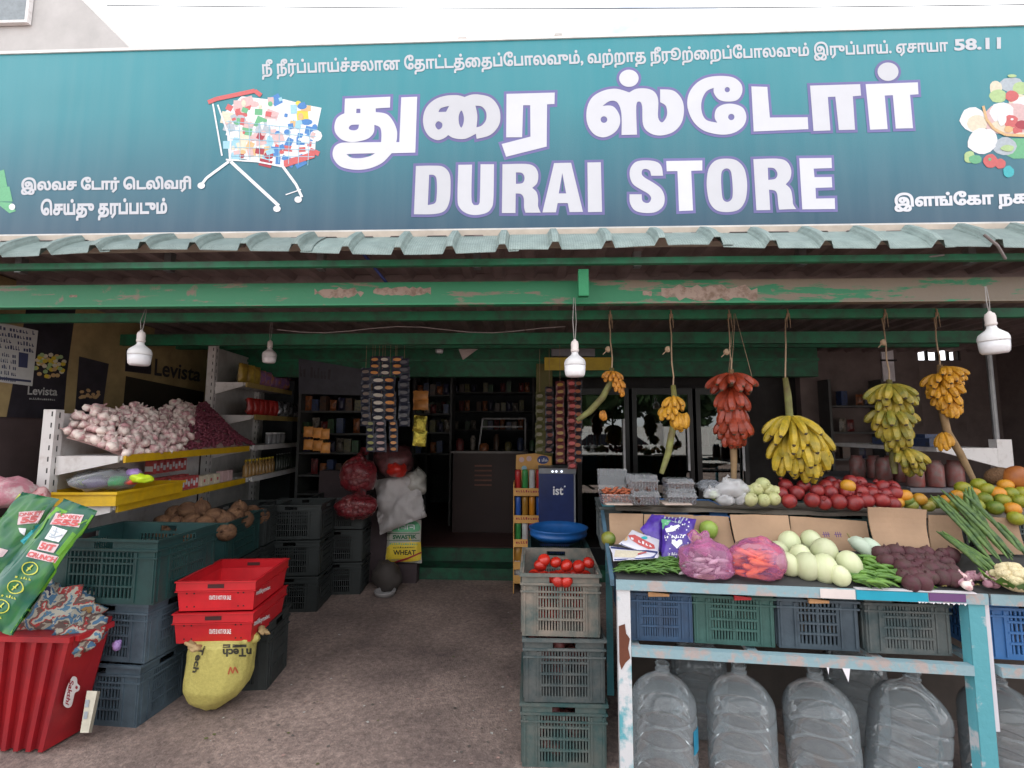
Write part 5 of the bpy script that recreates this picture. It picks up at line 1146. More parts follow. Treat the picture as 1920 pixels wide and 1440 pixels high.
# ================================================================== HANGING BANANAS
def ban_mesh(name, m, l=.13, r=.016, bend=.9, tipm=True):
    """curved finger: starts at the origin, leaves along +X and bends down (-Z)"""
    pts = []; rr = []; n = 9; TT = (0, .07, .16, .3, .45, .6, .75, .88, .96, 1)
    for i in range(n + 1):
        t = TT[i]; a = bend * t; pts.append((l / bend * sin(a), 0, -l / bend * (1 - cos(a))))
        rr.append(r * (.38 if i == 0 else .42 if i == 1 else min(1, .62 + .9 * (t - .12)) if t < .5 else (1 if t < .8 else (.8 if i < n - 1 else .45 if i < n else .2))))
    mb = MB().use(m).tube(pts, rr, 6); mb.use(mat('banana_tip', (.06, .04, .02), .8)); k = len(mb.f)
    for i in list(range(k - 8, k)): mb.mi[i] = 1
    return mb.mesh(name, None, False)
def bunch(nm, lb_, Y, stalk, hands, m, l=.12, r=.016, bend=.9, sm=None, rope=None, fan=pi * 1.5, knot=None, group='banana bunches hanging under the awning'):
    """stalk: photo points; hands: list of (px,py,count,dir,droop,len)"""
    P = [at(px, py, Y) for px, py in stalk]; t_ = thing(nm, lb_, 'bananas', P[0], 0, group)
    k = len(P); part(MB().tube(P, [.014] + [.019] * (k - 2) + [.013] if k > 2 else [.016, .014], 8), 'stalk', sm or mat('banana_stalk', (.2, .22, .06), .7, vs=18, c2=(.1, .07, .03)), t_, True)
    me = ban_mesh('banana', m, l, r, bend)
    me2 = ban_mesh('banana', m, l * .92, r * 1.05, bend * 1.3)
    for (px, py, n, az0, az1, pitch, s_) in hands:
        c = at(px, py, Y)
        for i in range(n):
            u = (i + .5) / n; az = az0 + (az1 - az0) * u + U(-.08, .08)       # azimuth around the stalk, 0 = right, -pi/2 = towards the viewer
            tier = i % 2
            o = link('banana', me if R() < .5 else me2, t_); o.location = c + Vector((cos(az) * .012, sin(az) * .012, -.012 * tier + U(-.004, .004))) - P[0]
            o.rotation_euler = (Matrix.Rotation(az, 3, 'Z') @ Matrix.Rotation(pitch + tier * .22 + U(-.1, .1), 3, 'Y') @ Matrix.Rotation(U(-.25, .25), 3, 'X')).to_euler(); o.scale = (s_ * U(1.06, 1.22),) * 3
    if rope:
        top = Vector((at(rope, 583, 2.9).x, 2.9, RAILZ)); q = P[0]
        pts = [q + Vector((0, 0, -.01)), q + Vector((.004, 0, .05))] + [q.lerp(top, u) + Vector((U(-.004, .004), 0, 0)) for u in (.3, .5, .7, .9)] + [top + Vector((0, -.024, .0)), top + Vector((0, -.024, .02))]
        ro = MB().tube(pts, .0042, 6); ro.tube([top + Vector((0, .026 * sin(a) - .0, .033 * cos(a))) for a in [i * pi / 5 for i in range(11)]], .005, 6)
        for j in range(2): ro.tube([top + Vector((-.008 + .016 * j, -.024, 0)), top + Vector((-.01 + .02 * j, -.027, -.09))], .0025, 5)
        if knot: kk = at(knot[0], knot[1], Y); ro.ball((.016, .014, .018), 8, 6, lambda v: v * (1 + .4 * noise.noise(v * 90)), Matrix.Translation(kk)); ro.tube([kk, kk + Vector((-.03, 0, -.03))], .003, 5)
        tag(ro.build('hanging_rope', ropem, smooth=True), 'jute rope holding the ' + lb_.split(' hanging')[0], 'rope')
    return t_
by = mat('banana_yellow', (.52, .26, .02), .5, vs=40, c2=(.3, .15, .02), thr=(.32, .45), vsc=(1, 1, 1)); bo = mat('banana_orange', (.52, .21, .015), .5, vs=45, c2=(.25, .09, .015), thr=(.35, .55))
brd = mat('banana_red', (.34, .045, .014), .42, vs=30, c2=(.14, .02, .01), thr=(.3, .7)); bgy = mat('banana_green_yellow', (.38, .27, .03), .5, vs=14, c2=(.14, .15, .02), thr=(.36, .62))
byg = mat('banana_ripe_plantain', (.48, .33, .02), .5, vs=28, c2=(.25, .2, .02), thr=(.34, .6))
A = -pi / 2
# 1 small remains of a bunch left
bunch('banana_bunch', 'small bunch of short orange bananas hanging right of the centre bulb on a bare stalk', 2.75, [(1147, 690), (1146, 715), (1130, 745), (1105, 772), (1082, 788)],
      [(1147, 698, 9, A - 1.5, A + 1.6, .25, .62), (1155, 712, 8, A - .6, A + 1.7, .5, .62), (1162, 722, 4, A - .4, A + .8, .8, .55), (1130, 770, 6, A - 1.2, A + 1.2, 1.0, .5)], bo, .1, .017, .9, rope=1143, knot=(1140, 655))
bunch('banana_bunch', 'half sold bunch of yellow bananas hanging before the second fridge on a bare stalk', 2.72, [(1262, 722), (1266, 760), (1262, 800), (1253, 850), (1240, 888)],
      [(1262, 744, 10, A - 1.9, A + 1.9, .35, .75), (1256, 762, 9, A - 1.9, A + .3, .3, .8), (1268, 775, 10, A - 1.2, A + 1.8, .75, .85), (1283, 775, 6, A - 1.0, A + 1.2, 1.0, .8)], by, .1, .017, .9, rope=1256, knot=(1252, 655))
bunch('banana_bunch', 'full bunch of dark red bananas hanging in front of the third fridge', 2.7, [(1371, 693), (1373, 740), (1374, 800), (1376, 860), (1376, 905)],
      [(1371, 703, 12, A - 1.9, A + 1.9, .2, .95), (1371, 728, 12, A - 1.9, A + 1.9, .65, .95), (1373, 752, 10, A - 1.6, A + 1.8, .85, .95), (1374, 778, 12, A - 2.0, A + 2.0, .6, .95), (1375, 795, 12, A - 1.6, A + 1.6, .95, .85)], brd, .140, .0205, .62, sm=mat('brown_stalk', (.25, .16, .08), .8, vs=20), rope=1364, knot=(1362, 660))
big = bunch('banana_bunch', 'big bunch of long yellow plantains hanging right of the red bananas', 2.62, [(1472, 708), (1477, 740), (1480, 775), (1484, 830)],
      [(1482, 782, 14, A - 2.0, A + 2.1, .15, 1.1), (1490, 790, 12, A - .7, A + 1.9, .45, 1.3), (1484, 806, 12, A - 1.8, A + 1.4, .6, 1.1), (1498, 808, 12, A - .4, A + 1.7, .6, 1.3), (1478, 826, 10, A - 1.8, A + .9, .65, 1.1), (1496, 830, 12, A - .8, A + 1.5, .7, 1.2)], byg, .155, .0165, .75, rope=1473)
bunch('banana_bunch', 'tall bunch of green yellow bananas hanging before the pale painted daylight strip', 2.72, [(1667, 712), (1668, 760), (1672, 820), (1676, 870), (1678, 888)],
      [(1667, 722, 13, A - 2, A + 2, .25, .95), (1669, 738, 10, A - 1.5, A + 1.8, .6, .9), (1669, 766, 14, A - 2, A + 2, .3, .95), (1672, 786, 13, A - 1.6, A + 1.8, .6, 1.0), (1674, 806, 8, A - 1.2, A + 1.6, .9, .85), (1690, 840, 9, A - .9, A + 1.5, .35, .85), (1694, 852, 6, A - .6, A + 1.4, .8, .8)], bgy, .138, .0195, .7, rope=1654, knot=(1656, 642))
bunch('banana_bunch', 'round bunch of small orange bananas hanging furthest right, beside the right bulb', 2.78, [(1762, 684), (1764, 730), (1768, 775), (1776, 810), (1800, 850), (1828, 905)],
      [(1768, 690, 12, A - .9, A + 1.9, .1, .85), (1762, 702, 14, A - 2, A + 2, .25, .85), (1766, 718, 14, A - 2, A + 2, .35, .85), (1770, 734, 14, A - 1.6, A + 2, .45, .85), (1774, 748, 11, A - 1.2, A + 1.9, .7, .8), (1768, 812, 7, A - 1.6, A + .5, .7, .7)], mat('banana_deep_yellow', (.56, .27, .018), .5, vs=40, c2=(.28, .12, .015), thr=(.32, .5)), .118, .0175, .8, sm=mat('brown_stalk', ()), rope=1750)
ro = MB()
for a, b_ in (((1378, 578), (1372, 692)), ((1378, 578), (1410, 706)), ((1376, 578), (1366, 700))): ro.tube([Vector((at(a[0], a[1], 2.87).x, 2.87, RAILZ)), at(b_[0], b_[1], 2.72)], .0015, 4)
tag(ro.build('thin_string', ropem), 'two thin strings hanging slack beside the red bananas', 'string')

# ================================================================== BULBS
bwm = mat('bulb_white', (.74, .73, .74), .35, var=.04); bwd = mat('bulb_diffuser', (.82, .81, .84), .3, var=.03); bcm = mat('bulb_socket', (.68, .62, .6), .45, var=.1)
def bulb(lb_, px, py, Y, s_=1., lean=0., body=None, ceil=None):
    p = at(px, py, Y); t_ = thing('led_bulb', lb_, 'bulb', p, 0, 'big white bulbs hanging under the awning', rot=(0, lean, .3)); t_.scale = (s_,) * 3
    MB().lathe([(.02, -.062), (.045, -.06), (.053, -.05), (.056, -.03), (.0575, .0)], 28).build('diffuser', bwd, t_, smooth=True)
    MB().lathe([(.0585, .001), (.059, .006), (.058, .02), (.052, .034), (.036, .048), (.024, .058), (.019, .066), (.018, .075)], 28).build('housing', body or bwm, t_, smooth=True)
    so_ = MB().lathe([(.0175, .076), (.022, .08), (.023, .088), (.0205, .092), (.0215, .12), (.018, .135), (.010, .14), (.007, .146), (.004, .148)], 20).build('socket', bcm, t_, smooth=True)
    tz_ = ((ceil or bz0) - p.z) / s_
    for j in (-1, 1): MB().tube([(j * .003, 0, .14), (j * .010, 0, (tz_ + .14) / 2), (j * .004 , (0.03 if Y > 2.5 else .0), tz_ + .02)], .0022, 5).build('cord', mat('bulb_cord', (.3, .28, .27), .6), t_)
    return t_
bulb('white bulb hanging at the centre of the awning, clearest and nearest to the doorway', 1078, 686, 2.46, .96)
bulb('white bulb hanging near the left wall in front of the tan banner', 262, 666, 2.62, 1.0)
bulb('white bulb hanging at the far right, leaning slightly', 1863, 640, 2.32, 1.0, -.07)
bulb('small white bulb hanging deeper inside, above the snack shelf', 505, 668, 3.85, .95, ceil=2.5)
bulb('tiny bulb deep inside the shop, below the green lintel', 824, 655, 5.1, .75, ceil=2.4)

# ================================================================== FRIDGES
bk = mat('fridge_black', (.012, .013, .015), .3, var=.1)
gl = bpy.data.materials.new('fridge_glass'); gl.use_nodes = True; t = gl.node_tree; t.nodes.remove(t.nodes['Principled BSDF'])
tr = t.nodes.new('ShaderNodeBsdfTransparent'); tr.inputs[0].default_value = (.35, .42, .40, 1); gs = t.nodes.new('ShaderNodeBsdfGlossy'); gs.inputs['Roughness'].default_value = .01
fr = t.nodes.new('ShaderNodeFresnel'); fr.inputs[0].default_value = 2.0; mi = t.nodes.new('ShaderNodeMixShader')
t.links.new(fr.outputs[0], mi.inputs[0]); t.links.new(tr.outputs[0], mi.inputs[1]); t.links.new(gs.outputs[0], mi.inputs[2]); t.links.new(mi.outputs[0], t.nodes['Material Output'].inputs[0])
canm = [mat('can_' + n_, c_, .35) for n_, c_ in (('red', (.5, .03, .03)), ('blue', (.03, .1, .4)), ('green', (.05, .3, .08)), ('amber', (.4, .2, .03)), ('white', (.6, .6, .6)), ('orange', (.65, .25, .02)))]
FZ = 5.35
def fridge(lb_, px0, px1, hdr):
    x0, x1 = at(px0, 800, FZ).x, at(px1, 800, FZ).x; zt_ = at(1200, 728, FZ).z; w_ = x1 - x0
    t_ = thing('display_fridge', lb_, 'fridge', (x0, FZ, 0), 0, 'glass door display fridges')
    MB().box(0, w_, .62, .66, 0, zt_).box(0, .03, .05, .619, 0, zt_).box(w_ - .03, w_, .05, .619, 0, zt_).box(.031, w_ - .031, .05, .619, 0, .25).box(.031, w_ - .031, .05, .619, zt_ - .06, zt_).build('cabinet', bk, t_)
    MB().box(.0, .05, 0, .045, .02, zt_).box(w_ - .05, w_, 0, .045, .02, zt_).box(.0505, w_ - .0505, 0, .045, zt_ - .07, zt_).box(.0505, w_ - .0505, 0, .045, .02, .3).build('door_frame', bk, t_)
    MB().box(.051, w_ - .051, .015, .021, .301, zt_ - .071).build('door_glass', gl, t_)
    MB().box(w_ - .075, w_ - .052, -.02, -.004, 1.15, 1.72).build('handle', mat('handle_white', (.7, .7, .72), .3), t_)
    MB().box(.04, w_ - .04, .06, .07, zt_ - .26, zt_ - .075).build('header_panel', hdr, t_)
    sh = mat('fridge_shelf', (.3, .32, .32), .4)
    for i, z in enumerate((.35, .7, 1.05, 1.4)):
        MB().box(.035, w_ - .035, .1, .6, z, z + .012).build('shelf', sh, t_)
        n = 6
        for j in range(n):
            if R() < .12: continue
            x = .09 + (w_ - .18) * j / (n - 1); mb = MB(); m = canm[(i * 2 + j // 2) % 6]; h_ = .2 if i % 2 else .24
            mb.lathe([(.034, 0), (.036, .01), (.036, h_ * .62), (.014, h_ * .85), (.014, h_)], 10, Matrix.Translation((x, .2, z + .013))); o = mb.build('drink_bottle', m, None, t_.location, smooth=True)
            tag(o, ['red', 'blue', 'green', 'amber', 'white', 'orange'][(i * 2 + j // 2) % 6] + ' drink bottle on a shelf of the ' + lb_.split(' with')[0], 'bottle', 'drink bottles in the fridges')
    MB().box(.04, w_ - .04, .61, .618, .3, zt_ - .1).build('inner_wall', mat('fridge_lining', (.45, .5, .5), .5), t_)
    return t_
fridge('glass door fridge nearest the centre bulb with a green header', 1082, 1180, mat('header_green', (.02, .2, .06), .5))
fridge('middle glass door fridge with a grey header', 1186, 1300, mat('header_grey', (.2, .24, .24), .5))
fridge('third glass door fridge with pale header, behind the red bananas', 1306, 1402, mat('header_pale', (.3, .33, .3), .5))
# chest cooler with blue front
c0, c1 = at(1034, 888, 4.55), at(1078, 888, 4.55)
ch = thing('chest_cooler', 'small blue fronted cooler beside the orange snack stand', 'cooler', (c0.x, 4.55, 0))
part(MB().box(c0.x - .12, c1.x, 4.55, 5.0, 0, c0.z), 'cabinet', mat('cooler_blue', (.014, .03, .13), .35), ch); part(MB().box(c0.x - .12, c1.x + .01, 4.54, 5.01, c0.z + .001, c0.z + .05), 'lid', mat('cooler_grey', (.25, .26, .28), .4), ch)
part(MB().box(c1.x - .012, c1.x + .003, 4.545, 4.549, 0, c0.z - .005), 'edge_trim', mat('cooler_grey', ()), ch)
cs = plane((0, 4.549, 0), (0, 1, 0)); mb = MB(); qtext(mb, 'ist', [(1037, 912), (1056, 912), (1056, 928), (1037, 928)], cs, .002, .02); vs, fs = filled([disc2(1059, 912, 1.6)]); onto(mb, vs, fs, cs, .002); part(mb, 'brand_lettering', PR['white'], ch)
mb = MB()
for px in (1036, 1043, 1053): mb = MB(); vs, fs = filled([disc2(px, 884, 2.2, 2)]); onto(mb, vs, fs, plane((0, 4.535, 0), (0, 1, 0)), .002); part(mb, 'indicator_lamp', mat('indicator_lamp', (.8, .85, 1.), emis=1.), ch)

# yellow sign strip and grey box behind the bulb
yb = at(1021, 694, 4.9); yb1 = at(1147, 670, 4.9)
o = MB().box(yb.x, yb1.x, 4.9, 4.92, yb.z, yb1.z).build('yellow_board', mat('board_yellow', (.45, .32, .02), .5)); tag(o, 'dull yellow board fixed under the lintel behind the centre bulb', 'board')
g0, g1 = at(1034, 669, 4.95), at(1115, 643, 4.95); o = MB().box(g0.x, g1.x, 4.93, 5.05, g0.z + .004, g1.z).build('grey_box', mat('box_grey', (.2, .2, .22), .6)); tag(o, 'grey flat box above the yellow board under the lintel', 'box')
# brown pillar between door and fridges
q0, q1 = at(1005, 700, 5.2), at(1034, 700, 5.2); o = MB().box(q0.x, q1.x, 5.0, 5.14, 0, 2.3).build('door_pillar', mat('olive_pillar', (.12, .11, .03), .7)); tag(o, 'narrow olive painted pillar at the right of the doorway', 'pillar')

# ================================================================== SACHET STRIPS
def sachet(w_, h, m, pm, nm='sachet'):
    mb = pillow(w_, h, h * .25, 4, .3, R() * 9); mb.mats = [m]; mb.mi = [0] * len(mb.f); mb.use(pm)
    k = disc2(0, 0, w_ * .36, h * .26, 10); mb.add([(x, -h * .16, z) for x, z in k], [tuple(range(10))]); return mb.mesh(nm, None, False)
navy = mat('sachet_navy', (.03, .035, .06), .3, vs=40); so1 = mat('print_sachet_orange', (.7, .3, .08), .4); so2 = mat('print_sachet_cream', (.65, .6, .52), .4); grd = mat('sachet_wine', (.14, .03, .03), .3)
olv = mat('sachet_olive', (.1, .1, .03), .35)
def strips(lb_, Y, cols, group):
    for lbx, px, y0, y1, n, m, pm, w_ in cols:
        p = at(px, y0, Y); t_ = thing('sachet_strip', lb_ % lbx, 'sachet strip', p, 0, group); me = sachet(w_ * 1.22, abs(at(px, y0, Y).z - at(px, y1, Y).z) / n * .96, m, pm)
        for i in range(n):
            q = at(px + U(-1, 1), y0 + (y1 - y0) * (i + .5) / n, Y); o = link('sachet', me, t_, q - p, (U(-.06, .06), U(-.06, .06), U(-.2, .2)))
        part(MB().tube([p, Vector((p.x, p.y, 2.45))], .002, 4), 'hanging_string', ropem, t_)
strips('dark sachet strip with %s hanging left of the doorway', 4.5, [('orange and cream ovals, leftmost top', 703, 668, 705, 3, navy, so1, .085), ('silver print, second top', 722, 668, 705, 3, navy, so2, .085), ('orange ovals, third top', 744, 668, 705, 3, navy, so1, .09),
    ('cream ovals, middle left', 710, 706, 790, 6, navy, so2, .11), ('orange ovals, middle right', 731, 706, 790, 6, navy, so1, .1), ('yellow green print, lower left', 695, 788, 848, 5, navy, mat('print_sachet_olive', (.3, .3, .1), .4), .07), ('pinkish print, lower middle', 714, 788, 848, 5, navy, mat('print_sachet_pink', (.45, .3, .28), .4), .09), ('amber print, lower right', 738, 788, 848, 5, navy, so1, .07), ('dull print, far right', 758, 672, 800, 9, navy, mat('print_sachet_dull', (.12, .12, .14), .4), .09), ('dull print, far left', 686, 690, 800, 8, navy, mat('print_sachet_dull2', (.14, .10, .08), .4), .08)], 'sachet strips left of the doorway')
strips('strip of wine red sachets with %s hanging behind the centre bulb', 4.4, [('gold print, leftmost', 1050, 715, 870, 12, grd, mat('print_gold', (.35, .2, .04), .3), .07), ('red print, second', 1072, 712, 880, 12, grd, PR['red'], .07), ('dull blue print, rightmost', 1084, 712, 870, 11, mat('sachet_black', (.03, .02, .03), .3), mat('print_brick', (.4, .12, .05), .3), .06)], 'sachet strips behind the centre bulb')
strips('strip of dim packets with %s hanging at the pillar', 4.75, [('olive print, left', 1012, 735, 850, 8, olv, mat('print_dull', (.2, .18, .12), .4), .07), ('grey print, right', 1030, 725, 850, 9, mat('sachet_black', ()), mat('print_dull_red', (.25, .08, .06), .4), .07)], 'sachet strips at the pillar')
gold = mat('gold_foil', (.6, .5, .08), .25, metal=.7, vs=30, bump=.8, bs=60)
for py, s_, lb_ in ((795, 1., 'upper'), (822, 1., 'lower')):
    p = at(787, py, 4.7); o = pillow(.13, .16, .04, 8, .5, py).build('foil_packet', gold, None, p, (0, .1, .2), True); tag(o, lb_ + ' of two shiny gold foil packets hanging right of the dark sachets', 'packet')
for py, lb_ in ((742, 'upper'), (760, 'lower')):
    o = pillow(.16, .1, .04, 6, .4, py).build('orange_packet', so1, None, at(789, py, 4.9), (0, 0, .1), True); tag(o, lb_ + ' dull orange packet hanging above the gold foil packets', 'packet')

# ================================================================== SNACK STAND (orange card display)
Ys = 4.7; p0, p1 = at(962, 1088, Ys), at(1034, 1088, Ys); sw_ = p1.x - p0.x
osm = mat('display_card', (.68, .36, .1), .55, var=.12); ss = thing('snack_stand', 'orange cardboard snack stand with five shelves of small packets beside the doorway', 'display stand', (p0.x, Ys, 0)); ssf = plane((0, Ys - .002, 0), (0, 1, 0))
ztop = at(980, 905, Ys).z
part(MB().box(p0.x, p0.x + .008, Ys, Ys + .26, .02, ztop), 'side_panel', osm, ss); part(MB().box(p1.x - .008, p1.x, Ys, Ys + .26, .02, ztop), 'side_panel', osm, ss); part(MB().box(p0.x + .009, p1.x - .009, Ys + .25, Ys + .258, .02, ztop), 'back_panel', mat('display_inner', (.14, .06, .03), .6), ss)
hd = [(968, 853), (1003, 850), (1034, 856), (1035, 915), (966, 912)]; mb = MB().use(osm); vs, fs = filled([hd]); onto(mb, vs, fs, plane((0, Ys + .24, 0), (0, 1, 0)), 0)
hsf = plane((0, Ys + .238, 0), (0, 1, 0)); mb.use(PR['navy']); vs, fs = filled([disc2(1018, 862, 11, 8)]); onto(mb, vs, fs, hsf, .002); mb.use(PR['white']); qmarks(mb, 6, [(1010, 859), (1027, 858), (1027, 865), (1010, 866)], hsf, .004)
for x, y, k in ((978, 862, 'pink'), (992, 860, 'pink'), (983, 878, 'sky')): mb.use(PR[k]); vs, fs = filled([disc2(x, y, 5)]); onto(mb, vs, fs, hsf, .002)
mb.use(PR['maroon']); qmarks(mb, 13, [(1005, 878), (1031, 879), (1031, 884), (1005, 883)], hsf, .002); part(mb, 'header_card', None, ss)
ly = [922, 973, 1018, 1060, 1086]
for i, y in enumerate(ly):
    z = at(990, y, Ys).z; part(MB().box(p0.x + .001, p1.x - .001, Ys - .002, Ys + .24, z - .045 if i < 4 else z - .02, z - .02 if i == 4 else z - .03), 'tray', osm, ss) if False else part(MB().box(p0.x + .009, p1.x - .009, Ys + .004, Ys + .24, z - .012, z - .006), 'shelf', osm, ss)
    part(MB().box(p0.x, p1.x, Ys - .006, Ys - .001, z - .04, z + .035), 'shelf_lip', osm, ss)
    if i < 3: mb = MB(); qmarks(mb, 13, [(967, y - 4), (1026, y - 3), (1026, y + 2), (967, y + 1)], plane((0, Ys - .006, 0), (0, 1, 0)), .002); part(mb, 'lip_print', PR['maroon'], ss)
    if i < 5:
        cols_ = [canm[(i + j * 2) % 6] for j in range(5)]
        for j in range(5):
            if i == 3 and j > 3: continue
            x = p0.x + .045 + j * (sw_ - .09) / 4; h_ = .19 if i < 3 else .13
            o = MB().lathe([(.028, 0), (.03, .005), (.03, h_ * .55), (.031, h_ * .56), (.03, h_ * .95), (.022, h_)], 12).build('snack_tube', cols_[j], None, (x, Ys + .06, z + .02), smooth=True) if i < 3 else pillow(.085, .14, .03, 5, .3, j).build('snack_packet', cols_[j], None, (x, Ys + .05, z + .09), (0, 0, U(-.2, .2)), True)
            tag(o, ['red', 'blue', 'green', 'amber', 'white', 'orange'][(i + j * 2) % 6] + ' snack ' + ('tube' if i < 3 else 'packet') + ' on the ' + ['top', 'second', 'third', 'fourth', 'lowest'][i] + ' shelf of the orange stand, ' + ['leftmost', 'second from left', 'in the middle', 'second from right', 'rightmost'][j], 'snack', 'snacks on the orange stand')

# ================================================================== LEFT RACK (two gondola bays)
GA = .107; gx = at(92, 850, 2.85).x; GB = Vector((gx, 2.85, 0)); GM = Matrix.Translation(GB) @ Matrix.Rotation(GA, 4, 'Z')
def gw(x, y, z): return GM @ Vector((x, y, z))
def gshelf(root, y0, y1, z, d=.42, edge=yellow, near=True, e1=None):
    MB().box(.045, d, y0 + .02, y1, z - .028, z).build('shelf', white, root)
    MB().box(d + .001, d + .016, y0 + .03, y1 if e1 is None else e1, z - .045, z + .006).build('price_strip', edge, root)
    MB().add([(.045, y0, z), (d - .01, y0, z), (d - .01, y0, z - .04), (.045, y0, z - .12), (.045, y0 + .018, z), (d - .01, y0 + .018, z), (d - .01, y0 + .018, z - .04), (.045, y0 + .018, z - .12)], [(0, 3, 2, 1), (4, 5, 6, 7), (0, 1, 5, 4), (1, 2, 6, 5), (2, 3, 7, 6), (3, 0, 4, 7)]).build('bracket', white, root)
g1_ = thing('gondola_rack', 'white perforated shop rack with yellow edged shelves holding garlic and onions at the left', 'rack', GB, GA)
slot = mat('slot_dark', (.03, .03, .03), .6)
def upright(root, y, h, w_=.06):
    u = MB().box(-.03, .042, y - .03, y + .03, 0, h).build('upright', white, root); mb = MB()
    for i in range(int(h / .07)): mb.box(.0425, .0432, y - .004, y + .004, .05 + i * .07, .085 + i * .07).box(.018, .026, y - .0307, y - .0302, .06 + i * .07, .09 + i * .07)
    mb.build('slot', slot, root)
upright(g1_, 0, at(100, 768, 2.85).z); 
MB().box(-.03, -.012, .031, 1.62, .2, at(100, 768, 2.85).z - .02).build('back_panel', white, g1_)
zs1 = at(220, 856, 2.85).z; zs2 = at(205, 951, 2.85).z
gshelf(g1_, 0, 1.65, zs1); gshelf(g1_, 0, 1.65, zs2, .40); gshelf(g1_, 0, 1.65, .35, .45, white)
MB().box(.0, .45, -.02, 1.65, .0, .12).build('base', white, g1_)
g2_ = thing('gondola_rack', 'taller white shop rack behind the garlic rack, stocked with snack packets and bottles', 'rack', gw(0, 1.68, 0), GA)
h2 = at(390, 640, 4.55).z
upright(g2_, .03, h2); upright(g2_, 1.0, h2)
MB().box(-.03, -.012, .07, 1.6, .2, h2 - .05).build('back_panel', mat('rack_back_dim', (.5, .48, .46), .5), g2_)
Z2s = [at(410, 716, 4.55).z, at(410, 778, 4.55).z, zs1, zs2]
tanedge = mat('tan_edge', (.42, .3, .1), .5)
gshelf(g2_, .03, 1.6, Z2s[0], .32, tanedge); gshelf(g2_, .03, 1.6, Z2s[1], .42, tanedge); gshelf(g2_, .03, 1.6, Z2s[2], .42, white); gshelf(g2_, .03, 1.6, Z2s[3], .42, white)
# garlic heap
def heapz(x, y):   # height of the garlic / onion heap above the shelf
    return .0
cnt = 0; pts = []
def gh(u, y):      # u: 0 wall .. 1 front edge ; y along
    prof = (1 - u) ** .7; a = min(1, max(0, (y - .0) / .18)); hump = .20 + .13 * min(1, y / .6) + .035 * sin(y * 5.5 + 1) + .025 * sin(y * 13)
    return hump * prof * (.35 + .65 * a)
for row in range(31):
    y = .04 + row * .047
    for j in range(12):
        u = j / 11; x = .07 + u * .335
        if y > .67 + .78 * (1 - u) + U(-.03, .03): continue
        z = zs1 + .022 + gh(u, y) + U(-.008, .008); pts.append((x + U(-.02, .02), y + U(-.024, .024), z + U(-.012, .012)))
for (x, y, z) in pts:
    put('garlic_bulb', gar, gw(x, y, z), 'pinkish white garlic bulb in the big heap on the upper rack shelf', 'garlic', 'garlic bulbs heaped on the rack', (U(-1.2, 1.2), U(-1.2, 1.2), U(0, 6.3)), U(.95, 1.45))
GCNT = len(pts)
mb = MB(); Vg = []
for i in range(29):
    for j in range(9):
        u = j / 8; y = .04 + i * .065; Vg.append(gw(.06 + u * .33, y, zs1 + max(.002, gh(u, min(y, 1.2)) * (1 if y < 1.5 else max(0, 1 - (y - 1.5) / .3)) - .014)))
mb.add(Vg, [(i * 9 + j, i * 9 + j + 1, i * 9 + 10 + j, i * 9 + 9 + j) for i in range(28) for j in range(8)]); tag(mb.build('garlic_underlayer', mat('garlic_husk', (.5, .34, .32), .8, vs=30), smooth=True), 'loose garlic husks filling the heap under the bulbs on the rack', 'garlic husks', kind='stuff')
smo = mat('small_onion_skin', (.26, .06, .09), .35, vs=14, c2=(.12, .02, .04)); mb = MB()
for i in range(1500):
    u = R() ** .8; y = U(.62, 1.85)
    if y < .66 + .78 * (1 - u): continue
    x = .07 + u * .325; f = 1.12 * (1 if y < 1.5 else max(.1, 1 - (y - 1.5) / .45)); z = zs1 + .012 + max(.0, gh(u, min(y, 1.2)) * f) + U(-.006, .01)
    mb.ball((.015, .015, .013), 6, 4, None, GM @ Matrix.Translation((x, y, z)) @ Matrix.Rotation(U(0, 3), 4, 'X'))
tag(mb.build('small_onions', smo, smooth=True), 'heap of small dark purple onions beside the garlic on the rack', 'onions', kind='stuff')
# yellow tray with bagged toys on the second shelf
ty0, ty1 = -.02, .62; tray = thing('yellow_tray', 'deep yellow plastic tray of bagged neon toys on the second rack shelf', 'tray', gw(.22, .3, zs2 + .004), GA)
mb = MB(); W2, D2, hh = .22, .33, .085; wt = .006
for (a, b_, c_, d_) in ((-W2, W2, -D2, -D2 + wt), (-W2, W2, D2 - wt, D2), (-W2, -W2 + wt, -D2 + wt, D2 - wt), (W2 - wt, W2, -D2 + wt, D2 - wt)): mb.box(a, b_, c_, d_, 0, hh)
mb.box(-W2 + wt, W2 - wt, -D2 + wt, D2 - wt, 0, .005); mb.build('body', yellow, tray)
mb = MB()
for (a, b_, c_, d_) in ((-W2 - .014, W2 + .014, -D2 - .014, -D2 - .0005), (-W2 - .014, W2 + .014, D2 + .0005, D2 + .014), (-W2 - .014, -W2 - .0005, -D2, D2), (W2 + .0005, W2 + .014, -D2, D2)): mb.box(a, b_, c_, d_, hh - .014, hh + .002)
mb.build('rim', yellow, tray)
neon = [mat('neon_' + n_, c_, .4, var=.05) for n_, c_ in (('lime', (.6, .8, .03)), ('green', (.03, .7, .18)), ('red', (.7, .08, .06)), ('mauve', (.4, .25, .55)))]
def lump(r, sd, m, loc, nm, lb_, cat, group=None, rf=.35, parent=None, sm=True):
    o = bag('', None, r, m, sd, ruf=rf, sq=.95, n=16).build(nm, m, parent, loc, (0, 0, U(0, 3)), sm); return tag(o, lb_, cat, group) if cat else o
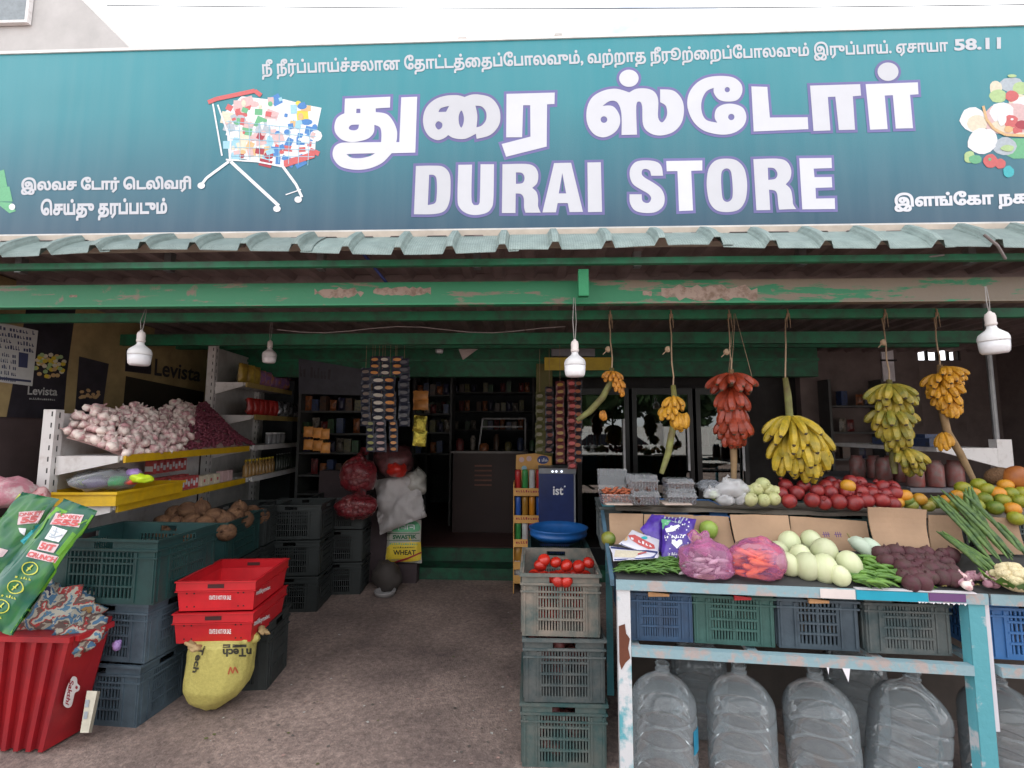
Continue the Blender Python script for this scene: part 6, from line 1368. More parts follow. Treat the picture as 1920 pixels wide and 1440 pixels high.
for px, py, k, r_, lb_ in ((258, 898, 0, .04, 'neon lime bagged toy in the yellow tray, right of the green one'), (222, 903, 1, .05, 'neon green bagged toy in the middle of the yellow tray'), (180, 905, 3, .05, 'mauve bagged toy in the yellow tray'), (150, 908, 0, .035, 'thin lime bagged toy at the near end of the yellow tray'), (246, 905, 2, .03, 'small red bagged toy in the yellow tray'), (272, 900, 0, .035, 'round lime toy at the far end of the yellow tray'), (252, 889, 3, .035, 'dark mauve toy at the back of the yellow tray')):
    lump((r_ * 1.3, r_, r_ * .8), px, neon[k], at(px, py - 2, 3.0), 'bagged_toy', lb_, 'toy', 'bagged toys in the yellow tray')
film_ = film('toy_bag_film', (.6, .62, .66), .2, .1, .45); lump((.17, .2, .07), 33, film_, at(205, 900, 3.0), 'clear_bag', 'crumpled clear bag spread over the toys in the yellow tray', 'bag', None, .3)
# goods on rack shelves
def gitem(nm, me, x, y, z, lb_, cat, group, rz=0): o = link(nm, me, None, gw(x, y, z), (0, 0, GA + rz)); return tag(o, lb_, cat, group)
bxr = MB().use(PR['red']).box(-.03, .03, -.022, .022, 0, .1).use(PR['white']).box(.0303, .031, -.012, .012, .04, .08).use(PR['white']).box(-.03, .03, -.0225, -.0221, .02, .06).mesh('carton')
bxc = MB().use(PR['cream']).box(-.03, .03, -.035, .035, 0, .085).use(PR['red']).box(.0303, .031, -.012, .012, .03, .055).mesh('carton')
bxp = MB().use(PR['pink']).box(-.03, .03, -.035, .035, 0, .095).mesh('carton')
ordn = ['first', 'second', 'third', 'fourth', 'fifth', 'sixth', 'seventh', 'eighth', 'ninth', 'tenth', 'eleventh', 'twelfth', 'thirteenth', 'fourteenth', 'fifteenth', 'sixteenth', 'seventeenth', 'eighteenth']
for i in range(4): gitem('carton', bxr, .34, .72 + i * .07, zs2 + .001, ordn[i] + ' red and white carton right of the yellow tray on the second shelf', 'carton', 'red cartons on the second shelf')
for i in range(3): gitem('carton', bxc, .34, 1.04 + i * .1, zs2 + .001, ordn[i] + ' cream carton after the red ones on the second shelf', 'carton', 'cream cartons on the second shelf')
for i in range(2): gitem('carton', bxp, .33, 1.38 + i * .1, zs2 + .001, ordn[i] + ' pink carton at the far end of the second shelf', 'carton', 'pink cartons on the second shelf')
for i in range(6): gitem('carton', bxr, .2, .66 + i * .075, zs2 + .001, ordn[i] + ' dark red carton in the back row behind the tray', 'carton', 'cartons in the back row of the second shelf')
for i in range(6): gitem('carton', bxr, .14, .72 + i * .075, zs2 + .13, ordn[i] + ' dark red carton stacked high in the back row', 'carton', 'cartons stacked in the back row')
oil = MB().use(mat('oil_bottle', (.38, .22, .08), .2)).lathe([(.028, 0), (.03, .01), (.03, .1), (.012, .13), (.012, .15)], 10).use(mat('cap_yellow', (.7, .5, .03), .4)).lathe([(.014, .151), (.014, .17), (.01, .172)], 8).mesh('bottle', None, True)
glb = MB().use(mat('dark_bottle', (.05, .06, .05), .15)).lathe([(.022, 0), (.023, .01), (.023, .12), (.009, .15), (.009, .18)], 10).use(steel).lathe([(.011, .181), (.011, .192)], 8).mesh('bottle', None, True)
def g2item(nm, me, x, y, z, lb_, cat, group, rz=0): return gitem(nm, me, x, y + 1.68, z, lb_, cat, group, rz)
for i in range(9): g2item('oil_bottle', oil, .36, .08 + i * .075, Z2s[3] + .001, ordn[i] + ' amber oil bottle from the near end of the second rack, front row', 'bottle', 'amber oil bottles on the second rack')
for i in range(10): g2item('dark_bottle', glb, .36, .8 + i * .07, Z2s[3] + .001, ordn[i] + ' dark glass bottle after the amber ones on the second rack', 'bottle', 'dark bottles on the second rack')
jar = MB().use(mat('jar_clear', (.3, .3, .32), .2)).lathe([(.035, 0), (.036, .01), (.036, .1), (.03, .11)], 10).use(PR['white']).lathe([(.034, .111), (.034, .13)], 10).mesh('jar', None, True)
for i in range(4): g2item('spice_jar', jar, .34, .6 + i * .12, Z2s[2] + .001, ordn[i] + ' pale jar beyond the onions on the second rack', 'jar', 'jars beyond the onions')
rp = pillow(.11, .17, .06, 10, .4, 3).mesh('packet', mat('red_film', (.55, .05, .04), .2, vs=14, c2=(.3, .02, .02), bump=.5, bs=30), True)
sp_ = pillow(.12, .18, .06, 10, .5, 5).mesh('packet', mat('silver_film', (.35, .35, .37), .2, metal=.4, vs=16, c2=(.05, .05, .06), thr=(.42, .52), bump=.6, bs=30), True)
yp = pillow(.12, .2, .06, 8, .4, 6).mesh('packet', mat('yellow_film', (.55, .4, .06), .3, vs=14, c2=(.3, .15, .03), bump=.4, bs=30), True)
bp_ = pillow(.12, .17, .06, 8, .4, 8).mesh('packet', mat('multi_film', (.25, .12, .3), .3, vs=16, c2=(.5, .2, .1), thr=(.4, .55), bump=.4, bs=30), True)
for i in range(6): g2item('snack_packet', rp, .36, .1 + i * .115, Z2s[1] + .09, ordn[i] + ' red packet from the upright on the middle shelf of the taller rack', 'packet', 'red packets on the taller rack', pi / 2 * .85 + U(-.2, .2))
for i in range(6): g2item('snack_packet', sp_, .37, .80 + i * .15, Z2s[1] + .09, ordn[i] + ' silver packet on the middle shelf of the taller rack', 'packet', 'silver packets on the taller rack', pi / 2 * .85 + U(-.2, .2))
for i in range(3): g2item('snack_packet', yp, .26, .12 + i * .14, Z2s[0] + .1, ordn[i] + ' yellow packet on the top shelf of the taller rack', 'packet', 'yellow packets on the top shelf', pi / 2 * .8 + U(-.2, .2))
for i in range(7): g2item('snack_packet', bp_, .27, .5 + i * .14, Z2s[0] + .09, ordn[i] + ' mixed colour packet on the top shelf of the taller rack', 'packet', 'mixed packets on the top shelf', pi / 2 * .8 + U(-.2, .2))
# things on top of banner: ledge with white and blue bundles
lb2 = thing('wall_ledge', 'thin ledge along the top of the coffee banner carrying bundles', 'ledge', wallpt(0, 2.62)); mb = MB(); mb.hexa([wallpt(-.6, 2.612, .013), wallpt(1.8, 2.612, .013), wallpt(1.8, 2.612, .2), wallpt(-.6, 2.612, .2)], [wallpt(-.6, 2.625, .013), wallpt(1.8, 2.625, .013), wallpt(1.8, 2.625, .2), wallpt(-.6, 2.625, .2)]); 
o = lump((.09, .09, .07), 4, mat('white_bundle', (.6, .6, .6), .5), at(333, 607, 4.75), 'white_bundle', 'white plastic bundle above the tan banner', 'bundle', None, .5)
for px, py, lb_ in ((368, 606, 'first light blue bundle right of the white one above the banner'), (392, 613, 'second light blue bundle above the banner'), (420, 622, 'third light blue bundle above the banner, nearest the tall rack')): lump((.09, .09, .08), px, mat('blue_bundle', (.06, .3, .45), .5), at(px, py, 4.9), 'blue_bundle', lb_, 'bundle', 'light blue bundles above the banner', .4)
o = MB().hexa([wallpt(-.3, 2.601, .013), wallpt(1.9, 2.601, .013), wallpt(1.9, 2.601, .12), wallpt(-.3, 2.601, .12)], [wallpt(-.3, 2.612, .013), wallpt(1.9, 2.612, .013), wallpt(1.9, 2.612, .12), wallpt(-.3, 2.612, .12)]).build('ledge_board', galv); inplane(o, lb2); o.parent = lb2
# slanted banner further back with script lettering
o = thing('script_banner', 'grey banner with dark script lettering above the inner shelves', 'banner', at(600, 690, 5.2)); bs3 = plane((0, 5.25, 0), (0, 1, 0)); mb = MB(); onto(mb, [(560, 672), (700, 696), (692, 742), (560, 738)], [(0, 1, 2, 3)], bs3, 0); part(mb, 'banner_sheet', mat('dim_banner', (.07, .07, .09), .6), o)
mb = MB(); qmarks(mb, 9, [(562, 685), (622, 692), (620, 712), (562, 706)], bs3, .003); part(mb, 'script_lettering', bdark, o)

# ================================================================== LEFT FOREGROUND
# stacked slate crates
sa = radians(38)
cc = at(257, 1367, 2.6); 
def ang_crate(lb_, corner, dims, m, z, a=sa, **k):
    w_, d, h = dims   # corner nearest the camera = local (+w/2,-d/2)
    off = Matrix.Rotation(a, 3, 'Z') @ Vector((w_ / 2, -d / 2, 0)); p = Vector((corner.x, corner.y, 0)) - off; return crate(lb_, (p.x, p.y, z), a, dims, m, None, **k)
sa = radians(-32)
ang_crate('slate blue crate on the ground, lowest of the stack behind the tall red crate', Vector((cc.x - .005, cc.y, 0)), (.52, .36, .315), cslate, .0, radians(-3))
ang_crate('slate blue crate in the middle of the stack behind the tall red crate', Vector((cc.x + .005, cc.y + .01, 0)), (.52, .37, .31), cslate, .322, radians(-5))
cg2 = at(288, 1130, 2.58)
ang_crate('large dark green crate on top of the slate blue crates under the yellow tray', Vector((cg2.x, cg2.y, 0)), (.64, .46, .345), cteal, .64, radians(-2), rows=4)
mb = MB()
for i in range(120): mb.ball((.03, .03, .03), 6, 4, None, Matrix.Translation((at(262, 1200, 2.7).x + U(-.4, -.05), 2.75 + U(-.1, .2), U(.05, .58))))
tag(mb.build('crate_contents', mat('dim_contents', (.05, .05, .06), .6), smooth=True), 'dark contents seen through the slots of the slate blue crates', 'contents', kind='stuff')
o = lump((.02, .02, .03), 2, neon[3], at(219, 1210, 2.6), 'pink_scrap', 'small pink scrap behind the slots of the middle slate crate', 'scrap', None)
# crates further back with coconuts
for i, (px, Y, z, lb_) in enumerate(((400, 3.62, .0, 'dark crate on the ground behind the red milk crates, near column'), (400, 3.62, .31, 'dark crate second from the ground behind the red milk crates'), (400, 3.62, .62, 'dark teal crate carrying the coconuts, near column'), (470, 4.2, 0, 'dark crate on the ground under the far coconuts'), (470, 4.2, .31, 'dark crate second from the ground under the far coconuts'), (470, 4.2, .62, 'dark crate carrying the far coconuts, by the rack'))):
    crate(lb_, (at(px, 1000, Y).x, Y, z), GA, (.46, .52, .3), cteal if i == 2 else cblack, 'dark crates under the coconuts')
for i, (px, Y, z, lb_) in enumerate(((640, 4.85, 0, 'lowest black crate left of the doorway under the red net bags'), (640, 4.85, .31, 'middle black crate left of the doorway'), (640, 4.85, .62, 'top black crate left of the doorway'), (560, 4.4, 0, 'lowest black crate in the column before the black doorway crates'), (560, 4.4, .31, 'middle black crate in the column before the black doorway crates'), (560, 4.4, .62, 'top black crate in the column before the black doorway crates'))):
    crate(lb_, (at(px, 1000, Y).x, Y, z), GA, (.52, .42, .3), cblack, 'black crates left of the doorway')
coc = MB().ball((.066, .066, .072), 14, 9, lambda v: v * (1 + .05 * noise.noise(v * 25))).tube([(0, 0, .055), (.003, 0, .075), (.012, .005, .095)], [.022, .012, .003], 6).mesh('coconut', mat('coconut_husk', (.2, .1, .05), .85, vs=30, c2=(.08, .035, .02), thr=(.3, .6), bump=.8, bs=90, vsc=(1, 1, .25)), True)
ordn_ = lambda k: ON[k]
COC = ((305, 982, 3.4), (332, 984, 3.42), (360, 978, 3.42), (352, 957, 3.5), (385, 984, 3.42), (402, 968, 3.5), (424, 978, 3.5), (378, 955, 3.55), (440, 966, 3.6), (458, 975, 3.7), (328, 964, 3.5), (472, 962, 3.95), (490, 968, 4.0), (448, 955, 3.8), (308, 1000, 3.36), (345, 1002, 3.36), (385, 1002, 3.36), (425, 998, 3.4), (470, 985, 3.9)); COCX = [(q[0], q[1]) for q in COC]
for i, (px, py, Y) in enumerate(COC):
    put('coconut', coc, at(px, py, Y), 'brown husked coconut, ' + ordn_(sorted(COCX).index((px, py))) + ' from the left in the heap under the yellow shelf', 'coconut', 'coconuts heaped on the dark crates', (U(-1.5, 1.5), U(-1.5, 1.5), U(0, 6)))
# two red dairy crates on a yellow sack
redp = mat('crate_red', (.56, .014, .022), .38, vs=6, var=.2)
Mw, Md, Mh = .40, .42, .165
DYY = 2.72; fl = at(334, 1205, DYY); fr_ = at(467, 1205, DYY)
ma = GA + .0; base = Vector((fl.x, DYY, 0)); mx_ = fr_.x - fl.x; Mw = mx_
def dairy(lb_, z, dx=0, first=True):
    t_ = thing('dairy_crate', lb_, 'crate', (base.x + Mw / 2 + dx, base.y, z), ma, 'red dairy crates on the yellow sack'); mb = MB(); w0, w1 = Mw / 2 - .004, Mw / 2 + .006; d0, d1 = Md, Md + .02; tt = .008
    def wall(a, b_, z0, z1):   # quad wall following taper
        pass
    def ring(z0, z1, o):
        for (xa, xb, ya, yb) in ((-w1 - o, w1 + o, -o - .012, tt - .012 - 0), (-w1 - o, w1 + o, d1 - tt, d1 + o), (-w1 - o, -w1 + tt, tt - .0115, d1 - tt - .0005), (w1 - tt, w1 + o, tt - .0115, d1 - tt - .0005)): mb.box(xa, xb, ya, yb, z0, z1)
    # tapered tray wall with a recess band under the rim
    P = [(-w0, 0), (w0, 0), (w0, d0), (-w0, d0)]; Q = [(-w1, -.012), (w1, -.012), (w1, d1), (-w1, d1)]
    inn = lambda L_, s_: [(x * (1 - .04), y + (.01 if y < .1 else -.01)) for x, y in L_]
    Pi, Qi = inn(P, 1), inn(Q, 1); V = [(x, y, 0) for x, y in P] + [(x, y, Mh - .05) for x, y in Q] + [(x, y, .006) for x, y in Pi] + [(x, y, Mh - .05) for x, y in Qi]
    mb.add(V, [(0, 3, 2, 1)] + [(i, (i + 1) % 4, (i + 1) % 4 + 4, i + 4) for i in range(4)] + [(8 + i, 12 + i, 12 + (i + 1) % 4, 8 + (i + 1) % 4) for i in range(4)] + [(8, 9, 10, 11)] + [(4 + i, 4 + (i + 1) % 4, 12 + (i + 1) % 4, 12 + i) for i in range(4)])
    mb.build('body', redp, t_); mb = MB(); ring(Mh - .0495, Mh, .006); ring(Mh - .004, Mh + .003, .012); ring(Mh - .056, Mh - .0515, .010); mb.build('rim', redp, t_)
    hm = mat('handle_slot', (.05, .01, .01), .7)
    MB().box(-.045, .045, -.0195, -.0188, Mh - .036, Mh - .014).build('handle_slot', hm, t_); MB().box(-.04, .04, d1 - tt - .0015, d1 - tt - .0008, Mh - .036, Mh - .016).build('handle_slot', hm, t_)
    mb = MB()
    for x in (-.16, -.12, .12, .15):
        for z_ in (.02, .095): mb.box(x - .004, x + .004, -.0115 - .0005 + (.0 if z_ > .05 else .009), -.0105 + (.0 if z_ > .05 else .009), z_, z_ + .008)
    for y in (.08, .16, .3): mb.box(w1 - .003, w1 + .0005, y, y + .01, .1, .106)
    for x in (-.12, -.03, .02, .09): mb.box(x, x + .012, d1 - tt - .0014, d1 - tt - .0008, .06, .068)
    mb.build('drain_hole', hm, t_); return t_
d0_ = dairy('lower red dairy crate with white print, resting on the yellow sack', at(400, 1205, 2.72).z)
d1_ = dairy('upper red dairy crate with white print, open at the top', at(400, 1205, 2.72).z + .175, .004)
MB().box(-.16, .16, .03, .39, .02, .024).build('floor_grid', mat('crate_red_inner', (.4, .015, .012), .5), d1_)
whp = mat('white_print', (.75, .72, .72), .5)
for t_, ys in ((d1_, (1116, 1124)), (d0_, (1179, 1188))):
    S_ = plane((0, DYY - .013, 0), (0, 1, 0)); mb = MB(); qtext(mb, 'CRATE IS NOT FOR SALE', [(393, ys[0]), (434, ys[0]), (434, ys[1]), (393, ys[1])], S_, .004, .03); part(mb, 'printed_lettering', whp, t_)
    nrm_ = Vector((cos(ma), sin(ma), 0)); pr_ = t_.matrix_basis @ Vector((Mw / 2 + .014, .2, .1)); Sr = plane(pr_, nrm_); mb = MB(); y = ys[0]
    q = [(480, y - 17 + 8), (506, y - 27 + 8), (506, y - 18 + 8), (479, y - 5 + 8)] if t_ is d1_ else [(476, y - 24 + 8), (505, y - 37 + 8), (505, y - 27 + 8), (475, y - 10 + 8)]
    qtext(mb, 'milkymist', q, Sr, .003, .03); part(mb, 'brand_lettering', whp, t_)
# sack
ysm = mat('yellow_sack_cloth', (.56, .49, .14), .6, vs=60, c2=(.42, .36, .1), bump=.3, bs=140)
sk = thing('yellow_sack', 'bulging yellow sack with black lettering upside down, under the red dairy crates', 'sack', at(405, 1330, 2.66))
V = []; n1, n2 = 22, 26; top_l, top_r = at(352, 1200, 2.68), at(482, 1200, 2.68)
prof_ = [(1195, 362, 472), (1215, 355, 470), (1240, 352, 468), (1265, 351, 465), (1285, 352, 458), (1305, 357, 442), (1320, 366, 420), (1330, 378, 402), (1334, 388, 396)]
Ysk = 2.77
n2 = 72; rows_ = []
for i in range(len(prof_) - 1):
    for s_ in range(4): u = s_ / 4; rows_.append(tuple(prof_[i][k_] * (1 - u) + prof_[i + 1][k_] * u for k_ in range(3)))
rows_.append(prof_[-1])
for i, (py, xa, xb) in enumerate(rows_):
    a, b_ = at(xa, py, Ysk), at(xb, py, Ysk); c_ = (a + b_) / 2; rx = (b_.x - a.x) / 2; h_ = i / (len(rows_) - 1)
    for j in range(n2):
        t = 2 * pi * j / n2; e_ = Vector((cos(t), sin(t), 0)); sq_ = (abs(cos(t)) ** 3.2 + abs(sin(t)) ** 3.2) ** (-1 / 3.2)
        cre = abs(noise.noise((cos(t) * 3.2 + 4, sin(t) * 3.2, h_ * 1.6))) * .10 * (1.25 - h_) + .035 * noise.noise((cos(t) * 9, sin(t) * 9, h_ * 5)) * (1.1 - h_) + .05 * noise.noise((cos(t) * 1.5, sin(t) * 1.5, h_ * 3))
        k = (sq_ * .55 + .45) * .97 - cre + .02; V.append((c_.x + rx * cos(t) * k, Ysk + .02 + min(rx, .17) * .85 * sin(t) * k, max(.012, c_.z + .012 * noise.noise((t * 2, h_ * 4, 1)))))
F_ = [(i * n2 + j, (i + 1) * n2 + j, (i + 1) * n2 + (j + 1) % n2, i * n2 + (j + 1) % n2) for i in range(len(rows_) - 1) for j in range(n2)] + [tuple(range(n2)), tuple(reversed(range((len(rows_) - 1) * n2, len(rows_) * n2)))]
mb = MB(); mb.add(V, F_); so_ = part(mb, 'sack_cloth', ysm, sk, True); sS = meshsurf([so_])
mb = MB(); qtext(mb, 'nTech', [(471, 1231), (418, 1231), (418, 1216), (471, 1215)][::1], sS, .003, .04)
onto(mb, [(418, 1209), (432, 1209), (432, 1214), (418, 1214)], [(0, 1, 2, 3)], sS, .003); onto(mb, [(436, 1209), (462, 1208), (462, 1213), (436, 1214)], [(0, 1, 2, 3)], sS, .003)
qtext(mb, 'Tech', [(385, 1213), (371, 1262), (361, 1260), (372, 1211)], sS, .004, .03); part(mb, 'black_lettering', mat('sack_black_ink', (.05, .045, .03), .7), sk)
mb = MB(); stroke(mb, [(428, 1264), (432, 1250), (436, 1262), (440, 1250), (446, 1262)], 2.5, sS, .003); part(mb, 'red_mark', mat('sack_red_ink', (.5, .12, .05), .7), sk)
for px, py, lb_ in ((362, 1212, 'left'), (492, 1182, 'right')): 
    o = bag('', None, (.03, .025, .014), ysm, px, ruf=1.0, sq=1, n=14).build('gathered_corner', mat('peach_lining', (.45, .3, .14), .7) , sk, at(px, py, 2.6 if px < 400 else 2.82) - Vector(sk.location), (0, .5, 0), True)
o = bag('', None, (.025, .025, .025), ysm, 5, ruf=.4, sq=1, n=14).build('gathered_corner', ysm, sk, at(478, 1196, 2.8) - Vector(sk.location), (0, .5, 0), True)
# support under the dairy crates' rear half
crate('black crate on the ground behind the yellow sack, carrying the red dairy crates', (base.x + Mw / 2 - .02, base.y + .40, 0), ma, (.36, .30, .40), cblack)

# tall red crate at the left edge
rb = thing('red_crate', 'tall dark red ribbed crate with a white oval logo standing at the left edge', 'crate', (at(60, 1300, 2.3).x, 2.3, 0))
redd = mat('crate_dark_red', (.38, .012, .018), .45, vs=5, c2=(.24, .012, .02), thr=(.3, .6))
B0, B1, B2 = at(-60, 1412, 2.40), at(88, 1406, 2.40), at(152, 1362, 2.55); T0_, T1, T2 = at(-50, 1190, 2.37), at(140, 1194, 2.37), at(204, 1206, 2.55)
for p in (B0, B1, B2): p.z = .012
T0_.z = T2.z = T1.z
bk0, bk1 = B0 + Vector((.02, .35, 0)), T0_ + Vector((.02, .35, 0)); bq, tq = B2 + Vector((-.15, .2, 0)), T2 + Vector((-.15, .2, 0))
mb = MB(); V = [B0, B1, B2, bq, bk0, T0_, T1, T2, tq, bk1]; mb.add(V, [(4, 3, 2, 1, 0), (5, 6, 7, 8, 9)] + [(i, (i + 1) % 5, (i + 1) % 5 + 5, i + 5) for i in range(5)]); part(mb, 'body', redd, rb)
rib = MB()
for i in range(7):
    u = (i + .2) / 6.4
    if u > 1: continue
    a, b_ = B0.lerp(B1, u), T0_.lerp(T1, u); rib.hexa([a + Vector((-.012, -.022, 0)), a + Vector((.012, -.022, 0)), a + Vector((.014, .0, 0)), a + Vector((-.014, .0, 0))], [b_ + Vector((-.012, -.022, 0)), b_ + Vector((.012, -.022, 0)), b_ + Vector((.014, .0, 0)), b_ + Vector((-.014, 0, 0))])
part(rib, 'ribs', redd, rb)
rim_ = MB()
for a, b_ in ((T0_, T1), (T1, T2)):
    dv = (b_ - a).normalized(); nv = Vector((dv.y, -dv.x, 0)); rim_.hexa([a + nv * .004 - Vector((0, 0, .02)), b_ + nv * .004 - Vector((0, 0, .02)), b_ + nv * .026 - Vector((0, 0, .02)), a + nv * .026 - Vector((0, 0, .02))], [a + nv * .004 + Vector((0, 0, .006)), b_ + nv * .004 + Vector((0, 0, .006)), b_ + nv * .026 + Vector((0, 0, .006)), a + nv * .026 + Vector((0, 0, .006))])
part(rim_, 'rim', redd, rb)
fS = plane((B1 + T1) / 2, (B1 - B0).cross(T0_ - B0)); fS = meshsurf([o for o in rb.children if o.name.startswith('body')])
mb = MB().use(whp); lo_ = [(129, 1266), (137, 1268), (138, 1278), (143, 1284), (141, 1292), (134, 1296), (131, 1306), (127, 1321), (119, 1324), (112, 1318), (114, 1302), (120, 1282)]
vs, fs = filled([smooth_poly(lo_, 3)]); onto(mb, vs, fs, fS, .024)
mb.use(PR['maroon']); qtext(mb, 'Sakthi', [(131, 1274), (122, 1320), (115, 1316), (123, 1272)][:4], fS, .026, .02); vs, fs = filled([disc2(136, 1286, 2.4, 3)]); onto(mb, vs, fs, fS, .026); part(mb, 'printed_logo', None, rb)
# cream carton between red crate and slate crates
cr_ = MB().hexa([at(150, 1374, 2.42), at(166, 1374, 2.42), at(172, 1374, 2.52), at(156, 1374, 2.52)], [at(163, 1295, 2.42), at(182, 1296, 2.42), at(188, 1296, 2.52), at(170, 1296, 2.52)])
cp_ = at(165, 1374, 2.42); t1 = thing('cream_carton', 'narrow cream carton standing between the tall red crate and the slate crates', 'carton', cp_); mb = MB(); mb.add([Vector(v) - cp_ for v in cr_.v], cr_.f); mb.build('carton_body', mat('cream_card', (.6, .56, .46), .7), t1)
mb = MB(); S_ = plane(at(160, 1340, 2.418), (0, 1, 0)); 
for y in (1312, 1334): onto(mb, [(161 - (y - 1312) * .12, y), (168 - (y - 1312) * .12, y), (166 - (y - 1312) * .12, y + 14), (159 - (y - 1312) * .12, y + 14)], [(0, 1, 2, 3)], S_, .001)
part(mb, 'printed_block', PR['grey'], t1)
# patterned cloth sack on the red crate
clm = bpy.data.materials.new('patterned_cloth'); clm.use_nodes = True; t = clm.node_tree; pb = t.nodes['Principled BSDF']; pb.inputs['Roughness'].default_value = .8
co = t.nodes.new('ShaderNodeTexCoord'); n_ = t.nodes.new('ShaderNodeTexNoise'); n_.inputs['Scale'].default_value = 8; n_.inputs['Detail'].default_value = 4; n_.inputs['Distortion'].default_value = .2; t.links.new(co.outputs['Object'], n_.inputs['Vector'])
r_ = t.nodes.new('ShaderNodeValToRGB'); r_.color_ramp.interpolation = 'CONSTANT'; e = r_.color_ramp.elements; e[0].position = 0; e[0].color = (.03, .03, .09, 1); e[1].position = .36; e[1].color = (.5, .46, .38, 1)
for p_, c_ in ((.40, (.06, .14, .24)), (.46, (.36, .33, .27)), (.50, (.13, .08, .07)), (.54, (.4, .04, .04)), (.565, (.42, .4, .34)), (.61, (.08, .18, .28)), (.65, (.3, .17, .06)), (.70, (.14, .08, .07))): q = e.new(p_); q.color = (*c_, 1)
t.links.new(n_.outputs['Fac'], r_.inputs[0]); t.links.new(r_.outputs[0], pb.inputs['Base Color'])
cl = thing('cloth_sack', 'crumpled printed cloth sack in blue, cream and red lying on the tall red crate', 'sack', at(115, 1165, 2.5))
bag('', None, (.22, .13, .13), clm, 21, ruf=.5, sq=.8, n=30).build('cloth_body', clm, cl, (-.1, .03, .02), (0, .1, .3), True); bag('', None, (.11, .09, .075), clm, 25, ruf=.6, sq=1, n=24).build('cloth_fold', clm, cl, (.12, -.02, -.03), (0, .3, 0), True)
bag('', None, (.055, .05, .04), clm, 28, ruf=.6, sq=1, n=24).build('cloth_fold', clm, cl, (.17, -.06, -.09), (0, .3, 0), True)
# long green snack pouches
gpm = bpy.data.materials.new('green_pouch'); gpm.use_nodes = True; t = gpm.node_tree; pb = t.nodes['Principled BSDF']; pb.inputs['Roughness'].default_value = .28
co = t.nodes.new('ShaderNodeTexCoord'); n_ = t.nodes.new('ShaderNodeTexNoise'); n_.inputs['Scale'].default_value = 6; n_.inputs['Distortion'].default_value = 1; t.links.new(co.outputs['Object'], n_.inputs['Vector'])
r_ = t.nodes.new('ShaderNodeValToRGB'); e = r_.color_ramp.elements; e[0].position = .42; e[0].color = (.006, .09, .055, 1); e[1].position = .74; e[1].color = (.05, .2, .015, 1); t.links.new(n_.outputs['Fac'], r_.inputs[0]); t.links.new(r_.outputs[0], pb.inputs['Base Color'])
lime_e = mat('pouch_lime_edge', (.12, .34, .02), .35)
def snack(lb_, corn, sd, logo=True, shift=(0, 0), small=False):
    t_ = thing('snack_pouch', lb_, 'packet', (corn[0] + corn[2]) / 2, 0, 'long green snack pouches at the left edge'); o = pouch4(corn, .06, gpm, 'pouch', t_, sd, 26, .7); sS = meshsurf([o]); return t_, sS
t1, s1 = snack('long green snack pouch with 555 on a pink panel, nearer the rack', [at(118, 934, 2.36), at(182, 958, 2.36), at(22, 1192, 2.12), at(-72, 1160, 2.12)], 3)
dx, dy = Vector((64, 20)).normalized(), Vector((-160, 234)).normalized()
def PQ(x0, y0, w_, h_):     # quad on the pouch: along its width and length
    a = Vector((x0, y0)); return [tuple(a), tuple(a + dx * w_), tuple(a + dx * w_ + dy * h_ * .95), tuple(a + dy * h_ * .95)]
def panelq(mb, q, key, surf, e): mb.use(key); onto(mb, q, [(0, 1, 2, 3)], surf, e)
ppk = mat('print_pale_pink', (.68, .5, .52), .45)
mb = MB()
panelq(mb, [(106, 962), (158, 966), (148, 989), (94, 983)], ppk, s1, .004); mb.use(PR['red']); qtext(mb, 'BONKEY', [(110, 964), (155, 968), (153, 975), (107, 971)], s1, .006, .03); qtext(mb, '555', [(104, 973), (152, 976), (146, 988), (97, 983)], s1, .006, .06)
panelq(mb, [(100, 986), (127, 995), (111, 1017), (84, 1010)], PR['white'], s1, .004); mb.use(PR['grey'])
for q in ([(108, 990), (104, 1003), (98, 1005)], [(96, 1000), (106, 1007), (118, 1003)], [(93, 1006), (106, 1009)], [(101, 995), (112, 999)]): stroke(mb, q, 2, s1, .006)
panelq(mb, [(78, 1014), (112, 1021), (102, 1037), (70, 1030)], ppk, s1, .004); mb.use(PR['red']); qtext(mb, '5iT', [(79, 1017), (108, 1023), (100, 1034), (73, 1029)], s1, .006, .05)
panelq(mb, [(58, 1031), (111, 1044), (103, 1056), (50, 1044)], ppk, s1, .004); mb.use(PR['red']); qtext(mb, 'CRUNCH', [(57, 1034), (108, 1046), (102, 1055), (51, 1043)], s1, .006, .05)
mb.use(mat('pouch_gold_ink', (.5, .5, .05), .5))
for (cx, cy) in ((57, 1066), (30, 1101), (3, 1137)):
    r_o, r_i = disc2(cx, cy, 16, 13, 20, .3), disc2(cx, cy, 14, 11.2, 20, .3); vs, fs = filled([r_o], [r_i]); onto(mb, vs, fs, s1, .005)
    stroke(mb, [(cx - 6, cy + 5), (cx + 6, cy - 6)], 2.5, s1, .005); stroke(mb, [(cx - 4, cy - 2), (cx + 2, cy + 2)], 2, s1, .005); qmarks(mb, 6, [(cx - 26, cy + 12), (cx + 4, cy + 18), (cx + 2, cy + 23), (cx - 28, cy + 17)], s1, .005)
mb.use(lime_e); stroke(mb, [(174, 966), (120, 1046), (60, 1134), (22, 1188)], 4, s1, .004); stroke(mb, [(112, 940), (90, 972), (80, 990), (64, 1010)], 3, s1, .004); stroke(mb, [(140, 1000), (108, 1040)], 8, s1, .003)
part(mb, 'printed_art', None, t1)
t2, s2 = snack('long green snack pouch behind the first, partly folded, 55 on a pink panel', [at(40, 922, 2.44), at(112, 936, 2.44), at(-10, 1120, 2.26), at(-90, 1090, 2.26)], 8)
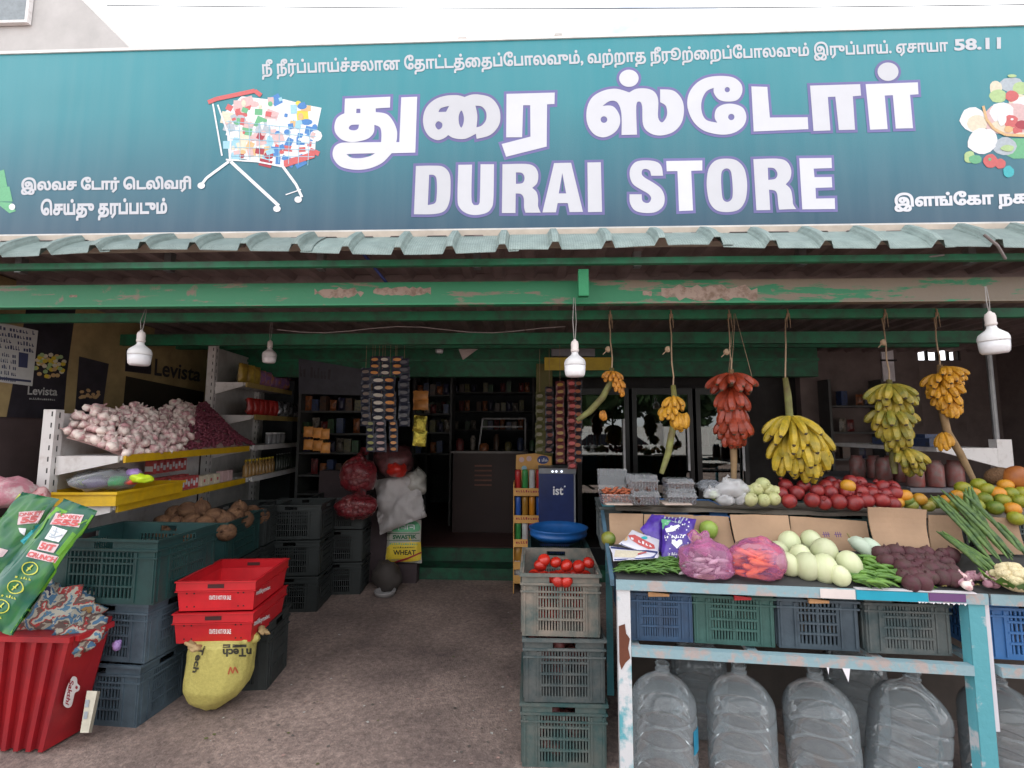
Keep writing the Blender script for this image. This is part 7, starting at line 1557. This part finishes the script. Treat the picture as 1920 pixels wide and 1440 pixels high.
mb = MB(); panelq(mb, [(36, 960), (84, 957), (70, 981), (34, 984)], ppk, s2, .004); mb.use(PR['red']); qtext(mb, 'ONKEY', [(38, 962), (80, 959), (77, 966), (37, 969)], s2, .006, .03); qtext(mb, '55', [(42, 970), (74, 967), (68, 980), (40, 982)], s2, .006, .06)
mb.use(PR['teal']); stroke(mb, [(84, 984), (60, 1000), (42, 1018)], 10, s2, .003); panelq(mb, [(-5, 1026), (16, 1032), (6, 1044), (-8, 1046)], ppk, s2, .004); panelq(mb, [(36, 990), (50, 991), (46, 1004), (38, 998)], PR['white'], s2, .004); part(mb, 'printed_art', None, t2)
ypk = pouch4([at(36, 925, 2.5), at(50, 930, 2.5), at(24, 962, 2.48), at(8, 966, 2.48)], .02, mat('yellow_pouch', (.6, .5, .05), .4, vs=12, c2=(.15, .35, .05)), 'yellow_pouch', thing('yellow_packet', 'small yellow packet behind the two green pouches', 'packet', at(30, 945, 2.5)), 3)
lump((.16, .14, .09), 6, mat('pink_white_bag', (.5, .2, .25), .35, vs=12, c2=(.55, .42, .42), thr=(.42, .52), bump=.5, bs=40), at(8, 925, 2.7), 'pink_bag', 'pink and white printed bag at the left edge beside the rack upright', 'bag', None, .3)
lump((.05, .04, .03), 6, mat('red_bag', (.55, .03, .02), .3), at(8, 985, 2.45), 'red_packet', 'small red packet at the left edge under the pink bag', 'packet', None, .3)
lump((.05, .03, .045), 9, mat('maroon_packet', (.35, .03, .05), .35, vs=20, c2=(.55, .3, .3), thr=(.5, .6)), at(77, 928, 2.7), 'maroon_packet', 'small maroon packet leaning on the foot of the rack upright', 'packet', None, .4)
# support table under the pouches (only its dark side shows)
o = MB().box(at(-160, 1000, 2.6).x, at(60, 1000, 2.6).x, 2.56, 3.0, 0, .95).build('side_counter', mat('dim_counter', (.06, .04, .045), .8)); tag(o, 'dark counter at the left edge behind the green pouches', 'counter')

# ================================================================== BY THE DOORWAY
ws = mat('white_sack_cloth', (.42, .39, .39), .8, vs=6, var=.15, bump=.4, bs=160)
t1 = thing('white_sack', 'crumpled white sack slumped on the wheat sack left of the doorway', 'sack', at(752, 1000, 4.9)); o = pouch4([at(702, 902, 4.95), at(785, 880, 4.95), at(800, 968, 4.85), at(712, 1003, 4.85)], .2, ws, 'sack_cloth', t1, 12, 26, .7)
bag('', None, (.12, .1, .12), mat('clear_wrap', (.35, .33, .3), .3), 3, ruf=.5, sq=1, n=18).build('open_mouth', mat('clear_wrap', ()), t1, at(778, 905, 4.95) - Vector(t1.location), None, True)
whm = mat('wheat_sack_cloth', (.45, .43, .38), .6, vs=20, var=.1, bump=.2, bs=120); t1 = thing('wheat_sack', 'printed wheat sack in white, green and yellow standing left of the doorway step', 'sack', at(756, 1054, 5.0))
o = pouch4([at(726, 975, 5.02), at(790, 975, 5.02), at(791, 1056, 4.98), at(722, 1054, 4.98)], .16, whm, 'sack_cloth', t1, 4, 14, .12); S_ = meshsurf([o])
mb = MB().use(PR['green']); vs, fs = filled([smooth_poly([(738, 984), (752, 976), (780, 978), (788, 990), (785, 996), (738, 997)], 3)]); onto(mb, vs, fs, S_, .006)
mb.use(PR['white']); 
for q in ([(748, 994), (748, 986), (760, 986), (760, 993)], [(764, 993), (764, 985), (776, 985), (776, 993)], [(752, 990), (758, 990)], [(768, 989), (774, 989)]): stroke(mb, q, 1.8, S_, .01)
mb.use(mat('print_dark_green', (.02, .12, .05), .5)); qtext(mb, 'SWASTIK', [(737, 1003), (781, 1002), (781, 1010), (737, 1011)], S_, .008, .05)
for y in (1000, 1013): stroke(mb, [(727, y), (786, y)], 1.2, S_, .007)
mb.use(PR['yellow']); onto(mb, [(723, 1030), (735, 1018), (788, 1016), (790, 1050), (735, 1055), (724, 1050)], [(0, 1, 2, 3, 4, 5)], S_, .006)
mb.use(PR['green']); qmarks(mb, 13, [(731, 1017), (784, 1018), (784, 1022), (731, 1021)], S_, .009); mb.use(PR['black']); qmarks(mb, 13, [(738, 1025), (778, 1024), (778, 1027), (738, 1028)], S_, .009); qtext(mb, 'WHEAT', [(738, 1031), (779, 1031), (779, 1040), (738, 1040)], S_, .009, .03)
mb.use(PR['maroon']); stroke(mb, [(740, 1053), (765, 1046), (789, 1036)], 3, S_, .009); part(mb, 'printed_art', None, t1)
rn = mat('red_net', (.16, .012, .016), .5, vs=26, c2=(.03, .015, .02), thr=(.4, .55), bump=.6, bs=120); rn2 = mat('red_net_pale', (.16, .05, .055), .4, vs=14, c2=(.04, .02, .02), bump=.6, bs=60)
netf = film('red_net_film', (.25, .02, .03), .45, .4, .4, (.7, .2, .2)); onr = mat('net_onion', (.2, .05, .045), .45, vs=12, c2=(.08, .02, .03))
def netbag(lb_, px, py, Y, r_):
    t_ = thing('onion_net_bag', lb_, 'onion bag', at(px, py, Y), 0, 'red net bags of onions'); mb = MB()
    for i in range(150):
        u = Vector((rnd.gauss(0, 1), rnd.gauss(0, 1), rnd.gauss(0, 1))).normalized() * rnd.uniform(.7, .95); mb.ball((.032, .032, .028), 8, 5, None, Matrix.Translation((u.x * r_[0], u.y * r_[1], u.z * r_[2])))
    mb.build('onions', onr, t_, smooth=True)['kind'] = 'stuff'; bag('', None, tuple(q * 1.06 for q in r_), netf, px, ruf=.18, n=30).build('net', netf, t_, smooth=True)
    MB().tube([(0, 0, r_[2] * .9), (.02, 0, r_[2] * 1.15), (.06, -.02, r_[2] * 1.3)], [.05, .02, .05], 10).build('tied_neck', rn, t_, smooth=True)
netbag('dark red net bag of onions leaning left of the white sack', 672, 892, 4.7, (.16, .14, .19))
netbag('dark red net bag of onions lying on the black crates', 668, 950, 4.6, (.19, .14, .11))
for px, py, Y, r_, m, lb_ in ((735, 865, 4.95, (.24, .18, .17), rn2, 'pale red plastic bag with knotted top above the white sack'), (745, 880, 4.8, (.14, .1, .08), mat('red_bag', ()), 'bright red bag tucked behind the white sack')):
    lump(r_, px, m, at(px, py, Y), 'net_bag', lb_, 'bag', None, .35)
# column of stock behind the sacks so that nothing floats
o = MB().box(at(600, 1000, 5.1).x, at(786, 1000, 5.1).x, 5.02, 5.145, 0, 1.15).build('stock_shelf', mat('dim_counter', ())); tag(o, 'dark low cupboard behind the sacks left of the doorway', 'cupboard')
o = MB().lathe([(.05, 0), (.085, .0), (.1, .03), (.105, .045), (.1, .048), (.08, .015)], 20).build('steel_bowl', mat('dull_bowl', (.35, .33, .33), .5), None, at(722, 1108, 4.65), smooth=True); o.location.z = .002; tag(o, 'small pale bowl on the ground in front of the wheat sack', 'bowl')
lump((.14, .12, .16), 5, mat('dim_sack', (.05, .04, .036), .8), Vector((at(722, 1080, 4.75).x, 4.8, .12)), 'brown_sack', 'dull brown sack on the ground below the wheat sack', 'sack', None, .3)

# ---- inside the shop
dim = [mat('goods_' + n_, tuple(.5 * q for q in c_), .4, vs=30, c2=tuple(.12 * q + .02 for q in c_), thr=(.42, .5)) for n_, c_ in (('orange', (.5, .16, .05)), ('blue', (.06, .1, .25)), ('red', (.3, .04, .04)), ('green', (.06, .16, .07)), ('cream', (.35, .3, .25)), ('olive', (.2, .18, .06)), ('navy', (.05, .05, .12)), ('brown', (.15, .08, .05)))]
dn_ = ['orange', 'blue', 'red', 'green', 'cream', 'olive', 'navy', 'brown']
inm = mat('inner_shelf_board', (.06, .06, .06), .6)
def inshelf(lb_, px0, px1, Y, ys, short, fill=.85, ww=.09, hh=.16):
    x0, x1 = at(px0, 800, Y).x, at(px1, 800, Y).x; t_ = thing('stock_shelf', lb_, 'shelf', (x0, Y, 0)); zt_ = max(at(px0, y, Y).z for y in ys)
    for x in (x0, x1): part(MB().box(x - .015, x + .015, Y, Y + .3, .27 if Y > 5.4 else 0, zt_ + .3), 'side_panel', inm, t_)
    for r_, y in enumerate(ys):
        z = at(px0, y, Y).z; part(MB().box(x0 + .016, x1 - .016, Y, Y + .3, z - .02, z), 'board', inm, t_); x = x0 + .07; c = 0
        while x < x1 - .06:
            k = (r_ * 3 + int(c / 2) * 5 + c) % 8; h_ = hh * U(.75, 1.1)
            if R() < fill:
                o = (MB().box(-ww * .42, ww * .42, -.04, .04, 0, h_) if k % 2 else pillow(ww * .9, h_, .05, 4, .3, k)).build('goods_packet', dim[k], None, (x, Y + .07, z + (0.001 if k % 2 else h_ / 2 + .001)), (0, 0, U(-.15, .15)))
                tag(o, '%s packet, %s level of the %s, %s along' % (dn_[k], ['top', 'second', 'third', 'fourth', 'fifth', 'sixth'][r_], short, ordn[min(c, 17)]), 'packet', 'packets on the ' + short)
            x += ww * U(1.02, 1.15); c += 1
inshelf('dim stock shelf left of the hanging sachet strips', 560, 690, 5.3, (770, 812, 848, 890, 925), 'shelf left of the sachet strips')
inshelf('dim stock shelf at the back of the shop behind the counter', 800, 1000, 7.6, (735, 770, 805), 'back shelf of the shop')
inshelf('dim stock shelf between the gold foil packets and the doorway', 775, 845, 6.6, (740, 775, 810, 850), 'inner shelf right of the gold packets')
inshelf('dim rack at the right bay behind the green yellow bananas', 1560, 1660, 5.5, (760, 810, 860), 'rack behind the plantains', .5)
for i, (px, py) in enumerate(((578, 810), (596, 812), (609, 814), (578, 834), (596, 836), (610, 840))):
    o = pillow(.1, .11, .05, 5, .3, i).build('orange_packet', so1, None, at(px, py, 4.95), (0, 0, .1), True); tag(o, 'orange packet in the %s row left of the sachet strips, %s from the left' % ('upper' if i < 3 else 'lower', ordn[i % 3]), 'packet', 'orange packets left of the sachet strips')
ct = thing('shop_counter', 'dark red counter with stacked slats inside the doorway', 'counter', (at(870, 960, 6.2).x, 6.2, .27)); x0, x1 = at(848, 960, 6.2).x, at(985, 960, 6.2).x; zt_ = at(900, 850, 6.2).z
part(MB().box(x0, x1, 6.2, 6.7, .27, zt_), 'cabinet', mat('counter_red', (.025, .008, .008), .5, vs=5), ct); part(MB().box(x0 - .03, x1 + .03, 6.17, 6.73, zt_ + .001, zt_ + .03), 'top', mat('counter_top', (.08, .07, .07), .3), ct)
for i in range(5): z = at(900, 872 + i * 9, 6.18).z; part(MB().box(at(890, 870, 6.18).x, at(922, 870, 6.18).x, 6.18, 6.198, z - .02, z), 'slat', mat('counter_slat', (.25, .1, .07), .6), ct)
for i, (k_, w__, h__) in enumerate(((2, .1, .16), (4, .07, .2), (0, .12, .1), (7, .08, .22), (5, .1, .12), (1, .09, .17), (3, .08, .14))):
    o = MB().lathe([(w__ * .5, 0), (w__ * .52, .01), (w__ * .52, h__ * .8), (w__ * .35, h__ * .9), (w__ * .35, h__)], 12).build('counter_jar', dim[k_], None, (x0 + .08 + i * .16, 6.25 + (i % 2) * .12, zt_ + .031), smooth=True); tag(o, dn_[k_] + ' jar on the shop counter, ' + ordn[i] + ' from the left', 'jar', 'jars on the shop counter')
sg = thing('counter_rack', 'small white framed rack standing on the shop counter', 'rack', (at(905, 850, 6.3).x, 6.3, zt_ + .031)); 
for a in (((905, 785), (985, 785)), ((985, 785), (985, 848)), ((905, 785), (897, 848)), ((905, 800), (980, 800))): part(MB().tube([at(*a[0], 6.4), at(*a[1], 6.4)], .012, 6), 'frame_tube', mat('frame_dim_white', (.4, .4, .42), .4), sg)
# right bay: rack with bracket, red goods
gr_ = thing('gondola_rack', 'white rack with a wide bracket and red goods at the right edge', 'rack', (at(1885, 880, 3.4).x, 3.4, 0)); ux = at(1888, 880, 3.4).x; uz = at(1888, 824, 3.4).z
part(MB().box(ux - .05, ux + .05, 3.4, 3.46, 0, uz), 'upright', white, gr_); bz_ = at(1870, 840, 3.4).z
part(MB().add([(ux - .051, 3.4, bz_), (ux - .42, 3.4, bz_ + .0), (ux - .42, 3.4, bz_ - .03), (ux - .051, 3.4, bz_ - .13), (ux - .051, 3.42, bz_), (ux - .42, 3.42, bz_), (ux - .42, 3.42, bz_ - .03), (ux - .051, 3.42, bz_ - .13)], [(0, 1, 2, 3), (7, 6, 5, 4), (0, 4, 5, 1), (1, 5, 6, 2), (2, 6, 7, 3), (3, 7, 4, 0)]), 'bracket', white, gr_)
part(MB().box(ux - .44, ux - .04, 3.421, 4.6, bz_ - .03, bz_), 'shelf', white, gr_); zl = at(1700, 903, 3.9).z
part(MB().box(ux - .6, ux - .04, 3.47, 4.9, zl - .03, zl), 'shelf', mat('dim_steel_shelf', (.16, .16, .18), .5), gr_)
for i in range(9):
    o = MB().lathe([(.05, 0), (.055, .01), (.055, .15), (.04, .17), (.04, .19)], 12).build('red_jar', mat('red_jar_lid', (.28, .05, .04), .35, vs=20, c2=(.2, .16, .15)), None, (ux - .5 + (i % 3) * .14, 3.55 + (i // 3) * .3, zl + .001), smooth=True); tag(o, 'reddish jar, %s row, %s from the left, on the lower shelf of the right rack' % (['front', 'middle', 'rear'][i // 3], ordn[i % 3]), 'jar', 'reddish jars on the right rack')
for i, c_ in enumerate((1, 1, 6, 0, 1)):
    o = MB().box(0, .16, 0, .2, 0, .09 if i % 2 else .06).build('blue_carton', dim[c_], None, (ux - .42 + .07 * i - (.2 if i == 4 else 0), 3.5 + .12 * i, bz_ + .002 )); tag(o, ['blue carton at the front of the right rack', 'second blue carton on the right rack', 'navy carton on the right rack', 'orange carton on the right rack', 'blue carton at the left end of the right rack'][i], 'carton')
ps = at(1664, 690, 5.6); o = MB().box(at(1654, 700, 5.69).x, at(1676, 700, 5.69).x, 5.675, 5.69, at(1660, 715, 5.69).z, at(1660, 650, 5.69).z).build('painted_daylight_strip', mat('pale_daylight_paint', (.7, .68, .72), .6)); tag(o, 'tall pale strip painted for daylight leaking through the dark wall above the green yellow bananas', 'daylight strip')  # pale colour stands in for daylight leaking through the wall
for y in (676,): MB().box(at(1652, y, 5.66).x, at(1682, y, 5.66).x, 5.66, 5.672, at(1660, y + 1, 5.66).z, at(1660, y - 2, 5.66).z).build('strip_batten', black, o)
# electric cables under the skirt
tag(MB().tube([at(1590, 482, 2.38), at(1650, 490, 2.38), at(1710, 486, 2.36), at(1770, 478, 2.33)], .005, 6).tube([at(1845, 440, 2.22), at(1870, 460, 2.2), at(1885, 485, 2.3)], .006, 6).build('cable', mat('grey_cable', (.25, .22, .22), .6), smooth=True), 'loose grey cable under the right end of the ribbed skirt', 'cable')
tag(MB().tube([at(520 + i * 45, 618 + 6 * sin(i * .9), 3.9) for i in range(13)], .004, 5).build('cable', mat('pale_cable', (.4, .36, .36), .6), smooth=True), 'pale thin cable strung along the far purlin', 'cable')
